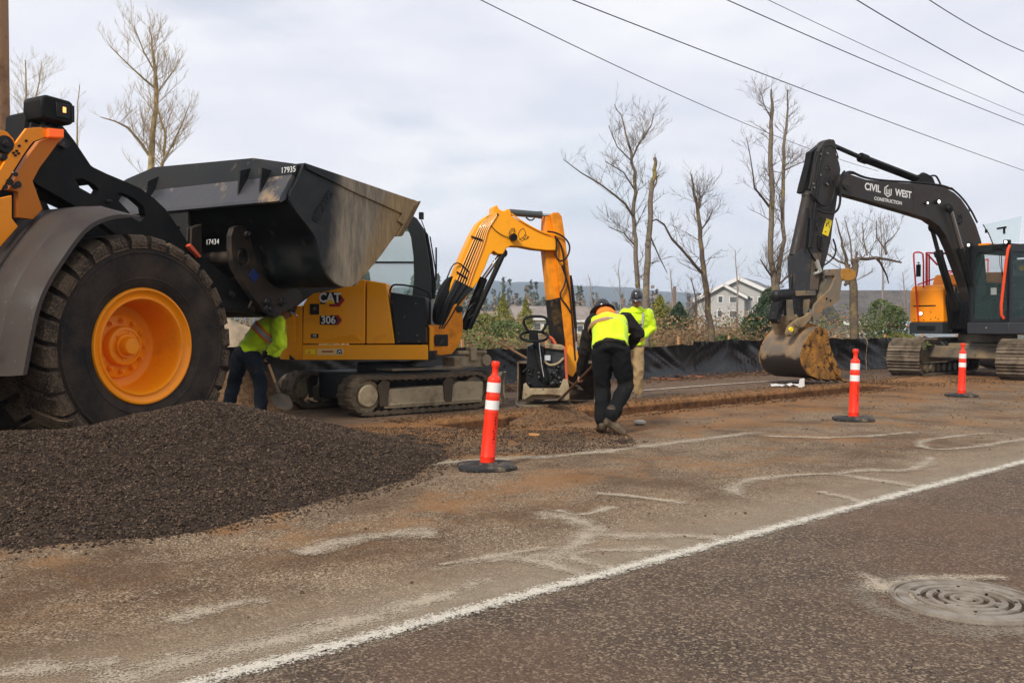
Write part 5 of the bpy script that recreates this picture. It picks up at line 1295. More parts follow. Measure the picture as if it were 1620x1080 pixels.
# writing on the boom
p0, p1 = Vector(xb([(1367, 296)])[0]), Vector(xb([(1444, 311)])[0]); tdir = (p1 - p0); tdir = Vector((tdir.x, 0, tdir.y)).normalized(); tup = Vector((tdir.z, 0, -tdir.x)); 
if tup.z < 0: tup = -tup
def btext(s, px, py, size, sx=1.0, bold=.004):
    x, z = xb([(px, py)])[0]; return text_mesh('boom_lettering', s, size, white_txt, boom3, (x, BYN + .004, z), tdir, tup, .001, bold, sx=sx)
btext('CIVIL', 1380.5, 297.5, .215, 1.05, .006); btext('WEST', 1429, 307, .215, .98, .006); btext('CONSTRUCTION', 1405, 318.0, .105, 1.12, .002)
x, z = xb([(1404.5, 302.5)])[0]; cc_ = Vector((x, BYN + .004, z)); dx_ = tdir; dz_ = tup
def hexring(r0, r1):
    b = MB()
    for k in range(6):
        if k == 5: continue
        a0, a1 = R(90 + 60 * k), R(90 + 60 * k + 60)
        q = [cc_ + dx_ * (r * math.cos(a)) + dz_ * (r * math.sin(a)) for r, a in ((r0, a0), (r1, a0), (r1, a1), (r0, a1))]
        b.add(q + [v + Vector((0, .003, 0)) for v in q], [(0, 1, 2, 3), (7, 6, 5, 4), (0, 4, 5, 1), (1, 5, 6, 2), (2, 6, 7, 3), (3, 7, 4, 0)])
    return b
hexring(.110, .138).build('emblem_ring', white_txt, boom3, smooth=0)
b = MB()
def bar(u0, v0, u1, v1):
    q = [cc_ + dx_ * u + dz_ * v for u, v in ((u0, v0), (u1, v0), (u1, v1), (u0, v1))]
    b.add(q + [v + Vector((0, .003, 0)) for v in q], [(0, 1, 2, 3), (7, 6, 5, 4), (0, 4, 5, 1), (1, 5, 6, 2), (2, 6, 7, 3), (3, 7, 4, 0)])
bar(-.062, -.05, -.044, .055); bar(-.008, -.05, .010, .035); bar(.044, -.05, .062, .055); bar(-.060, -.066, .060, -.048)
b.build('emblem_letter', white_txt, boom3, smooth=0)
for (qx, qy, r) in ((1486, 319, .038), (1468, 321, .022)):
    x, z = xb([(qx, qy)], BYN + .1)[0]; b = MB(); b.cyl((x, BYN, z), (x, BYN + .09, z), r * 1.2, 16); wl_ = b.build('boom_lamp', black_paint, boom3)
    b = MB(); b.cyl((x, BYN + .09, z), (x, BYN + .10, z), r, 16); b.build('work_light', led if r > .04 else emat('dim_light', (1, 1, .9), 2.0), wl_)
b = MB(); x, z = xb([(1518, 346)])[0]
for k in range(7): a = k * .9; b.ball((x + .07 * math.cos(a), BYN, z + .11 * math.sin(a)), .04, 6)
b.build('grease_block', dark_steel, boom3)
for path, y, r in (([(1334, 276), (1345, 270), (1360, 278), (1380, 284), (1420, 287), (1470, 290), (1500, 295), (1518, 308), (1535, 330), (1546, 352)], .12, .022), ([(1334, 280), (1348, 272), (1365, 281), (1400, 286), (1440, 288), (1480, 292), (1508, 300)], .0, .026), ([(1470, 279), (1480, 277), (1485, 285), (1488, 292)], .1, .022), ([(1505, 297), (1518, 308), (1530, 322), (1535, 335), (1530, 333)], .22, .016), ([(1450, 284), (1458, 273), (1466, 276), (1474, 281), (1478, 290)], .05, .02)):
    b = MB(); b.tube([(p[0], y, p[1]) for p in ch2(xb(path, y), 2)], r, 7); b.build('hose', rubber, boom3)
b = MB()
for (qx, qy) in ((1350, 277), (1385, 285), (1425, 288), (1462, 291)):
    pass
# boom cylinders, either side
for y, a0, a1, a2 in ((.36, (1503, 330), (1521, 393), (1541, 468)), (.0, (1474, 360), (1484, 398), (1512, 490))):
    q = [xb([p], y)[0] for p in (a0, a1, a2)]
    b = MB(); b.cyl((q[1][0], y, q[1][1]), (q[2][0], y, q[2][1]), .088, 20); b.cyl((q[1][0], y, q[1][1]), (q[1][0] * .93 + q[2][0] * .07, y, q[1][1] * .93 + q[2][1] * .07), .105, 20)
    cyl3 = xo(b.build('boom_cylinder', black_paint, None))
    b = MB(); b.ball((q[0][0], y, q[0][1]), .11, 12, (1, .6, 1)); b.build('rod_eye', black_paint, cyl3); b = MB(); b.cyl((q[0][0], y, q[0][1]), (q[1][0], y, q[1][1]), .048, 16); b.build('rod', mat('dull_rod', (.30, .29, .28), .25, .9) if y > 0 else dark_steel, cyl3)
    b = MB(); b.tube([(q[1][0] + .02, y + .1, q[1][1]), (q[1][0] + .08, y + .12, q[1][1] - .1), (q[2][0] + .1, y + .1, q[2][1])], .018, 6); b.build('hose', rubber, cyl3)
# stick cylinder
q = [xb([p], 0)[0] for p in ((1322, 232), (1361, 249), (1452, 284), (1462, 289))]
b = MB(); b.cyl((q[1][0], 0, q[1][1]), (q[2][0], 0, q[2][1]), .085, 20); b.cyl((q[1][0], 0, q[1][1]), (q[1][0] * .9 + q[2][0] * .1, 0, q[1][1] * .9 + q[2][1] * .1), .105, 20); b.tube([(q[1][0] * .9 + q[2][0] * .1, .09, q[1][1] * .9 + q[2][1] * .1), (q[2][0], .09, q[2][1])], .018, 6)
b.prism(xb([(1446, 291), (1450, 277), (1461, 276), (1470, 282), (1474, 292)], 0), -.10, .10); sc3 = xo(b.build('stick_cylinder', black_paint, None, .004))
b = MB(); b.cyl((q[0][0], 0, q[0][1]), (q[1][0], 0, q[1][1]), .050, 16); b.build('rod', dark_steel, sc3)
# stick
SY = .20
stp = [(1306, 223), (1312, 220), (1320, 221), (1323, 229), (1323, 243), (1328, 258), (1330, 268), (1328, 285), (1325, 310), (1322, 333), (1318, 352), (1315, 378), (1309, 404), (1302, 428), (1292, 462), (1262, 464), (1260, 450), (1263, 420), (1267, 392), (1273, 355), (1280, 320), (1285, 295), (1290, 262), (1294, 240)]
b = MB(); b.prism(xb(stp, SY), .0, SY); stick3 = xo(b.build('stick', char, None, .012, smooth=0))
bkp = [(1306, 223), (1291, 235), (1284, 240), (1281, 257), (1272, 291), (1269, 304), (1274, 306), (1283, 303), (1290, 264)]
b = MB(); b.prism(xb(bkp, .1), -.06, .10); b.build('stick_back', black_paint, stick3, .01, smooth=0)
lw = [(1258, 405), (1268, 393), (1285, 398), (1296, 404), (1292, 462), (1261, 462)]
b = MB(); b.prism(xb(lw, SY + .02), .0, SY + .02); b.build('stick_guard', mat('guard_grey', (.032, .034, .038), .5, dirt=((.10, .075, .05), 5, .52, .72)), stick3, .006, smooth=0)
b = MB(); b.prism(xb([(1286, 401), (1299, 401), (1294, 458), (1281, 458)], SY + .03), SY + .02, SY + .035); b.build('worn_plate', mat('worn_brown', (.11, .085, .062), .6, dirt=((.04, .032, .025), 5, .5, .7)), stick3, .003, smooth=0)
b = MB(); b.prism(xb([(1307.5, 345.5), (1316.5, 349), (1310, 374), (1301, 370)], SY + .01), SY + .005, SY + .014); st_ = b.build('yellow_label', yel, stick3, smooth=0)
b = MB()
for (a, c, d_) in (((1306, 358), (1311, 351), 0), ((1311, 351), (1312, 360), 0), ((1308, 358), (1307, 352), 0), ((1305, 367), (1307, 366), 0)):
    p_, q_ = xb([a, c], SY + .016); b.tube([(p_[0], SY + .016, p_[1]), (q_[0], SY + .016, q_[1])], .008, 4)
b.build('label_pictogram', blk_s, st_)
# bucket cylinder with rods, hoses down the stick
cA, cB, cC = [xb([p], .1)[0] for p in ((1277, 310), (1256, 405), (1250, 458))]
b = MB(); b.cyl((cA[0], .1, cA[1]), (cB[0], .1, cB[1]), .105, 22); b.ball((cA[0], .1, cA[1]), .12, 12); b.cyl((cA[0] + .12, .1, cA[1]), (cA[0] - .1, .1, cA[1] + .02), .05, 10); bc3 = xo(b.build('bucket_cylinder', char, None))
b = MB(); b.cyl((cB[0], .1, cB[1]), (cC[0], .1, cC[1]), .030, 12); b.cyl((cB[0] - .09, .02, cB[1]), (cC[0] - .07, .02, cC[1]), .022, 10); b.build('rod', dark_steel, bc3)
hosesp = [([(1291, 240), (1288, 262), (1284, 285), (1280, 300)], .16, .03), ([(1296, 240), (1294, 265), (1290, 290), (1289, 310)], .21, .022), ([(1303, 236), (1297, 262), (1294, 290), (1291, 318), (1287, 345), (1284, 380)], .22, .026),
    ([(1282, 306), (1290, 314), (1298, 324), (1308, 326), (1317, 318), (1321, 300), (1318, 285)], .26, .025), ([(1292, 332), (1305, 337), (1320, 338), (1328, 328), (1330, 308), (1326, 290), (1329, 280), (1336, 271)], .30, .025),
    ([(1305, 233), (1314, 229), (1322, 236), (1327, 252), (1324, 247)], .2, .012), ([(1309, 262), (1314, 268), (1310, 285), (1303, 292)], .24, .014), ([(1300, 345), (1292, 355), (1293, 365)], .24, .022),
    ([(1318, 378), (1323, 392), (1321, 405), (1310, 416), (1297, 423), (1290, 427)], .26, .018), ([(1279, 392), (1283, 402), (1290, 412), (1294, 420)], .27, .02), ([(1277, 330), (1277, 350), (1274, 380), (1272, 400)], .2, .03), ([(1284, 345), (1283, 370), (1281, 392)], .24, .045), ([(1295, 372), (1294, 392), (1301, 398), (1300, 374)], .22, .018)]
for path, y, r in hosesp:
    b = MB(); b.tube([(p[0], y, p[1]) for p in ch2(xb(path, y), 2)], r, 8); b.build('hose', rubber, stick3)
for (qx, qy) in ((1297, 244), (1308, 243), (1297, 252), (1308, 266), (1306, 290), (1286, 291), (1287, 297), (1308, 292), (1297, 277)):
    x, z = xb([(qx, qy)], SY)[0]; b = MB(); b.cyl((x, SY, z), (x, SY + .03, z), .022, 8); b.build('hose_clip', mat('clip', (.25, .23, .2), .4, .8) if qx == 1297 and qy == 244 else bpy.data.materials['clip'], stick3)
b = MB(); p_, q_ = xb([(1291, 412), (1297, 430)], .26); b.cyl((p_[0], .26, p_[1]), (q_[0], .26, q_[1]), .05, 8); q2 = xb([(1288, 433)], .26)[0]; b.cyl((q_[0], .26, q_[1]), (q2[0], .26, q2[1]), .03, 8); b.build('hydraulic_coupling', mat('zinc', (.55, .55, .5), .4, .6), stick3)
# tilting head and links
head = muddy_steel
b = MB(); p_ = xb([(1229, 468)], .1)[0]; q_ = xb([(1262, 464)], .1)[0]; b.cyl((p_[0], .1, p_[1]), (q_[0], .1, q_[1] - .02), .13, 18); b.ball((p_[0], .1, p_[1]), .14, 10)
hd = xo(b.build('tilt_cylinder', dark_steel, None))
b = MB(); b.prism(xb([(1258, 460), (1292, 459), (1290, 470), (1279, 476), (1280, 500), (1262, 503), (1250, 500), (1250, 478), (1238, 474), (1236, 496), (1232, 512), (1226, 505), (1230, 478)], .2), .02, .22); xo(b.build('tilt_head', dark_steel, None, .01, smooth=0))
b = MB(); b.prism(xb([(1263, 460), (1290, 459), (1291, 467), (1263, 468)], .3), -.3, .3); b.prism(xb([(1247, 474), (1254, 474), (1257, 506), (1248, 508)], .3), .24, .30); b.prism(xb([(1275, 474), (1283, 473), (1281, 490), (1275, 498)], .3), .22, .28); xo(b.build('head_plate', muddy_steel, None, .006, smooth=0))
lk = mat('mud_tan_link', (.24, .175, .10), .7, dirt=((.12, .07, .035), 4, .45, .7), bump=(12, .3))
b = MB(); b.prism(ch2(xb([(1256, 508), (1264, 503), (1275, 500), (1279, 494), (1284, 494), (1283, 502), (1272, 516), (1262, 520), (1258, 528), (1250, 533), (1244, 530), (1247, 518)], .34), 1, True), .28, .36); lk3 = xo(b.build('tilt_link', lk, None, .008, smooth=0))
for (qx, qy, r, m_) in ((1260, 512, .06, muddy_steel), (1251, 521, .05, yel), (1250, 527, .04, muddy_steel)):
    x, z = xb([(qx, qy)], .37)[0]; b = MB(); b.cyl((x, .35, z), (x, .40, z), r, 16); b.build('pin', m_, lk3, .004)
# thumb / long side arm leaning back to the right
th = [(1305, 431), (1311, 426), (1330, 425), (1334, 431), (1331, 446), (1327, 474), (1316, 483), (1300, 490), (1296, 497), (1296, 506), (1286, 508), (1285, 495), (1288, 482), (1299, 470), (1312, 458), (1318, 446), (1320, 436), (1306, 436)]
gtan = mat('grey_tan_steel', (.20, .165, .12), .6, .2, dirt=((.34, .19, .075), 2.2, .52, .68), grit=((.08, .06, .045), 9, .58, .7), bump=(12, .25))
b = MB(); b.prism(xb(th, .30), .26, .32); b.prism(xb(th, .30), -.10, -.04); tm = xo(b.build('thumb', gtan, None, .006, smooth=0))
b = MB(); b.prism(xb([(1306, 431), (1311, 427), (1331, 426), (1320, 446), (1300, 472), (1290, 480), (1296, 460), (1302, 445)], .2), -.06, .27); b.build('thumb_web', muddy_steel, tm, .006, smooth=0)
b = MB(); b.prism(ch2(xb([(1330, 425), (1345, 424), (1354, 431), (1353, 440), (1344, 444), (1334, 444), (1330, 440)], .32), 1, True), -.12, .34); b.build('thumb_tip', mat('rust_yellow', (.42, .20, .04), .75, dirt=((.20, .11, .04), 6, .5, .7), bump=(16, .5)), tm, .01, smooth=0)
for (qx, qy) in ((1308, 472.5), (1314, 475.5)):
    x, z = xb([(qx, qy)], .325)[0]; b = MB(); b.cyl((x, .31, z), (x, .326, z), .026, 12); b.build('bolt_hole', hb_, tm)
# bucket
SB = .55
bsp = [(1296, 517), (1306, 523), (1309, 544), (1317, 566), (1327, 586), (1326, 597), (1312, 600), (1293, 599), (1276, 592), (1267, 577), (1265, 563), (1269, 548), (1277, 532), (1287, 521)]
bs = xb(bsp, SB)
def bmat():
    m, nt, b, oc = newmat('mud_wet_bucket'); s = nt.nodes.new('ShaderNodeSeparateXYZ'); nt.links.new(oc, s.inputs[0])
    n = _noise(nt, oc, 3.5, 8, .7); w = _math(nt, 'ADD', s.outputs[2], _math(nt, 'MULTIPLY', _math(nt, 'SUBTRACT', n, .5), .5))
    mr = nt.nodes.new('ShaderNodeMapRange'); nt.links.new(w, mr.inputs[0]); mr.inputs[1].default_value = .56; mr.inputs[2].default_value = .64
    dry = _mix(nt, _ramp(nt, _noise(nt, oc, 2.5, 5), .4, .62), (.12, .092, .066), (.25, .155, .075)); c = _mix(nt, mr.outputs[0], (.016, .010, .006), dry)
    nt.links.new(c, b.inputs['Base Color']); b.inputs['Roughness'].default_value = .6
    bm = nt.nodes.new('ShaderNodeBump'); bm.inputs['Strength'].default_value = .5; bm.inputs['Distance'].default_value = .03; nt.links.new(n, bm.inputs['Height']); nt.links.new(bm.outputs[0], b.inputs['Normal']); return m
closed = bs[8:] + bs[:1]; wall = ch2(closed, 1)
bot = ch2([bs[5], bs[6], bs[7], bs[8]], 1)
wall = bot + wall[1:]
inn = inset(wall, .03)
cen = (sum(p[0] for p in bs) / len(bs), sum(p[1] for p in bs) / len(bs))
if (Vector(inn[len(inn) // 2]) - Vector(cen)).length > (Vector(wall[len(wall) // 2]) - Vector(cen)).length: inn = inset(wall, -.03)
b = MB(); n_ = len(wall); V = []
for y in (-SB, SB): V += [(p[0], y, p[1]) for p in wall] + [(p[0], y, p[1]) for p in inn]
k2 = 2 * n_; Fs = []
for i in range(n_ - 1): Fs += [(i, i + 1, k2 + i + 1, k2 + i), (n_ + i, k2 + n_ + i, k2 + n_ + i + 1, n_ + i + 1)]
Fs += [(0, k2, k2 + n_, n_), (n_ - 1, 2 * n_ - 1, 2 * k2 - 1, k2 + n_ - 1)]
b.add(V, Fs); bkt = xo(b.build('bucket', bmat(), None, smooth=40))
rusty = mat('rusty_orange_steel', (.36, .165, .034), .75, dirt=((.16, .080, .026), 4, .40, .60), grit=((.045, .024, .012), 7, .52, .60), bump=(16, .6))
for y in (SB, -SB - .03):
    b = MB(); b.prism(bs, y, y + .03); b.build('bucket_side', rusty, bkt, .004, smooth=0)
sc_ = xb([(1296, 517), (1306, 523), (1309, 544), (1317, 566), (1327, 586), (1326, 597), (1318, 590), (1306, 566), (1300, 545), (1299, 528)], SB)
b = MB(); b.prism(sc_, SB + .03, SB + .055); b.build('side_cutter', rusty, bkt, .006, smooth=0)
for k in range(5):
    y = -SB + .06 + k * (2 * SB - .12) / 4; b = MB(); t_ = bs[5]; e_ = xb([(1343, 595)], SB)[0]
    b.prism([(t_[0] + .0, t_[1] + .05), (t_[0], t_[1] - .02), (e_[0], .02), (e_[0], .05)], y - .05, y + .05); b.build('tooth', rusty, bkt, .006, smooth=0)
ears = xb([(1296, 518), (1284, 512), (1276, 508), (1256, 516), (1262, 528), (1272, 540), (1285, 524)], .22)
for y in (-.30, .20):
    b = MB(); b.prism(ears, y, y + .05); b.build('bucket_ear', rusty, bkt, .006, smooth=0)
b = MB(); b.prism(xb([(1236, 500), (1246, 497), (1262, 524), (1272, 545), (1262, 545), (1246, 530)], .0), -.35, .25); b.build('top_beam', lk, bkt, .01, smooth=0)
# ================================================================ PEOPLE
def loft(b, secs, seg=20):
    V = []
    for c, u, v in secs:
        for k in range(seg):
            a = 2 * math.pi * k / seg; V.append(c + u * math.cos(a) + v * math.sin(a))
    n = len(secs)
    Fs = [(i * seg + k, i * seg + (k + 1) % seg, (i + 1) * seg + (k + 1) % seg, (i + 1) * seg + k) for i in range(n - 1) for k in range(seg)]
    Fs += [tuple(range(seg - 1, -1, -1)), tuple((n - 1) * seg + k for k in range(seg))]
    b.add(V, Fs)
def chain(b, pts, rs, seg=12):
    b.tube(pts, rs, seg)
    for p, r in zip(pts, rs): b.ball(p, r, seg)
def fuse(b, name, m, parent, voxel=.012, it=6, wr=0.0, freq=9.0, seed=0, stretch=(1, 1, .55)):
    o = b.build('tmp', m, None, smooth=0)
    rm = o.modifiers.new('r', 'REMESH'); rm.mode = 'VOXEL'; rm.voxel_size = voxel
    sm = o.modifiers.new('s', 'SMOOTH'); sm.iterations = it; sm.factor = .5
    dg = bpy.context.evaluated_depsgraph_get(); me = bpy.data.meshes.new_from_object(o.evaluated_get(dg))
    old = o.data; bpy.data.objects.remove(o); bpy.data.meshes.remove(old)
    me.name = name
    if wr:
        n = len(me.vertices); co = np.empty(n * 3, np.float32); no = np.empty(n * 3, np.float32)
        me.vertices.foreach_get('co', co); me.vertices.foreach_get('normal', no); co = co.reshape(-1, 3); no = no.reshape(-1, 3)
        d = np.empty(n, np.float32)
        for i in range(n):
            p = Vector((co[i][0] * freq * stretch[0] + seed, co[i][1] * freq * stretch[1], co[i][2] * freq * stretch[2] + (co[i][0] - co[i][1]) * freq * .45))
            q = noise.noise(p) ; q2 = noise.noise(p * 2.3)
            d[i] = (1 - abs(q) * 2.4) * wr + q2 * wr * .4
        co = co + no * d[:, None]; me.vertices.foreach_set('co', co.ravel())
    me.materials.clear(); me.materials.append(m); me.shade_smooth(); me.update()
    o = bpy.data.objects.new(name, me); COL.objects.link(o); o.parent = parent; return o
skin = mat('skin', (.36, .17, .10), .55, spec=.3, var=((.30, .12, .07), 18, .4, .65))
lime = mat('hi_vis_lime', (.60, .88, .015), .65, dirt=((.34, .44, .02), 4, .52, .80), bump=(28, .25))
lime.node_tree.nodes['Principled BSDF'].inputs['Sheen Weight'].default_value = .2
org_tape = mat('orange_tape', (.90, .22, .02), .6); silver = mat('reflective_tape', (.42, .40, .38), .45)
blk_hood = mat('dark_jacket', (.014, .013, .013), .85, dirt=((.035, .027, .02), 5, .5, .8), bump=(30, .3))
brn_sleeve = mat('brown_sleeve', (.042, .030, .024), .85, bump=(30, .3))
trouser = mat('dark_trousers', (.0085, .009, .010), .88, dirt=((.05, .038, .024), 4.5, .56, .76), bump=(26, .35))
jeans = mat('muddy_jeans', (.012, .017, .026), .88, dirt=((.055, .045, .035), 5, .50, .76), bump=(26, .35))
khaki = mat('khaki_trousers', (.34, .24, .125), .85, dirt=((.16, .10, .055), 5, .5, .75), bump=(26, .35))
boot = mat('muddy_boot', (.045, .032, .022), .75, dirt=((.15, .115, .075), 8, .42, .62), bump=(20, .4))
glove = mat('dark_glove', (.012, .012, .013), .7)
hat_blk = mat('hard_hat_black', (.014, .014, .016), .22, coat=.5); hat_ch = mat('hard_hat_marbled', (.02, .022, .026), .2, coat=.6, dirt=((.20, .22, .25), 7, .54, .66))
wood = mat('wooden_handle', (.34, .20, .10), .6, dirt=((.16, .09, .05), 6, .45, .75)); bladem = mat('shovel_blade', (.10, .085, .07), .5, .5, dirt=((.17, .12, .08), 6, .45, .65))

def hand(b, wrist, fwd, side, curl, right=True):
    """palm, five fingers bent around something, thumb from the side"""
    f = fwd.normalized(); s = (side - f * side.dot(f)).normalized(); n = f.cross(s)
    palm = wrist + f * .045
    loft(b, [(wrist, s * .026, n * .02), (palm, s * .042, n * .017), (wrist + f * .09, s * .043, n * .014)], 12)
    for k, (o_, l_) in enumerate(((-.031, .066), (-.011, .076), (.010, .072), (.030, .058))):
        p = wrist + f * .088 + s * o_; d = f.copy(); pts = [p]; 
        for j in range(3):
            a = curl * (j + 1) * .62
            d = (f * math.cos(a) + n * math.sin(a)); pts.append(pts[-1] + d * l_ * (.42, .33, .25)[j])
        chain(b, pts, [.0095, .009, .0085, .0075], 7)
    p = wrist + f * .03 - s * .034; t1 = p + (f * .55 - s * .6 + n * .35).normalized() * .04; t2 = t1 + (f * .8 + n * .5).normalized() * .035
    chain(b, [p, t1, t2], [.014, .011, .0095], 7)
def boot_shape(b, ankle, toe, r=.05):
    d = (toe - ankle); heel = ankle + Vector((0, 0, -.055)) - Vector((d.x, d.y, 0)).normalized() * .05
    chain(b, [ankle + Vector((0, 0, .08)), ankle, heel], [.064, .062, .050], 10)
    chain(b, [heel, heel.lerp(toe, .5) + Vector((0, 0, .012)), toe], [.050, .058, .044], 10)
def head(b, c, fwd, up_):
    f = fwd.normalized(); s = f.cross(up_).normalized(); u = s.cross(f)
    loft(b, [(c + u * t - f * .012 * (t > 0), s * rx, f * ry) for t, rx, ry in ((-.125, .018, .03), (-.11, .042, .058), (-.07, .060, .078), (-.02, .071, .090), (.03, .074, .097), (.075, .068, .090), (.105, .045, .062), (.122, .012, .02))], 18)
    chain(b, [c + f * .088 + u * .018, c + f * .108 - u * .014, c + f * .098 - u * .024], [.010, .015, .012], 8)      # nose
    for e in (-1, 1):
        b.ball(c + s * e * .032 + f * .080 + u * .018, .013, 8); loft(b, [(c + s * e * .070 + f * .0, f * .012, u * .020), (c + s * e * .084 - f * .012, f * .017, u * .030)], 10)
    chain(b, [c + f * .082 - u * .058 - s * .022, c + f * .092 - u * .056, c + f * .082 - u * .058 + s * .022], [.008, .011, .008], 8)   # lips
    return f, s, u
def hardhat(name, c, f, s, u, m, parent, full_brim=False):
    b = MB(); V = []; seg = 28; prof = [(1.0, 0), (.99, .03), (.93, .075), (.78, .115), (.52, .142), (.22, .152), (.0, .154)]
    secs = [(c + u * (.035 + h), s * .108 * r, f * .130 * r) for r, h in prof[:-1]] + [(c + u * .19, s * .005, f * .005)]
    loft(b, secs, seg)
    for k in (-1, 0, 1): b.tube([c + u * .10 + f * .11 + s * .035 * k * .6, c + u * .176 + f * .05 + s * .035 * k, c + u * .187 + s * .035 * k, c + u * .176 - f * .05 + s * .035 * k, c + u * .10 - f * .11 + s * .035 * k * .6], .008, 6)
    rb = 1.38 if full_brim else 1.14
    loft(b, [(c + u * .028 + f * .012, s * .108 * rb, f * .130 * rb), (c + u * .036 + f * .01, s * .108 * rb, f * .130 * rb), (c + u * .05, s * .108, f * .130)], seg)
    if not full_brim: loft(b, [(c + u * .026 + f * .075, s * .085, f * .115), (c + u * .034 + f * .07, s * .085, f * .115)], 20)
    return b.build(name, m, parent, smooth=50)

def torso_secs(path, seg=20): return path
def person(name, label, group, J, look, cols, extra):
    """J joints in world space; returns root"""
    root = empty(name, (J['pel'].x, J['pel'].y, 0), 0, label, 'person', group)
    off = -Vector((J['pel'].x, J['pel'].y, 0)); J = {k: v + off for k, v in J.items()}
    side = (J['shR'] - J['shL']).normalized(); sp = (J['neck'] - J['pel']).normalized(); fw = side.cross(sp) * -1
    if fw.dot(look) < 0: fw = -fw
    # body: one continuous figure
    b = MB(); hipw = (J['hipR'] - J['hipL']).length
    loft(b, [(J['pel'] - sp * .08, side * .14, fw * .10), (J['pel'] + sp * .02, side * .155, fw * .11), (J['pel'].lerp(J['chest'], .5), side * .135, fw * .10), (J['chest'], side * .155, fw * .115), (J['chest'].lerp(J['neck'], .7), side * .15, fw * .09), (J['neck'], side * .06, fw * .06)])
    for S in 'LR':
        chain(b, [J['hip' + S], J['knee' + S], J['ank' + S]], [.085, .056, .040])
        chain(b, [J['neck'].lerp(J['sh' + S], .3), J['sh' + S], J['el' + S], J['wr' + S]], [.055, .056, .041, .028])
        hand(b, J['wr' + S], J['ha' + S] - J['wr' + S], cols.get('palm' + S, side), cols.get('curl', 1.0))
        chain(b, [J['ank' + S], J['ank' + S].lerp(J['toe' + S], .55) + Vector((0, 0, .012))], [.032, .022])
    chain(b, [J['neck'], J['head'] - sp * .05], [.056, .052])
    f, s, u = head(b, J['head'], look, cols.get('headup', Vector((0, 0, 1))))
    body = fuse(b, 'body', skin, root, .0085, 3)
    # trousers
    b = MB(); q = cols.get('baggy', 1.0)
    loft(b, [(J['pel'] - sp * .10, side * .155, fw * .12), (J['pel'], side * .172, fw * .132), (J['pel'] + sp * .07, side * .165, fw * .125)])
    for S in 'LR':
        a, k, c = J['hip' + S], J['knee' + S], J['ank' + S]
        chain(b, [a, a.lerp(k, .5), k, k.lerp(c, .5), c + Vector((0, 0, .03))], [.108 * q, .098 * q, .083 * q, .078 * q, .074 * q])
    fuse(b, 'trousers', cols['trousers'], root, .012, 5, .011, 8, 3, (1, 1, .8))
    for S in 'LR':
        b = MB(); boot_shape(b, J['ank' + S], J['toe' + S]); fuse(b, 'boot', boot, root, .009, 3)
    # jacket: torso and sleeves
    b = MB(); w = cols.get('bulk', 1.0) * cols.get('wide', 1.0)
    loft(b, [(J['pel'] + sp * .0, side * .185 * w, fw * .145 * w), (J['pel'] + sp * .08, side * .175 * w, fw * .14 * w), (J['chest'] - sp * .05, side * .18 * w, fw * .145 * w), (J['chest'] + sp * .10, side * .19 * w, fw * .135 * w), (J['neck'] - sp * .06, side * .15, fw * .105), (J['neck'] + sp * .0, side * .075, fw * .075)])
    vest = b
    if cols.get('vest'):
        v = fuse(b, 'vest', cols['top'], root, .012, 5, .010, 7, 5)
        b = MB()
        loft(b, [(J['pel'] - sp * .03, side * .178 * w, fw * .138 * w), (J['pel'] + sp * .10, side * .168 * w, fw * .13 * w)])
    for S in 'LR':
        chain(b, [J['neck'].lerp(J['sh' + S], .95 if cols.get('vest') else .55), J['sh' + S], J['sh' + S].lerp(J['el' + S], .5), J['el' + S], J['el' + S].lerp(J['wr' + S], .6), J['wr' + S]], [.060 if cols.get('vest') else .072, (.070 if cols.get('vest') else .084) * w, .075 * w, .064 * w, .055 * w, .043 * w])
    jk = fuse(b, 'jacket', cols['sleeve'], root, .012, 5, .011, 9, 8, (1, 1, 1))
    top = v if cols.get('vest') else jk
    extra(root, J, side, sp, fw, f, s, u, top, w)
    return root, J
def hoop(b, J, side, sp, fw, w, t0, t1, g, k0=0, k1=28, tilt=0.0):
    """band round the torso between two heights (0 = pelvis, 1 = neck)"""
    secs = []
    for t in (t0, t1):
        c = J['pel'].lerp(J['neck'], t); kk = 1.0 if t < .75 else 1.0 - (t - .75) * 1.3
        secs.append((c, side * (.187 * w * kk + g), fw * (.148 * w * kk + g)))
    V = []
    for c, u_, v_ in secs:
        for k in range(29):
            a = 2 * math.pi * k / 28; V.append(c + u_ * math.cos(a) + v_ * math.sin(a))
    Fs = [(k, k + 1, 29 + k + 1, 29 + k) for k in range(k0, k1)]
    b.add(V, Fs)
def shovel(name, label, top, bot, bend, m_h=wood, group=None, blade_w=.13, bdir=None):
    d = (bot - top).normalized(); root = empty(name, tuple(bot), 0, label, 'shovel', group)
    T, B = top - bot, Vector((0, 0, 0)); n = d.cross(Vector((0, 0, 1))).normalized(); b = MB()
    ferr = B - d * .32
    b.tube([T, T.lerp(ferr, .5), ferr], [.017, .016, .018], 10); b.build('handle', m_h, root)
    b = MB(); bd = (d + bend).normalized(); b.tube([ferr - d * .06, ferr, ferr + (d * .7 + bd * .3) * .1], [.021, .021, .018], 10)
    p0 = ferr + (d * .7 + bd * .3) * .09; up_ = n.cross(bd).normalized(); V = []
    for t, w_ in ((0, .035), (.04, blade_w), (.16, blade_w), (.23, blade_w * .8), (.29, .02)):
        for k in range(7):
            a = (k / 3 - 1); V.append(p0 + bd * t + n * a * w_ - up_ * (.025 * (a * a) * (1 if t < .25 else .3)))
    base = len(V); V += [v + up_ * .004 for v in V]
    Fs = [(i * 7 + k, i * 7 + k + 1, (i + 1) * 7 + k + 1, (i + 1) * 7 + k) for i in range(4) for k in range(6)]
    b.add(V, Fs + [tuple(base + x for x in f[::-1]) for f in Fs]); b.build('blade', bladem, root, smooth=60, fix=False)
    return root

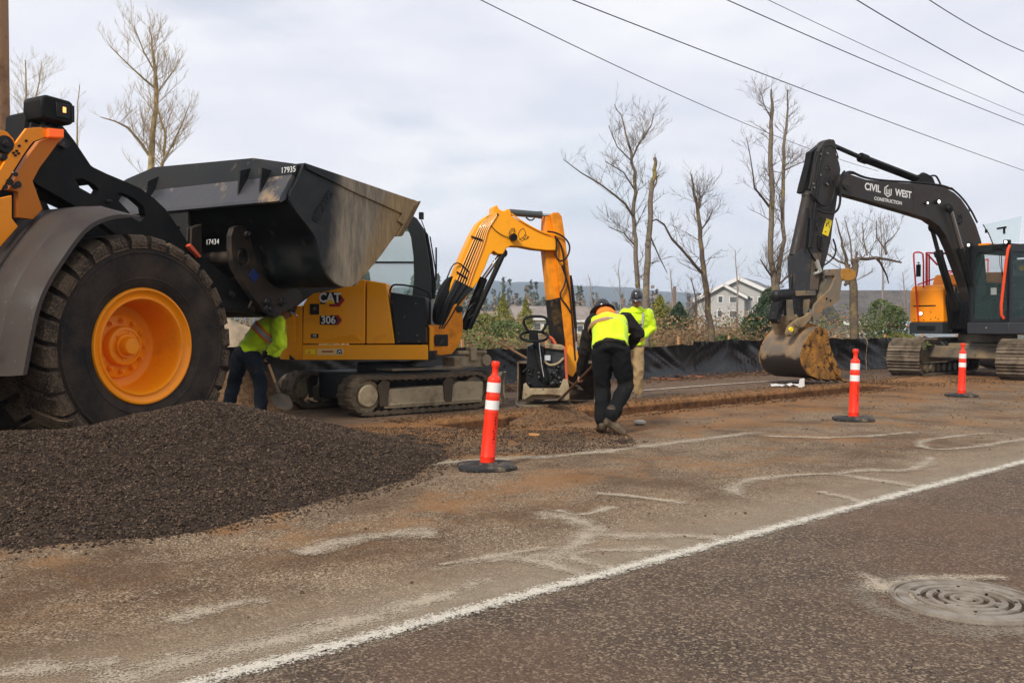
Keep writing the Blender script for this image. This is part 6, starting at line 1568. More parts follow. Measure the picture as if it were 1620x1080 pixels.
# --- worker bending with shovel at the loader (left)
def j1():
    Y = 11.75; p = lambda x, y, d=0: P(x, y, Y + d)
    return dict(pel=p(392, 556), chest=p(415, 527, -.02), neck=p(442, 503, .0), head=p(450, 492, .02), shL=p(440, 507, .17), shR=p(440, 512, -.17),
        elL=p(446, 545, .14), wrL=p(430, 566, .02), haL=p(424, 572, -.02), elR=p(441, 543, -.26), wrR=p(427, 556, -.20), haR=p(420, 560, -.16),
        hipL=p(381, 562, .11), hipR=p(398, 562, -.09), kneeL=p(370, 608, .14), kneeR=p(412, 605, -.10), ankL=p(356, 664, .12), ankR=p(414, 664, -.12), toeL=p(374, 676, .14), toeR=p(434, 676, -.14))
def ex1(root, J, side, sp, fw, f, s, u, top, w):
    b = MB(); hoop(b, J, side, sp, fw, w, .46, .64, .034); b.build('orange_band', org_tape, top, smooth=60, fix=False)
    b = MB(); hoop(b, J, side, sp, fw, w, .505, .595, .040); b.build('reflective_band', silver, top, smooth=60, fix=False)
    for sg in (-1, 1):
        b = MB(); c0 = J['neck'] + side * sg * .12
        for (wd, g, m_) in ((.055, .0, org_tape), (.028, .004, silver)):
            b = MB(); pts = []
            for a in np.linspace(-1.4, 1.4, 9): pts.append(J['chest'].lerp(J['neck'], .58) + side * sg * .115 + sp * (.14 + g) * math.cos(a) * .95 + fw * (.20 + g) * math.sin(a))
            V = []; 
            for q in pts: V += [q - side * wd, q + side * wd]
            b.add(V, [(2 * i, 2 * i + 1, 2 * i + 3, 2 * i + 2) for i in range(8)]); b.build('shoulder_band', m_, top, smooth=60, fix=False)
    hardhat('hard_hat', J['head'], f, s, u, hat_blk, root)
    b = MB()
    for S in 'LR': chain(b, [J['wr' + S] + (J['el' + S] - J['wr' + S]) * .15, J['wr' + S], J['ha' + S]], [.044, .043, .045], 10)
    for sgn in (0,): fuse(b, 'gloves', glove, root, .009, 3, .004, 20)
J1 = j1()
person('person', 'worker in banded lime jacket and jeans shovelling between the big tyre and small excavator', 'road workers', J1, Vector((.86, -.05, -.5)), dict(trousers=jeans, sleeve=lime, top=lime, curl=1.5, headup=Vector((.5, 0, .86)), bulk=1.06, baggy=1.02), ex1)
shovel('shovel', 'wooden handled shovel held by the worker behind the gravel heap', J1['haL'] - (P(450, 642, 11.4) - J1['haL']).normalized() * .32, P(450, 645, 11.4), Vector((.12, -.1, 0)))

# --- worker bending over beside the trench, seen from behind (centre)
def j2():
    Y = 10.3; p = lambda x, y, d=0: P(x, y, Y + d)
    return dict(pel=p(966, 550), chest=p(964, 519, .19), neck=p(960, 500, .36), head=p(954, 496, .52), shL=p(938, 507, .30), shR=p(990, 504, .26),
        elL=p(925, 556, .42), wrL=p(919, 590, .58), haL=p(914, 603, .63), elR=p(1010, 528, .30), wrR=p(986, 556, .52), haR=p(974, 566, .56),
        hipL=p(953, 556, .02), hipR=p(980, 556, .0), kneeL=p(953, 612, .14), kneeR=p(990, 610, .12), ankL=p(953, 667, .04), ankR=p(968, 660, -.12), toeL=p(948, 679, .22), toeR=p(985, 684, -.10))
def ex2(root, J, side, sp, fw, f, s, u, top, w):
    b = MB(); hoop(b, J, side, sp, fw, w, .50, .62, .018); b.build('orange_band', mat('dusty_orange_tape', (.62, .24, .07), .6), top, smooth=60, fix=False)
    b = MB(); hoop(b, J, side, sp, fw, w, .53, .59, .024); b.build('reflective_band', mat('brown_tape', (.30, .22, .15), .5), top, smooth=60, fix=False)
    b = MB(); c = J['neck'].lerp(J['head'], .25); loft(b, [(c - sp * .04, side * .13, fw * .11), (c + sp * .02, side * .12, fw * .10), (c + sp * .06, side * .09, fw * .085)]); fuse(b, 'orange_hood', mat('orange_hood', (.85, .20, .03), .8), root, .012, 4, .008, 12)
    hardhat('hard_hat', J['head'] + u * .0, f, s, u, hat_blk, root, full_brim=True)
J2 = j2()
person('person', 'worker in lime vest over dark clothes, bent over with back to us beside the trench', 'road workers', J2, Vector((-.25, .85, -.55)), dict(trousers=trouser, sleeve=blk_hood, top=lime, vest=True, curl=1.5, headup=Vector((-.1, .6, .8)), bulk=1.03, baggy=1.10, palmL=Vector((.3, .9, 0)), wide=1.10), ex2)
sb = P(878, 640, 11.75)
st_ = J2['haL'] + (J2['haL'] - sb).normalized() * .55
shovel('shovel', 'dark handled shovel whose blade digs at the trench rim by the plate compactor', st_, sb, Vector((-.35, 0, .25)), mat('dark_handle', (.10, .055, .032), .6))
# --- worker standing and looking down, behind him
def j3():
    Y = 15.1; p = lambda x, y, d=0: P(x, y, Y + d)
    return dict(pel=p(1001, 544), chest=p(1006, 513, -.04), neck=p(1007, 491, -.10), head=p(1007, 475, -.16), shL=p(1025, 497, -.06), shR=p(989, 497, -.10),
        elL=p(1032, 519, -.02), wrL=p(1017, 532, -.14), haL=p(1010, 535, -.16), elR=p(979, 516, -.22), wrR=p(985, 534, -.34), haR=p(990, 540, -.36),
        hipL=p(1008, 549, .0), hipR=p(993, 549, .0), kneeL=p(1010, 587, -.06), kneeR=p(989, 586, .04), ankL=p(1010, 622, .02), ankR=p(984, 620, .12), toeL=p(1012, 631, -.16), toeR=p(980, 629, -.04))
def ex3(root, J, side, sp, fw, f, s, u, top, w):
    hardhat('hard_hat', J['head'], f, s, u, hat_ch, root)
    b = MB(); loft(b, [(J['head'] + f * .088 + u * .016, s * .062, u * .017), (J['head'] + f * .098 + u * .014, s * .058, u * .015)], 16); b.build('sunglasses', glove, root)
    b = MB(); c = J['neck']; loft(b, [(c - sp * .03, side * .12, fw * .11), (c + sp * .03, side * .105, fw * .10), (c + sp * .06, side * .08, fw * .08)]); fuse(b, 'collar', lime, root, .012, 3, .008, 12)
    b = MB()
    for a, c in (((.075, .145, .86), (.06, .165, .40)),):
        pass
    sd = (J['shL'] - J['shR']).normalized()
    p0 = J['neck'] + sd * .085 + fw * .13 - sp * .02; p1 = J['pel'] + sd * .07 + fw * .165 + sp * .22
    b.add([p0 - sd * .018, p0 + sd * .018, p1 + sd * .018, p1 - sd * .018], [(0, 1, 2, 3)]); b.add([p0 - sd * .018 - fw * .004, p0 + sd * .018 - fw * .004, p1 + sd * .018 - fw * .004, p1 - sd * .018 - fw * .004], [(3, 2, 1, 0)])
    b.build('grey_strap', silver, top, fix=False)
    b = MB(); c = J['chest'] + fw * .168 + sp * .03 + sd * .02; b.box(c, (.07, .015, .02)); b.build('chest_logo', blk_s, top)
person('person', 'standing worker in lime jacket, khaki trousers and dark marbled hard hat, looking down', 'road workers', j3(), Vector((-.14, -.92, -.24)), dict(trousers=khaki, sleeve=lime, top=lime, curl=1.2, headup=Vector((0, -.2, .95)), bulk=1.12, baggy=1.05), ex3)

# ================================================================ DELINEATOR POSTS
post_or = mat('post_orange', (.88, .035, .012), .38, dirt=((.55, .05, .02), 5, .5, .8), grit=((.30, .12, .07), 30, .66, .80)); band_w = mat('post_white_band', (.74, .72, .70), .45, grit=((.35, .30, .26), 14, .60, .74)); base_m = mat('rubber_base', (.030, .030, .032), .75, grit=((.17, .135, .095), 12, .50, .70), bump=(40, .3))
def post():
    root = empty('delineator_post')
    b = MB(); n = 8
    def oct_(rx, ry, z, rot=.0):
        return [Vector((rx * x, ry * y, z)) for x, y in ((-.55, -1), (.55, -1), (1, -.55), (1, .55), (.55, 1), (-.55, 1), (-1, .55), (-1, -.55))]
    S_ = [oct_(.245, .215, 0), oct_(.245, .215, .028), oct_(.225, .195, .042)]
    V = [v for s_ in S_ for v in s_]; Fs = [(i * n + k, i * n + (k + 1) % n, (i + 1) * n + (k + 1) % n, (i + 1) * n + k) for i in range(2) for k in range(n)] + [tuple(range(n - 1, -1, -1)), tuple(2 * n + k for k in range(n))]
    b.add(V, Fs); b.lathe([(.105, .042), (.095, .055), (.0, .055)], (0, 0, 0), 'z', 32); b.build('base', base_m, root, .004, smooth=30)
    b = MB(); b.lathe([(.0635, .045), (.0635, .10), (.0650, .103), (.0625, .108), (.0595, .48), (.0605, .485), (.0585, .49), (.0575, .59), (.0600, .60), (.0600, .625), (.0570, .632), (.0565, .75), (.0560, .765), (.046, .782), (.032, .792), (.027, .80), (.0255, .83), (.026, .86), (.0345, .872), (.0365, .885), (.0360, .905), (.030, .916), (.0, .918)], (0, 0, 0), 'z', 36); pb = b.build('tube', post_or, root, smooth=35)
    for z0, z1, r0, r1 in ((.505, .582, .0604, .0598), (.652, .735, .0590, .0586)):
        b = MB(); b.lathe([(r0 - .003, z0), (r0, z0), (r1, z1), (r1 - .003, z1)], (0, 0, 0), 'z', 36); b.build('reflective_band', band_w, pb, smooth=35)
    return root, pb
def stencil(pb, seed):
    random.seed(seed); b = MB()
    for k in range(9):
        z = .22 + k * .026 + random.uniform(-.003, .003); a0 = R(-62); r = .0632 - .0035 * (z - .1) / .38 + .0012
        for j in range(random.choice((1, 2, 2))):
            a = a0 + random.uniform(-.14, .14); w_ = random.uniform(.05, .14); h = random.uniform(.006, .012); zz = z + j * .008
            b.add([(r * math.cos(t), r * math.sin(t), q) for q in (zz, zz + h) for t in (a - w_, a, a + w_)], [(0, 1, 4, 3), (1, 2, 5, 4)])
    b.build('worn_stencil', mat('stencil_black%d' % seed, (.02, .012, .012), .6), pb, smooth=0, fix=False)
p0_, pb0 = post(); stencil(pb0, 2)
posts = [(770, 741, 5.0, 'orange post leaning right on its rubber base, nearest of the three, by the gravel'), (1350, 665, 1.5, 'orange post with two white bands standing before the big bucket'), (1521, 627, 1.2, 'orange post standing before the tracks of the big excavator')]
for i, (qx, qy, tilt, lab) in enumerate(posts):
    o = p0_ if i == 0 else copy_tree(p0_)
    g = G(qx, qy); o.location = (g.x, g.y, .004); o.rotation_euler = (0, R(tilt), R((8, -6, 0)[i]) )
    tag(o, lab, 'traffic post', 'orange delineator posts along the closed lane')
    if i: 
        o.rotation_euler = (0, R(tilt), R(-10))
# level the bases: only the tube leans
for o in [x for x in bpy.data.objects if x.name.startswith('delineator_post')]:
    t_ = o.rotation_euler[1]; o.rotation_euler[1] = 0
    for c in o.children:
        if c.name.startswith('tube'): c.rotation_euler = (0, t_, 0)

# ================================================================ PLATE COMPACTOR
pc0 = P(862, 634, 14.0); MPC = frame((pc0.x, 14.0, 0), 0)
pc = empty('plate_compactor', (pc0.x, 14.0, 0), 0, 'muddy plate compactor with black engine, red frame and looped handles before the yellow bucket', 'plate compactor')
def tp(l, y=0): return TR(l, MPC, y)
def t3(l, y=0): return [Vector((p[0], y, p[1])) for p in tp(l, y)]
zg = tp([(860, 636)])[0][1]
b = MB(); b.prism([(p[0], p[1] - zg) for p in tp([(816, 629), (822, 632), (896, 635), (905, 632), (905, 634.5), (896, 639), (822, 636), (815, 632)])], -.30, .30); b.build('base_plate', muddy_steel, pc, .006, smooth=0)
b = MB(); b.prism(tp([(828, 607), (832, 604), (838, 612), (884, 612), (889, 598), (896, 598), (899, 612), (899, 629), (894, 631), (884, 623), (868, 621.5), (842, 622), (830, 629), (826, 629)]), -.30, -.05); b.prism(tp([(832, 608), (894, 608), (894, 628), (832, 628)]), -.05, .3); b.build('lower_body', tanm, pc, .01, smooth=0)
b = MB(); b.prism(tp([(834, 546), (848, 542), (861, 548), (860, 566), (862, 590), (864, 606), (856, 613), (842, 610), (832, 606), (833, 580)]), -.26, .0); b.build('engine_cover', mat('oily_black', (.010, .011, .013), .35, grit=((.35, .36, .38), 24, .66, .74), bump=(14, .6)), pc, .02, smooth=0)
b = MB(); b.prism(tp([(861, 549), (890, 549), (896, 560), (894, 600), (886, 606), (862, 606)]), -.22, .2); b.build('engine', mat('engine_grey', (.035, .038, .042), .5, grit=((.22, .2, .18), 15, .60, .72), bump=(16, .4)), pc, .02, smooth=0)
b = MB(); b.box(t3([(866, 566)], -.25)[0], (.09, .06, .08)); b.build('engine_label', mat('label_pale', (.5, .52, .55), .5), pc, .005)
b = MB(); b.tube([p + Vector((0, 0, 0)) for p in chaikin(t3([(860, 570), (868, 578), (882, 576), (892, 566)], -.26), 2)], .018, 8); b.build('drive_belt', tanm, pc)
b = MB()
random.seed(5)
for k in range(24):
    p = t3([(836 + random.random() * 52, 580 + random.random() * 28)], -.27)[0]; 
    if k % 3: b.ball(p, random.uniform(.02, .045), 8)
    else: b.cyl(p, p + Vector((random.uniform(-.12, .12), random.uniform(-.05, .05), random.uniform(-.12, .12))), .02, 8)
b.build('engine_parts', mat('greasy_metal', (.02, .02, .02), .3, .4, grit=((.3, .28, .25), 12, .60, .70)), pc)
b = MB(); b.tube(t3([(846, 535), (850, 556), (858, 585), (863, 604)], -.34), [.035, .045, .05, .05], 10); b.box(t3([(844, 533)], -.3)[0], (.13, .16, .14)); b.build('handle_post', black_paint, pc, .008)
b = MB(); b.tube(t3([(852, 530), (853, 548), (856, 575), (860, 596)], -.40), .012, 8); b.build('bright_rod', chrome, pc)
b = MB(); b.tube(chaikin(t3([(836, 524), (828, 512), (829, 504), (836, 501), (848, 500), (860, 501), (866, 505), (866, 512), (857, 525)], -.3), 2), .021, 10); b.build('handle_loop', black_paint, pc)
el = [t3([(845, 532)], -.30)[0] + Vector((.205 * math.cos(a), .12 * math.sin(a) - .05, .075 * math.sin(a))) for a in np.linspace(0, 2 * math.pi, 25)]
b = MB(); b.tube(el, .022, 10); b.build('handle_ring', black_paint, pc)
redf = mat('faded_red_frame', (.55, .10, .045), .5, grit=((.25, .16, .1), 14, .58, .74))
b = MB(); b.tube(chaikin(t3([(868, 533), (873, 535), (878, 543), (880, 549)], -.2), 2), .026, 8); b.tube(chaikin(t3([(862, 549), (886, 547), (893, 549), (895, 560), (896, 590), (898, 620)], -.26), 2), .020, 8); b.build('guard_frame', redf, pc)
b = MB(); b.prism(tp([(860, 545), (864, 543), (888, 545), (893, 550), (888, 553), (862, 550)]), -.28, .2); b.build('top_cover', tanm, pc, .01, smooth=0)
# leaning rake handle and a spade stuck behind the machine
b = MB(); a, c = P(788, 541, 14.25), P(836, 568, 14.3); d = (c - a).normalized(); e_ = c + d * .9; e_.z = max(e_.z, .03)
lr = empty('rake', (e_.x, e_.y, 0), 0, 'bare wooden rake handle leaning against the left of the plate compactor', 'rake'); o_ = Vector((e_.x, e_.y, 0)); b.tube([a - o_, c - o_, e_ - o_], .017, 8); b.build('handle', wood, lr)
b = MB(); b.box(e_ - o_ + Vector((0, 0, 0)), (.05, .5, .04)); 
for k in range(8): b.box(e_ - o_ + Vector((.03, -.22 + k * .063, -.02)), (.06, .012, .02))
b.build('rake_head', bladem, lr)
tpz, btz = P(897, 590, 14.45), P(887, 527, 14.45)
sp3 = empty('spade', (tpz.x, tpz.y, 0), 0, 'spade standing blade up with its muddy tip beside the yellow stick', 'spade'); o_ = Vector((tpz.x, tpz.y, 0))
b = MB(); b.tube([Vector((0.03, 0, .02)), P(895, 560, 14.45) - o_], .016, 8); b.build('handle', wood, sp3)
q = [P(x, y, 14.45) - o_ for x, y in ((886, 525), (890, 529), (897, 545), (901, 558), (896, 563), (889, 553), (885, 540))]
b = MB(); b.add(q + [v + Vector((0, .02, 0)) for v in q], [tuple(range(7)), tuple(range(13, 6, -1))] + [(i, (i + 1) % 7, 7 + (i + 1) % 7, 7 + i) for i in range(7)]); b.build('blade', tanm, sp3, .004, smooth=0)
b = MB(); c = MU.inverted() @ P(912, 562, 14.3); b.cyl(c + Vector((0, -.08, 0)), c + Vector((0, .08, 0)), .07, 20); b.cyl(c + Vector((-.1, .0, -.1)), c + Vector((-.02, .02, -.02)), .05, 12); b.build('coupler_boss', cat_paint, ex, .01)
# soil heap the shovel bites into
def heap(name, c, rx, ry, h, m_, label, cat, seed, kind='stuff'):
    n = 26; xs = np.linspace(-1.1, 1.1, n); X_, Y_ = np.meshgrid(xs, xs, indexing='ij'); d = np.hypot(X_, Y_)
    Z_ = h * (1 - d) * (1 + .5 * (fbm(X_ * 2 + 9, Y_ * 2 + 9, seed) - .45)) + (fbm(X_ * 6 + 5, Y_ * 6 + 5, seed + 1) - .47) * h * .35 - .01
    V = np.stack([c.x + X_ * rx, c.y + Y_ * ry, Z_], -1).reshape(-1, 3); i = np.arange(n - 1)[:, None] * n + np.arange(n - 1)[None, :]
    q = np.stack([i, i + n, i + n + 1, i + 1], -1).reshape(-1, 4); q = q[(V[:, 2][q] > -.02).any(1)]
    o = npmesh(name, V, q, m_, smooth=True); tag(o, label, cat, kind=kind); return o
heap('soil_heap', Vector((sb.x + .02, sb.y + .05, 0)), .55, .38, .26, dirt_m, 'small mound of brown soil under the shovel blade', 'soil', 4)
heap('soil_heap', P(395, 640, 13.6), .9, .7, .75, dirt_m, 'brown soil mound seen between the legs of the left worker', 'soil', 8)
b = MB(); b.ball((0, 0, .55), .55, 14, (1, .8, 1)); 
rk = b.build('boulder', mat('sandstone', (.42, .33, .23), .85, var=((.25, .19, .13), 3, .4, .6), bump=(7, .9)), None, smooth=60); c = P(368, 520, 16.5); rk.location = (c.x, c.y, 0); rk.scale = (1, 1, 1.15)
for v in rk.data.vertices: v.co *= 1 + .28 * noise.noise(v.co * 2.2)
tag(rk, 'pale tan boulder between the loader tyre and the left worker', 'boulder')
# bits of litter by the trench
pw_ = mat('white_plastic', (.62, .60, .58), .5)
g = G(1245, 614); b = MB(); random.seed(8)
V = []; n = 9
for i in range(n):
    for j in range(5): V.append((i * .07 - .3, j * .07, .04 + .10 * abs(noise.noise(Vector((i * .6, j * .8, 2))))))
b.add(V, [(i * 5 + j, (i + 1) * 5 + j, (i + 1) * 5 + j + 1, i * 5 + j + 1) for i in range(n - 1) for j in range(4)])
b.prism([(.22, .0), (.34, .02), (.34, .20), (.25, .18)], .0, .012)
o = b.build('paper_scrap', pw_, None, loc=(g.x, g.y, 0), smooth=40, fix=False); tag(o, 'torn white paper bag lying at the far rim of the trench before the big bucket', 'litter')
for k, (qx, qy, l_, lab, c_) in enumerate(((1045, 601, .9, 'reddish board scrap nearest the standing worker at the fence', (.30, .11, .06)), (1090, 597, .7, 'reddish board scrap lying farther right at the foot of the silt fence', (.36, .14, .08)))):
    g = G(qx, qy); b = MB(); b.box((0, 0, .04), (l_, .10, .025), (0, 3, 8)); o = b.build('board_scrap', mat('board%d' % k, c_, .8, bump=(20, .3)), None, loc=(g.x, g.y, .0)); tag(o, lab, 'board')
for k, (qx, qy, lab) in enumerate(((845, 689, 'small orange wood chip on the gravel by the central worker'), (1012, 672, 'pale stone lying on the dirt right of the central worker boots'))):
    g = G(qx, qy); b = MB(); b.box((0, 0, .012), (.10, .07, .022), (0, 4, 20)) if k == 0 else b.ball((0, 0, .03), .08, 10, (1, .7, .45)); o = b.build('wood_chip' if k == 0 else 'stone', mat('chip%d' % k, ((.55, .27, .10), (.42, .38, .32))[k], .8), None, loc=(g.x, g.y, .002)); tag(o, lab, 'wood chip' if k == 0 else 'stone')
# ================================================================ SILT FENCE
plast = mat('black_plastic_sheet', (.005, .005, .005), .30, spec=.32, grit=((.09, .07, .05), 9, .62, .78))
stake_m = mat('raw_stake', (.46, .25, .12), .8)
FP = [(-13, 10.2), (-9, 13.0), (-4.6, 15.8), (-.9, 18), (2.85, 20.6), (6.5, 24.0), (10.3, 25.9), (17, 31)]
def build_fence():
    pts = [Vector((x, y, 0)) for x, y in FP]; segs = [(pts[i + 1] - pts[i]).length for i in range(len(pts) - 1)]; tot = sum(segs)
    def at(s):
        for i, l in enumerate(segs):
            if s <= l or i == len(segs) - 1: return pts[i].lerp(pts[i + 1], s / l)
            s -= l
    root = empty('silt_fence', (2.85, 20.6, 0), 0, 'long sagging black plastic silt fence on wooden stakes behind the workers', 'fence'); off = Vector((2.85, 20.6, 0))
    n = int(tot / .05); m = 12; V = []; ns = 2.05
    for i in range(n + 1):
        s = tot * i / n; p = at(s); d = (at(min(s + .05, tot)) - at(max(s - .05, 0))).normalized(); nn = Vector((-d.y, d.x, 0))
        u = (s / ns) % 1.0; cell = int(s / ns); random.seed(cell); sg = random.uniform(.02, .13); sl_ = random.uniform(-.05, .05)
        left = max(0, min(1, (12.5 - s) / 6)) * 0 + (1 if (9.6 < s < 17) else 0)
        top = .86 - sg * .6 * 4 * u * (1 - u) * (1 + .0 * left) + sl_ * (u - .5) - (.10 if 14 < s < 21 else 0) + .03 * noise.noise(Vector((s * 3, 1, 0)))
        for k in range(m + 1):
            v = k / m; z = top * v
            a = noise.noise(Vector((s * 1.1 + z * 2.8 * (1 if cell % 2 else -1), z * 2.0 - s * .5, cell * 3.1)))
            a2 = noise.noise(Vector((s * 5 + z * 9 * (1 if cell % 2 else -1), z * 1.2, cell)))
            w = (1 - abs(a) * 2.6) * .030 + (1 - abs(a2) * 3) * .035 + math.sin(math.pi * u) * .04 * (1 - v)
            q = p + nn * (-w * (.35 + .65 * math.sin(math.pi * min(1, u * 1.02)))) - nn * (1 - v) ** 3 * .22 ; V.append((q.x - off.x, q.y - off.y, z + .02 + (.02 * a2)))
    Fs = [(i * (m + 1) + k, (i + 1) * (m + 1) + k, (i + 1) * (m + 1) + k + 1, i * (m + 1) + k + 1) for i in range(n) for k in range(m)]
    b = MB(); b.add(V, Fs); b.build('plastic_sheet', plast, root, smooth=60, fix=False)
    k = 0
    while k * ns < tot:
        s = k * ns + .02; p = at(s) - off; d = (at(min(s + .05, tot)) - at(max(s - .05, 0))).normalized(); nn = Vector((-d.y, d.x, 0)); random.seed(k + 50)
        b = MB(); b.box(p + nn * .05 + Vector((0, 0, .46)), (.05, .05, .98 + random.uniform(0, .1)), (random.uniform(-5, 5), random.uniform(-5, 5), 40)); b.build('stake', stake_m, root); k += 1
build_fence()

# ================================================================ BARE TREES
bark_y = mat('pale_yellow_bark', (.36, .27, .13), .85, dirt=((.16, .12, .07), 3, .48, .66)); twig_y = mat('golden_twigs', (.33, .255, .15), .85)
bark_g = mat('lichen_bark', (.19, .155, .115), .9, dirt=((.30, .23, .06), 1.7, .54, .68), grit=((.06, .045, .035), 14, .5, .66)); twig_g = mat('brown_twigs', (.145, .11, .085), .9)
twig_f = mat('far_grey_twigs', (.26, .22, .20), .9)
bark_d = mat('dark_wet_bark', (.11, .085, .065), .9, dirt=((.24, .18, .08), 2.2, .5, .66), bump=(9, .6))
def grow(b, p, d, l, r, lv, rng, up=.35, spread=.75, nb=5, minl=.12):
    n = 4 if l > .5 else 3; pts = [p]; dd = d.normalized()
    for i in range(n):
        dd = (dd + Vector((rng.gauss(0, .13), rng.gauss(0, .13), rng.gauss(0, .10) + up * .16))).normalized(); pts.append(pts[-1] + dd * (l / n))
    b.tube(pts, [r * (1 - .8 * i / n) for i in range(n + 1)], 4 if r > .012 else 3, caps=False)
    if lv <= 0: return
    for k in range(nb):
        t = rng.uniform(.15, .97); i = min(int(t * n), n - 1); q = pts[i].lerp(pts[i + 1], t * n - i); ax = (pts[i + 1] - pts[i]).normalized()
        a = rng.uniform(0, 2 * math.pi); o = ax.orthogonal().normalized(); o = (o * math.cos(a) + ax.cross(o) * math.sin(a))
        nd = (ax * rng.uniform(.6, 1.0) + o * spread * rng.uniform(.5, 1.1) + Vector((0, 0, up * .6))).normalized(); ll = l * rng.uniform(.28, .62) * (1.1 - .5 * t)
        if ll > minl: grow(b, q, nd, ll, max(.0035, r * .5), lv - 1, rng, up, spread, nb, minl)
def traced(paths, Y, base_extra=None):
    return [[P(x, y, Y) for x, y in pa] for pa in paths]
def bare_tree(label, Y, trunks, limbs, bark, twig, seed, nside=26, L0=1.5, lv=2, nb=5, up=.5, tw=.004, group='bare winter trees', spread=.75, lo=.25):
    rng = random.Random(seed); tr0 = [P(x, y, Y) for x, y, r in trunks[0]]; base = Vector((tr0[0].x, Y, ground_z(0, Y)))
    root = empty('bare_tree', tuple(base), 0, label, 'tree', group); b = MB(); bb = MB()
    allp = []
    for j, tk in enumerate(trunks):
        pts = [P(x, y, Y + .0 * j) - base for x, y, r in tk]; rs = [r * .78 * Y / FPX for x, y, r in tk]
        if j == 0: pts = [Vector((pts[0].x, 0, -.1))] + pts; rs = [rs[0] * 1.25] + rs
        # refine with a little wander
        P2 = [pts[0]]; R2 = [rs[0]]
        for i in range(len(pts) - 1):
            for t in (.33, .66, 1.0):
                q = pts[i].lerp(pts[i + 1], t); P2.append(q + Vector((rng.gauss(0, .02), rng.gauss(0, .03), 0)) * (t < 1)); R2.append(rs[i] * (1 - t) + rs[i + 1] * t)
        b.tube(P2, R2, 9)
        for i, q in enumerate(P2):
            if rng.random() < .4: b.ball(q + Vector((rng.uniform(-.6, .6), rng.uniform(-.6, .6), 0)) * R2[i], R2[i] * .75, 6)
        allp.append((P2, R2))
    for lm in limbs:
        pts = [P(x, y, Y) - base + Vector((0, -(i * .22) * (1 if seed % 2 else -1), 0)) for i, (x, y, r) in enumerate(lm)]; rs = [r * .7 * Y / FPX for x, y, r in lm]
        bb.tube(pts, rs, 6); allp.append((pts, rs))
    for j, (pts, rs) in enumerate(allp):
        n = nside if j < len(trunks) else max(6, nside // 2)
        for k in range(n):
            t = lo + (1 - lo) * (k + rng.random()) / n if j == 0 else rng.uniform(.08, 1.0); f = t * (len(pts) - 1); i = min(int(f), len(pts) - 2); q = pts[i].lerp(pts[i + 1], f - i); r = rs[i]
            a = rng.uniform(0, 2 * math.pi); ax = (pts[i + 1] - pts[i]).normalized(); d = Vector((math.cos(a), math.sin(a), rng.uniform(.4, 1.5)))
            ll = L0 * rng.uniform(.45, 1.1) * (1.15 - .65 * t)
            grow(bb, q, d, ll, max(tw, min(r * .24, .013)), lv, rng, up, spread, nb)
    b.build('trunk', bark, root, smooth=60, fix=False); bb.build('branches', twig, root, smooth=0, fix=False); return root
bare_tree('young tree with pale yellow bark and golden twigs, rising above the loader bucket', 27,
    [[(237, 300, 7), (240, 245, 6), (243, 200, 5.2), (247, 160, 4.6), (246, 125, 4), (243, 95, 2.6), (240, 65, 1.6), (236, 42, .8)], [(250, 280, 4), (260, 250, 3), (262, 215, 2.4), (252, 180, 1.6), (248, 150, 1)]],
    [[(236, 246, 3.5), (225, 225, 3), (212, 207, 2.5), (198, 200, 1.8), (180, 196, 1)], [(246, 140, 2.6), (232, 128, 2.2), (212, 108, 1.6), (190, 85, .8)], [(256, 258, 3), (275, 235, 2.4), (295, 205, 1.6), (312, 175, .8)], [(244, 112, 2), (232, 85, 1.5), (222, 50, .8)], [(250, 145, 2), (268, 130, 1.5), (290, 110, .8)]], bark_y, twig_y, 1, 34, 1.5, 2, 6, .75, .0042, lo=.15)
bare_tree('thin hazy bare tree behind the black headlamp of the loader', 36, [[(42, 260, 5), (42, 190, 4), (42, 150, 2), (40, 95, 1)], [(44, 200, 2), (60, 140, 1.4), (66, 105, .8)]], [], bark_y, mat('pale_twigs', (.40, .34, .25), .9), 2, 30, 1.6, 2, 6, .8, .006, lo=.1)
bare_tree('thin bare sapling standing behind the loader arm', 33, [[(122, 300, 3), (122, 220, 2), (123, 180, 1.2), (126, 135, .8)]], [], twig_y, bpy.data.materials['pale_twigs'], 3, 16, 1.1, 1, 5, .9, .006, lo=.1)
bare_tree('slender forked bare tree just left of the broken trunk', 24,
    [[(1011, 545, 5.5), (1009, 450, 5), (1006, 379, 4.4), (1002, 342, 4), (1004, 287, 3.4), (999, 242, 2.8), (993, 222, 2), (985, 190, 1.2), (972, 165, .8)], [(1000, 250, 2), (1012, 225, 1.8), (1026, 205, 1.3), (1034, 180, .8)]],
    [[(1002, 343, 3), (988, 325, 2.5), (969, 312, 2.2), (945, 297, 1.8), (915, 282, 1.3), (887, 264, .8)], [(1004, 300, 2), (985, 275, 1.5), (955, 260, .9)], [(1000, 256, 1.6), (975, 235, 1.2), (960, 205, .7)], [(1006, 390, 2), (985, 370, 1.4), (960, 362, .8)]], bark_g, twig_g, 5, 30, 1.25, 2, 5, .35, .0042, lo=.2)
bare_tree('thick broken off trunk with a blunt top and mossy yellow bark', 23.5, [[(1021, 560, 7.5), (1022, 472, 7), (1023, 435, 6.6), (1028, 361, 5.6), (1031, 298, 5), (1035, 268, 4), (1035.5, 250, 3.4)], [(1031, 310, 2.5), (1038, 290, 2), (1043, 277, 1.2)]],
    [[(1028, 372, 2), (1045, 405, 1.5), (1060, 430, .8)]], bark_g, twig_g, 4, 10, .7, 1, 5, .2, .0042, lo=.3)
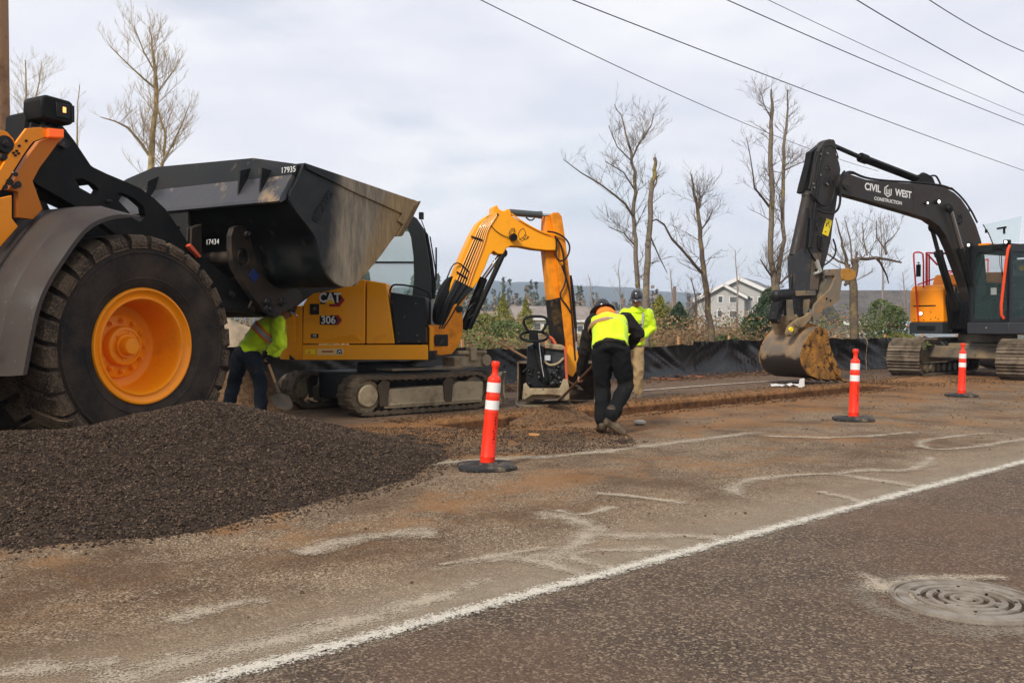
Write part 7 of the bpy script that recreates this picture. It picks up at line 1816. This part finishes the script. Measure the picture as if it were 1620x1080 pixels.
bare_tree('crooked bare tree with one long limb reaching left, before the grey house', 25,
    [[(1126, 560, 7), (1124, 512, 6.5), (1117, 453, 6), (1111, 409, 5), (1108, 361, 4.2), (1103, 324, 3.4), (1097, 300, 2.4), (1094, 276, 1.4)], [(1104, 330, 3), (1107, 315, 2.2), (1106, 305, 1.5)]],
    [[(1112, 433, 4), (1100, 424, 3.6), (1087, 412, 3.2), (1070, 396, 2.8), (1054, 383, 2.5), (1040, 362, 2), (1026, 356, 1.7), (1009, 364, 1)], [(1108, 365, 2), (1118, 350, 1.6), (1122, 335, 1)], [(1101, 500, 2), (1098, 470, 1.6), (1088, 440, 1)]], bark_d, twig_g, 7, 26, 1.1, 2, 5, .3, .0042, lo=.15)
bare_tree('tall twin stemmed bare tree left of the big excavator stick', 26,
    [[(1230, 560, 11), (1229, 470, 9.5), (1223, 427, 6), (1219, 379, 5.6), (1222, 305, 5.2), (1219, 231, 4.6), (1222, 175, 3.4), (1220, 142, 1.8)], [(1229, 455, 5), (1232, 427, 4.6), (1241, 379, 4.2), (1239, 305, 3.8), (1240, 231, 3.2), (1245, 187, 2.2), (1246, 142, 1.2)]],
    [[(1217, 327, 3), (1202, 313, 2.5), (1187, 301, 2), (1182, 285, 1.8), (1173, 250, 1.2), (1165, 230, .7)], [(1223, 440, 2.5), (1210, 428, 2), (1196, 412, 1.2)], [(1240, 270, 1.6), (1258, 262, 1.1), (1270, 258, .6)], [(1221, 190, 1.6), (1206, 170, 1.1), (1196, 150, .6)], [(1232, 450, 2.2), (1243, 437, 1.8), (1252, 428, 1)]], bark_g, twig_g, 9, 34, 1.25, 2, 5, .4, .0042, lo=.15)
bare_tree('topped tree with a stub and long drooping limbs right of the muddy bucket', 26,
    [[(1352, 560, 9), (1351, 500, 8.5), (1350, 450, 8), (1352, 425, 7.5), (1353, 410, 5.5)], [(1340, 450, 5), (1342, 425, 4.5), (1338, 405, 3), (1332, 380, 2), (1322, 345, 1.2)]],
    [[(1352, 416, 4.5), (1364, 408, 4.4), (1380, 408, 4.2), (1400, 405, 4), (1425, 407, 3), (1452, 411, 2)], [(1386, 408, 3), (1398, 415, 2.8), (1408, 425, 2.4), (1418, 434, 2), (1426, 446, 1.2)], [(1354, 412, 2.6), (1360, 402, 2), (1366, 396, 1.2)],
     [(1345, 420, 3), (1330, 412, 2.6), (1318, 400, 2), (1304, 385, 1)], [(1348, 415, 2), (1350, 380, 1.6), (1346, 345, 1)], [(1372, 404, 2), (1371, 380, 1.5), (1374, 350, 1)], [(1402, 402, 3), (1405, 385, 2), (1425, 370, 1), (1440, 355, .6)], [(1404, 400, 2), (1392, 375, 1.4), (1396, 345, .8)]], bark_d, twig_g, 8, 8, 1.1, 2, 6, .5, .0042, lo=.6)
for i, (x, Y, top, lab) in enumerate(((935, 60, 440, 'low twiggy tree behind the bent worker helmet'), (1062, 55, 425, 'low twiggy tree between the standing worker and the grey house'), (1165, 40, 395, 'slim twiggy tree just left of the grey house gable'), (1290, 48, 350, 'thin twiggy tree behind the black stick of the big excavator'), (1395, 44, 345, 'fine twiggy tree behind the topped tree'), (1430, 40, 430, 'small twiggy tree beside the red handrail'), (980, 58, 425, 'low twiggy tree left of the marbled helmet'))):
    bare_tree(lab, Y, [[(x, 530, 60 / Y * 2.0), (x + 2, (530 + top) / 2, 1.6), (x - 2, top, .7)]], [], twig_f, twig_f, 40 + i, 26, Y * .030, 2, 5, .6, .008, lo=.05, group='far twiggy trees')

# ================================================================ EVERGREENS, BRAMBLES, GRASS
def leafmat(name, c1, c2, sc=3.0, rough=.75):
    m, nt, b, oc = newmat(name)
    n = _noise(nt, oc, sc, 3); n2 = _noise(nt, oc, sc * 9, 2)
    c = _mix(nt, _ramp(nt, n, .35, .65), c1, c2); c = _mix(nt, _ramp(nt, n2, .3, .75), c, tuple(min(1, k * 1.6) for k in c2))
    nt.links.new(c, b.inputs['Base Color']); b.inputs['Roughness'].default_value = rough; b.inputs['Specular IOR Level'].default_value = .25; return m
def leaves(name, pts, size, m, parent=None, seed=0, aspect=.45, up=None):
    rng = np.random.RandomState(seed); n = len(pts); d = rng.randn(n, 3); 
    if up is not None: d = d * .6 + up
    d /= np.linalg.norm(d, axis=1)[:, None]; o = rng.randn(n, 3); s = np.cross(d, o); s /= np.linalg.norm(s, axis=1)[:, None]
    L_ = size * rng.uniform(.6, 1.4, n)[:, None]; w = L_ * aspect
    V = np.stack([pts - d * L_ / 2, pts + s * w / 2, pts + d * L_ / 2, pts - s * w / 2], 1).reshape(-1, 3)
    q = np.arange(n * 4).reshape(-1, 4); return npmesh(name, V, q, m, parent=parent)
def conifer(name, label, x, ybot, ytop, Y, rad, m, seed, n=5000, group=None, shape=1.0, lsize=.10):
    c = P(x, 515, Y); gz = float(ground_z(0, np.float64(Y))); top = P(x, ytop, Y).z; h = top - gz
    root = empty(name, (c.x, Y, gz), 0, label, 'tree' if name != 'shrub' else 'shrub', group)
    b = MB(); b.tube([(0, 0, 0), (.03, 0, h * .5), (0, 0, h * .97)], [.05 * h ** .6, .03 * h ** .6, .01], 7); b.build('trunk', bark_d, root)
    rng = np.random.RandomState(seed); t = rng.rand(n) ** .8; a = rng.rand(n) * 2 * np.pi
    prof = (1 - t) ** shape * rad * (1 + .25 * np.sin(t * 34 + a * 3)) if shape > .3 else rad * np.sqrt(np.clip(1 - (2 * t - 1) ** 2, 0, 1)) ** .8
    lump = .45 + 1.0 * vnoise(a * 2.2 + 10, t * 7 + seed, seed) + .35 * (rng.rand(n) < .06); r = prof * lump * np.sqrt(rng.uniform(.25, 1, n))
    pts = np.stack([r * np.cos(a), r * np.sin(a), t * h * .98 + .05 + (-.12 * r)], -1)
    leaves('crown', pts, lsize, m, root, seed, .4); return root
olive = leafmat('olive_needles', (.10, .105, .020), (.19, .18, .035), 1.2); dkgreen = leafmat('dark_needles', (.014, .030, .018), (.040, .065, .030), 1.5); midg = leafmat('mid_green_leaves', (.035, .060, .018), (.085, .11, .035), 1.5)
conifer('conifer', 'olive green pointed conifer behind the small excavator boom cylinders', 796, 530, 463, 44, 1.2, olive, 1, 6000)
conifer('conifer', 'shorter olive conifer right above the compactor handles', 832, 530, 471, 44, 1.0, olive, 2, 5000)
conifer('conifer', 'faint olive conifer behind the yellow stick foot', 872, 535, 505, 44, .9, olive, 3, 3000)
conifer('conifer', 'olive conifer right of the standing worker', 1044, 540, 466, 38, 1.15, olive, 4, 6000, shape=.8)
conifer('conifer', 'dark blue green conifer left of the crooked bare tree', 1074, 545, 478, 36, 1.0, dkgreen, 5, 6500, shape=.7)
conifer('shrub', 'dense dark green evergreen shrub between the grey house and twin stemmed tree', 1222, 560, 455, 31, .60, dkgreen, 6, 8000, shape=.05, lsize=.10)
conifer('shrub', 'low dark evergreen shrub at the corner of the grey house', 1190, 560, 497, 30.5, .45, dkgreen, 7, 4500, shape=.05)
conifer('shrub', 'mid green shrub behind the long drooping limbs', 1392, 560, 474, 31, .7, midg, 8, 2600, shape=.05, lsize=.10)
conifer('shrub', 'dull green shrub left of the big excavator housing', 1414, 560, 484, 29.5, .6, midg, 9, 2600, shape=.05)
for i, (x, Y, top, r, lab) in enumerate(((765, 29, 497, .9, 'green leafy bush left behind the small boom'), (800, 27.5, 508, .8, 'bright green bush under the olive conifer'), (1000, 26, 520, .6, 'green bush behind the legs of the standing worker'), (1150, 26.5, 532, .6, 'small green bush left of the muddy bucket'), (1420, 27, 528, .9, 'green and yellow bush by the right end of the silt fence'))):
    conifer('shrub', lab, x, 560, top, Y, r, midg if i % 2 else leafmat('yellow_green_leaves%d' % i, (.055, .075, .020), (.14, .14, .035)), 20 + i, 3600, 'low bushes behind the silt fence', .05, .10)
# bramble thicket: canes and dry leaves, nobody could count them
rng = random.Random(77)
b = MB()
def cane(x, Y, hgt, r=.006, n=5, lean=.9):
    z0 = float(ground_z(0, np.float64(Y))); p = Vector((x, Y, z0)); a = rng.uniform(0, 2 * math.pi); d = Vector((math.cos(a) * lean * .6, math.sin(a) * lean * .6, 1)).normalized(); pts = [p]
    for i in range(n):
        pts.append(pts[-1] + d * hgt / n * 1.5); d = (d + Vector((math.cos(a) * .35, math.sin(a) * .35, -.42)) + Vector((rng.gauss(0, .2), rng.gauss(0, .2), rng.gauss(0, .12)))).normalized()
    b.tube(pts, [r * (1 - .6 * i / n) for i in range(n + 1)], 3, caps=False)
for k in range(11500):
    Y = rng.uniform(23.5, 36); px_ = rng.uniform(330, 1640); x = (px_ - 810) / FPX * Y
    t = (Vector((x, Y, 0)) - A0).dot(NT)
    if t < 13.2: continue
    h = rng.uniform(.6, 1.7) * (1 + .5 * noise.noise(Vector((x * .5, Y * .3, 0)))) * (1.0 + (Y - 24) * .03)
    cane(x, Y, h,   .009 if rng.random() < .8 else .014)
for k in range(3600):   # the big tangle right of the bucket
    Y = rng.uniform(28.4, 30.5); x = (rng.gauss(1350, 40) - 810) / FPX * Y; cane(x, Y, rng.uniform(1.6, 3.3), .013, 8, 1.6)
tan_twig = mat('tan_canes', (.33, .235, .13), .9, var=((.12, .075, .045), 1.3, .4, .6))
o = b.build('bramble_canes', tan_twig, None, smooth=0, fix=False); tag(o, 'tangled tan bramble canes behind the silt fence', 'brambles', kind='stuff')
rs = np.random.RandomState(5); n = 110000
Y = rs.uniform(22.5, 37, n); x = (rs.uniform(300, 1700, n) - 810) / FPX * Y; t = (x - A0.x) * NT.x + (Y - A0.y) * NT.y
dens_ = fbm(x * .8, Y * .8, 91); z = rs.rand(n) ** 1.0 * (.62 + 1.5 * np.clip(dens_ - .25, 0, 1)) * np.where(np.abs(810 + x / Y * 1450 - 898) < 66, .42, 1) * (1 + (Y - 24) * .05)
ok = (t > 13.0) & (dens_ > .22)
pts = np.stack([x, Y, ground_z(x, Y) + z], -1)[ok]; cls = (vnoise(x * .7 + 3, Y * .7, 17)[ok] + rs.rand(ok.sum()) * .35)
dry = leafmat('dry_leaves', (.13, .065, .030), (.24, .145, .070), 2.0); grn = leafmat('bramble_leaves', (.045, .062, .018), (.11, .13, .035), 2.0)
o = leaves('bramble_leaves', pts[cls > .60], .085, dry, None, 11, .6); tag(o, 'dry brown bramble leaves behind the silt fence', 'brambles', kind='stuff')
o = leaves('undergrowth', pts[cls <= .60], .085, grn, None, 12, .6); tag(o, 'green undergrowth leaves behind the silt fence', 'undergrowth', kind='stuff')
# tufts at the fence foot
n = 5000; s_ = rs.uniform(4, 22, n); t_ = rs.uniform(11.2, 13.6, n); k_ = vnoise(s_ * .9, t_ * .9, 3) > .55
pts = np.stack([A0.x + U.x * s_ + NT.x * t_, A0.y + U.y * s_ + NT.y * t_, rs.rand(n) * .1 + .08], -1)[k_]
o = leaves('grass_tufts', pts, .12, grn, None, 13, .15, np.array([0, 0, 1.0])); tag(o, 'sparse grass tufts along the foot of the silt fence', 'grass', kind='stuff')

# ================================================================ HOUSES
siding = mat('grey_siding', (.40, .39, .37), .8); trim = mat('white_trim', (.66, .65, .63), .7); roofm = mat('grey_shingles', (.13, .135, .14), .9, var=((.18, .18, .185), 1.2, .4, .6)); roofb = mat('brown_shingles', (.20, .165, .145), .9, var=((.26, .22, .19), .8, .4, .6)); cream_w = mat('cream_siding', (.68, .60, .42), .8); wing = mat('dark_window_glass', (.07, .08, .09), .12)
def house(label, loc, rz, w, dpt, h, rise, wallm, rm, wins, over=.5, name='house', ridge='x'):
    """gable ends face +-y when ridge='y', the front is -y"""
    root = empty(name, loc, rz, label, 'house'); b = MB(); b.box((0, 0, h / 2), (w, dpt, h)); 
    if ridge == 'y': b.prism([(-w / 2, h - .002), (w / 2, h - .002), (0, h + rise)], -dpt / 2, dpt / 2)
    b.build('wall', wallm, root, smooth=0)
    b = MB(); t = .22
    if ridge == 'y':
        for sg in (-1, 1):
            e = (w / 2 + over); ze = h - rise * over / (w / 2)
            b.prism([(0, h + rise + .03), (sg * e, ze + .03), (sg * e, ze + t), (0, h + rise + t + .03)], -dpt / 2 - over, dpt / 2 + over)
        rf = b.build('roof', rm, root, smooth=0); b = MB()
        for sg in (-1, 1):
            e = (w / 2 + over); ze = h - rise * over / (w / 2); b.prism([(0, h + rise + t + .05), (sg * e, ze + t + .02), (sg * e, ze - .25), (0, h + rise - .25)], -dpt / 2 - over - .06, -dpt / 2 - over - .002)
        b.build('fascia', trim, rf, smooth=0)
    else:
        v = MB(); v.prism([(-dpt / 2 - over, h), (dpt / 2 + over, h), (0, h + rise)], -w / 2 - over, w / 2 + over); b.add([(p[1], p[0], p[2]) for p in v.v], v.f); rf = b.build('roof', rm, root, smooth=0)
        b = MB(); b.box((0, -dpt / 2 - over - .05, h - .12), (w + 2 * over, .08, .3)); b.build('fascia', trim, rf, smooth=0)
    for (x, z, ww, hh, side) in wins:
        fr = MB(); y = -dpt / 2
        fr.box((x, y - .03, z), (ww + .25, .08, hh + .25)); f_ = fr.build('window', trim, root, smooth=0)
        k = 2 if ww > 1.2 else 1
        for j in range(k):
            g_ = MB(); pw = (ww - .08 * (k - 1)) / k; g_.box((x - ww / 2 + pw / 2 + j * (pw + .08), y - .08, z), (pw, .03, hh)); g_.build('pane', wing, f_, smooth=0)
    return root
# two storey grey house with two gables (centre right)
HY = 118.0
def hz_(x, y): p = P(x, y, HY); return p.x, p.z
gx, gz_ = hz_(1162, 441); ex0, ez = hz_(1108, 470); base = -3.0
hr1 = house('pale grey two storey house with twin gables, seen between the crooked tree and evergreen shrub', (28.9 + 2.9, 117 + 6.3, base), R(-24), 10.6, 14, hz_(0, 472)[1] - base, gz_ - hz_(0, 472)[1], siding, roofm, [], ridge='y')
def front_gable(px0, px1, pyeave, pyr, yoff, wins):
    x0, x1 = hz_(px0, 0)[0], hz_(px1, 0)[0]; r = bpy.data.objects.new('gable_wing', None); COL.objects.link(r); r.parent = hr1
    b = MB(); cx_ = (x0 + x1) / 2 - hz_(1160, 0)[0]; w = x1 - x0; ze, zr_ = hz_(0, pyeave)[1] - base, hz_(0, pyr)[1] - base
    bpy.data.objects.remove(r)
    b.box((cx_, -7.6, ze / 2), (w, 1.6, ze)); b.prism([(cx_ - w / 2, ze - .002), (cx_ + w / 2, ze - .002), (cx_, zr_)], -8.4, -6.8); wg = b.build('gable_wing', siding, hr1, smooth=0)
    b = MB()
    for sg in (-1, 1):
        e = w / 2 + .5; zz = ze - (zr_ - ze) * .5 / (w / 2); b.prism([(cx_, zr_ + .04), (cx_ + sg * e, zz + .04), (cx_ + sg * e, zz + .26), (cx_, zr_ + .28)], -8.9, -2.0)
    b.build('wing_roof', roofm, wg, smooth=0); b = MB()
    for sg in (-1, 1):
        e = w / 2 + .5; zz = ze - (zr_ - ze) * .5 / (w / 2); b.prism([(cx_, zr_ + .30), (cx_ + sg * e, zz + .28), (cx_ + sg * e, zz - .1), (cx_, zr_ - .08)], -8.97, -8.905)
    b.build('wing_fascia', trim, wg, smooth=0)
    for (x, y, ww, hh) in wins:
        X_, Z_ = hz_(x, y); X_ -= hz_(1160, 0)[0]; Z_ -= base
        f_ = MB(); f_.box((X_, -8.43, Z_), (ww + .22, .07, hh + .22)); f_ = f_.build('window', trim, wg, smooth=0); k = 2 if ww > 1.0 else 1
        for j in range(k):
            pw = (ww - .1 * (k - 1)) / k; g_ = MB(); g_.box((X_ - ww / 2 + pw / 2 + j * (pw + .1), -8.48, Z_), (pw, .03, hh)); g_.build('pane', wing, f_, smooth=0)
front_gable(1108, 1171, 470, 453, 0, [(1132.5, 474, .5, .75), (1153, 474.5, .95, .65), (1131.5, 496, .5, .75), (1152.5, 497, .95, .75)])
for (x, y, ww, hh) in ((1176.5, 474, .4, .4), (1190.5, 475.5, .5, .7), (1176, 495, .4, .5)):
    X_, Z_ = hz_(x, y); f_ = MB(); f_.box((X_ - hz_(1160, 0)[0], -7.03, Z_ - base), (ww + .2, .07, hh + .2)); f_ = f_.build('window', trim, hr1, smooth=0); g_ = MB(); g_.box((X_ - hz_(1160, 0)[0], -7.08, Z_ - base), (ww, .03, hh)); g_.build('pane', wing, f_, smooth=0)
def hx(px_, Yh): return (px_ - 810) / FPX * Yh
house('grey roofed long house behind the evergreen shrub, left of the big excavator stick', (hx(1235, 125), 131, -3), R(-4), 9, 10, 4.6, 3.4, siding, roofm, [(-1.8, 3.4, .9, 1.0, 0)], ridge='x')
house('long house with dark shingle roof and white eaves left of the big excavator housing', (hx(1392, 80), 80, -2), R(0), 9, 9, 3.55, 2.75, mat('taupe_siding', (.46, .43, .39), .8), mat('dark_shingles', (.085, .08, .078), .9, var=((.12, .11, .105), 1.5, .4, .6)), [(-3.0, 2.0, 1.2, .9, 0), (2.9, 1.9, 1.2, .9, 0)], ridge='x')
house('cream house with tan roof below the road, just left of the yellow stick', (hx(868, 140), 140, -4.6), R(8), 11, 10, 6.9, 1.9, cream_w, roofb, [(-2.6, 5.7, .9, .9, 0), (-1.2, 5.7, .9, .9, 0), (2.2, 5.7, .9, .9, 0)])
house('cream house with tan roof and paired windows right of the yellow stick', (hx(925, 138), 138, -4.6), R(-3), 8, 10, 6.6, 2.0, cream_w, roofb, [(-1.2, 5.4, 1.6, .8, 0), (1.6, 5.4, .8, .8, 0)])
house('far tan roofed house behind the olive conifers', (hx(790, 170), 170, -4.6), R(15), 12, 10, 6.6, 1.9, cream_w, roofb, [(3, 5.4, 1, .9, 0)])
house('far low tan house in the gap below the hills', (hx(955, 175), 176, -4.2), R(0), 10, 9, 6.4, 1.9, cream_w, roofb, [(0, 4.4, 1, .9, 0)])
# thin pole standing in the gap
b = MB(); c = P(1067, 520, 62); b.tube([(0, 0, 0), (0, 0, P(0, 453, 62).z + 2.6)], [.13, .10], 8); o = b.build('wooden_post', mat('old_pole', (.20, .14, .10), .9), None, loc=(c.x, 62, -2.6)); tag(o, 'slim wooden pole standing behind the dark conifer', 'pole')

# ================================================================ UTILITY POLE AND WIRES
polem = mat('weathered_pole', (.36, .21, .115), .85, dirt=((.19, .10, .055), 2.5, .45, .65), grit=((.07, .04, .025), 20, .62, .72), bump=(12, .5))
pp = P(-8, 200, 13.5); pole = empty('utility_pole', (pp.x, 13.5, 0), 0, 'tall weathered wooden utility pole at the far left edge', 'utility pole')
b = MB(); b.tube([(0, 0, -.2), (0, 0, 5), (.03, 0, 11.5)], [.215, .195, .15], 20); b.build('shaft', polem, pole)
b = MB(); b.box((0, 0, 10.6), (2.4, .1, .12), (0, 0, 45)); b.build('crossarm', polem, pole)
wm = mat('wire_black', (.02, .02, .022), .6)
def wire(a, c, r, lab):
    (ax, ay, az), (bx_, by_, bz_) = a, c
    Pa, Pb = P(ax, ay, az), P(bx_, by_, bz_); d = Pb - Pa; S0, S1 = Pa - d * .9, Pb + d * 1.2
    pts = []
    for i in range(40):
        t = i / 39; p = S0.lerp(S1, t); k = (t * 3.1 - .9); p.z += .9 * (k * (k - 1)) * .35; pts.append(p)
    b = MB(); b.tube([p - pts[0] for p in pts], r, 5); o = b.build('power_line', wm, None, loc=tuple(pts[0]), smooth=0); tag(o, lab, 'power line', 'power lines crossing the upper right sky')
wire((760, 0, 22), (1180, 196, 36), .012, 'leftmost power line, sloping down behind the big excavator arm')
wire((905, 0, 22), (1620, 270, 46), .014, 'second power line from the left, passing above the big boom')
wire((1150, 0, 24), (1620, 198, 40), .014, 'power line third from the left in the upper sky')
wire((1215, 0, 24), (1620, 183, 38), .009, 'thin power line fourth from the left')
wire((1355, 0, 22), (1620, 147, 32), .014, 'power line second from the right in the top corner')
wire((1470, 0, 22), (1620, 82, 28), .012, 'power line nearest the top right corner')
# pale car and red bar behind the big excavator
cc = P(1450, 520, 36); car = empty('parked_car', (cc.x, 36, 0), R(10), 'pale grey car behind the tracks of the big excavator', 'car'); paint = mat('car_silver_blue', (.36, .42, .46), .3, .2, coat=.6)
prof = [(-2.1, .35), (-2.15, .75), (-1.75, .95), (-1.0, 1.02), (-.35, 1.42), (.9, 1.45), (1.6, 1.1), (2.1, 1.0), (2.2, .6), (2.15, .35)]
b = MB(); b.prism(ch2(prof, 1, True), -.85, .85); b.build('body', paint, car, .04, smooth=40)
b = MB(); b.prism([(-.92, 1.03), (-.33, 1.36), (.85, 1.39), (1.35, 1.12)], -.865, -.852); b.build('side_window', wing, car, smooth=0)
for x in (-1.35, 1.35):
    b = MB(); b.lathe([(.18, -.12), (.30, -.12), (.33, -.08), (.33, .1)], (x, -.76, .33), 'y', 24); w_ = b.build('wheel', rubber, car); b = MB(); b.lathe([(.0, -.10), (.18, -.11), (.20, -.12)], (x, -.76, .33), 'y', 20); b.build('rim', muddy_steel, w_)
g = P(1408, 516, 30); b = MB(); b.tube([(0, 0, 0), (0, 0, g.z + .12)], .02, 6); b.tube([(-.25, 0, g.z + .02), (.9, 0, g.z - .02)], .03, 8); o = b.build('barrier_bar', red_rail, None, loc=(g.x, 30, 0)); tag(o, 'small red barrier bar standing left of the big excavator track', 'barrier')
# rounded rock seen under the excavator
rb = rk.copy(); rb.data = rk.data.copy(); COL.objects.link(rb); c = G(1578, 584); rb.location = (c.x, c.y, 0); rb.scale = (1.2, .8, .55); tag(rb, 'grey rounded boulder between the tracks of the big excavator', 'boulder'); rb.data.materials.clear(); rb.data.materials.append(mat('grey_rock', (.16, .14, .125), .9, bump=(6, .8)))

# ================================================================ FAR WOODS AND HILLS
def far_wood(name, label, Y0, Y1, px0, px1, h0, h1, n, seed, m, per=26):
    rs = np.random.RandomState(seed); Yc = rs.uniform(Y0, Y1, n); x = (rs.uniform(px0, px1, n) - 810) / FPX * Yc; h = rs.uniform(h0, h1, n) * (.6 + .8 * vnoise(x * .02 + 5, Yc * .0 + 2, seed)); P_ = []; 
    for i in range(n):
        k = per; t = rs.rand(k) ** .9; a = rs.rand(k) * 6.283; r = (1 - t) * h[i] * .20 * np.sqrt(rs.rand(k)); P_.append(np.stack([x[i] + r * np.cos(a), Yc[i] + r * np.sin(a), -5 + t * h[i]], -1))
    o = leaves(name, np.concatenate(P_), (Y0 + Y1) / 2 * .0048, m, None, seed, .55); tag(o, label, 'woods', kind='stuff')
fg = leafmat('far_conifers', (.022, .034, .020), (.050, .058, .028), .05); fb = leafmat('far_bare_woods', (.10, .075, .055), (.17, .125, .09), .05)
far_wood('far_conifer_wood', 'dark conifers rising in the middle distance below the hills', 260, 420, 640, 1120, 11, 19, 260, 1, fg, 70)
far_wood('far_bare_wood', 'brown bare woods in the middle distance', 190, 330, 620, 1500, 6, 12, 420, 2, fb, 50)
far_wood('distant_treeline', 'distant line of conifers at the foot of the hills', 600, 950, 300, 1700, 12, 22, 700, 3, fg, 24)
def hill(name, Y, px0, px1, prof, seed, m):
    nx, ny = 260, 14; V = []
    for j in range(ny):
        v = j / (ny - 1); Yj = Y + (v - .0) * Y * .28
        for i in range(nx):
            u = i / (nx - 1); px_ = px0 + (px1 - px0) * u; x = (px_ - 810) / FPX * Y * (1 + v * .28)
            y_ = np.interp(px_, [p[0] for p in prof], [p[1] for p in prof]); top = (515 - y_) / FPX * Y
            w = math.sin(math.pi * min(1, v * 1.0) * .5) ** .8
            z = (top * 1.28 + 9.2) * w * (1 + .05 * (w > .5) * (fbm(np.float64(px_ * .02), np.float64(v * 3), seed) - .5) * 2) + Y * .0009 * float(fbm(np.float64(px_ * .22), np.float64(v * 9), seed + 4)) * (w ** 2) - 8
            V.append((x, Yj, z))
    V = np.array(V); i = np.arange(ny - 1)[:, None] * nx + np.arange(nx - 1)[None, :]; q = np.stack([i, i + 1, i + nx + 1, i + nx], -1).reshape(-1, 4)
    o = npmesh(name, V, q, m, smooth=True); tag(o, kind='structure')
hm = mat('wooded_hillside', (.012, .022, .016), .95, var=((.022, .034, .022), .004, .4, .6))
hill('far_hills', 1560, -600, 2300, [(-600, 470), (300, 462), (560, 458), (700, 452), (740, 447), (775, 445), (812, 448), (850, 446), (885, 450), (940, 453), (1000, 457), (1060, 462), (1150, 470), (1400, 468), (2300, 476)], 5, hm)
hill('near_hills', 1100, -600, 2300, [(-600, 486), (500, 480), (700, 476), (900, 484), (1060, 478), (1300, 486), (2300, 492)], 9, hm)

# ================================================================ HAZE
b = MB(); b.box((0, 1150, 47), (5000, 2500, 122)); hz0 = b.build('haze', newmat('haze_air')[0], None, smooth=0)
hmn = bpy.data.materials['haze_air'].node_tree; hmn.nodes.clear(); ho = hmn.nodes.new('ShaderNodeOutputMaterial'); pv = hmn.nodes.new('ShaderNodeVolumePrincipled')
pv.inputs['Color'].default_value = (.70, .83, 1.0, 1); pv.inputs['Density'].default_value = .00042; pv.inputs['Anisotropy'].default_value = 0.0
hmn.links.new(pv.outputs[0], ho.inputs['Volume']); tag(hz0, kind='stuff')
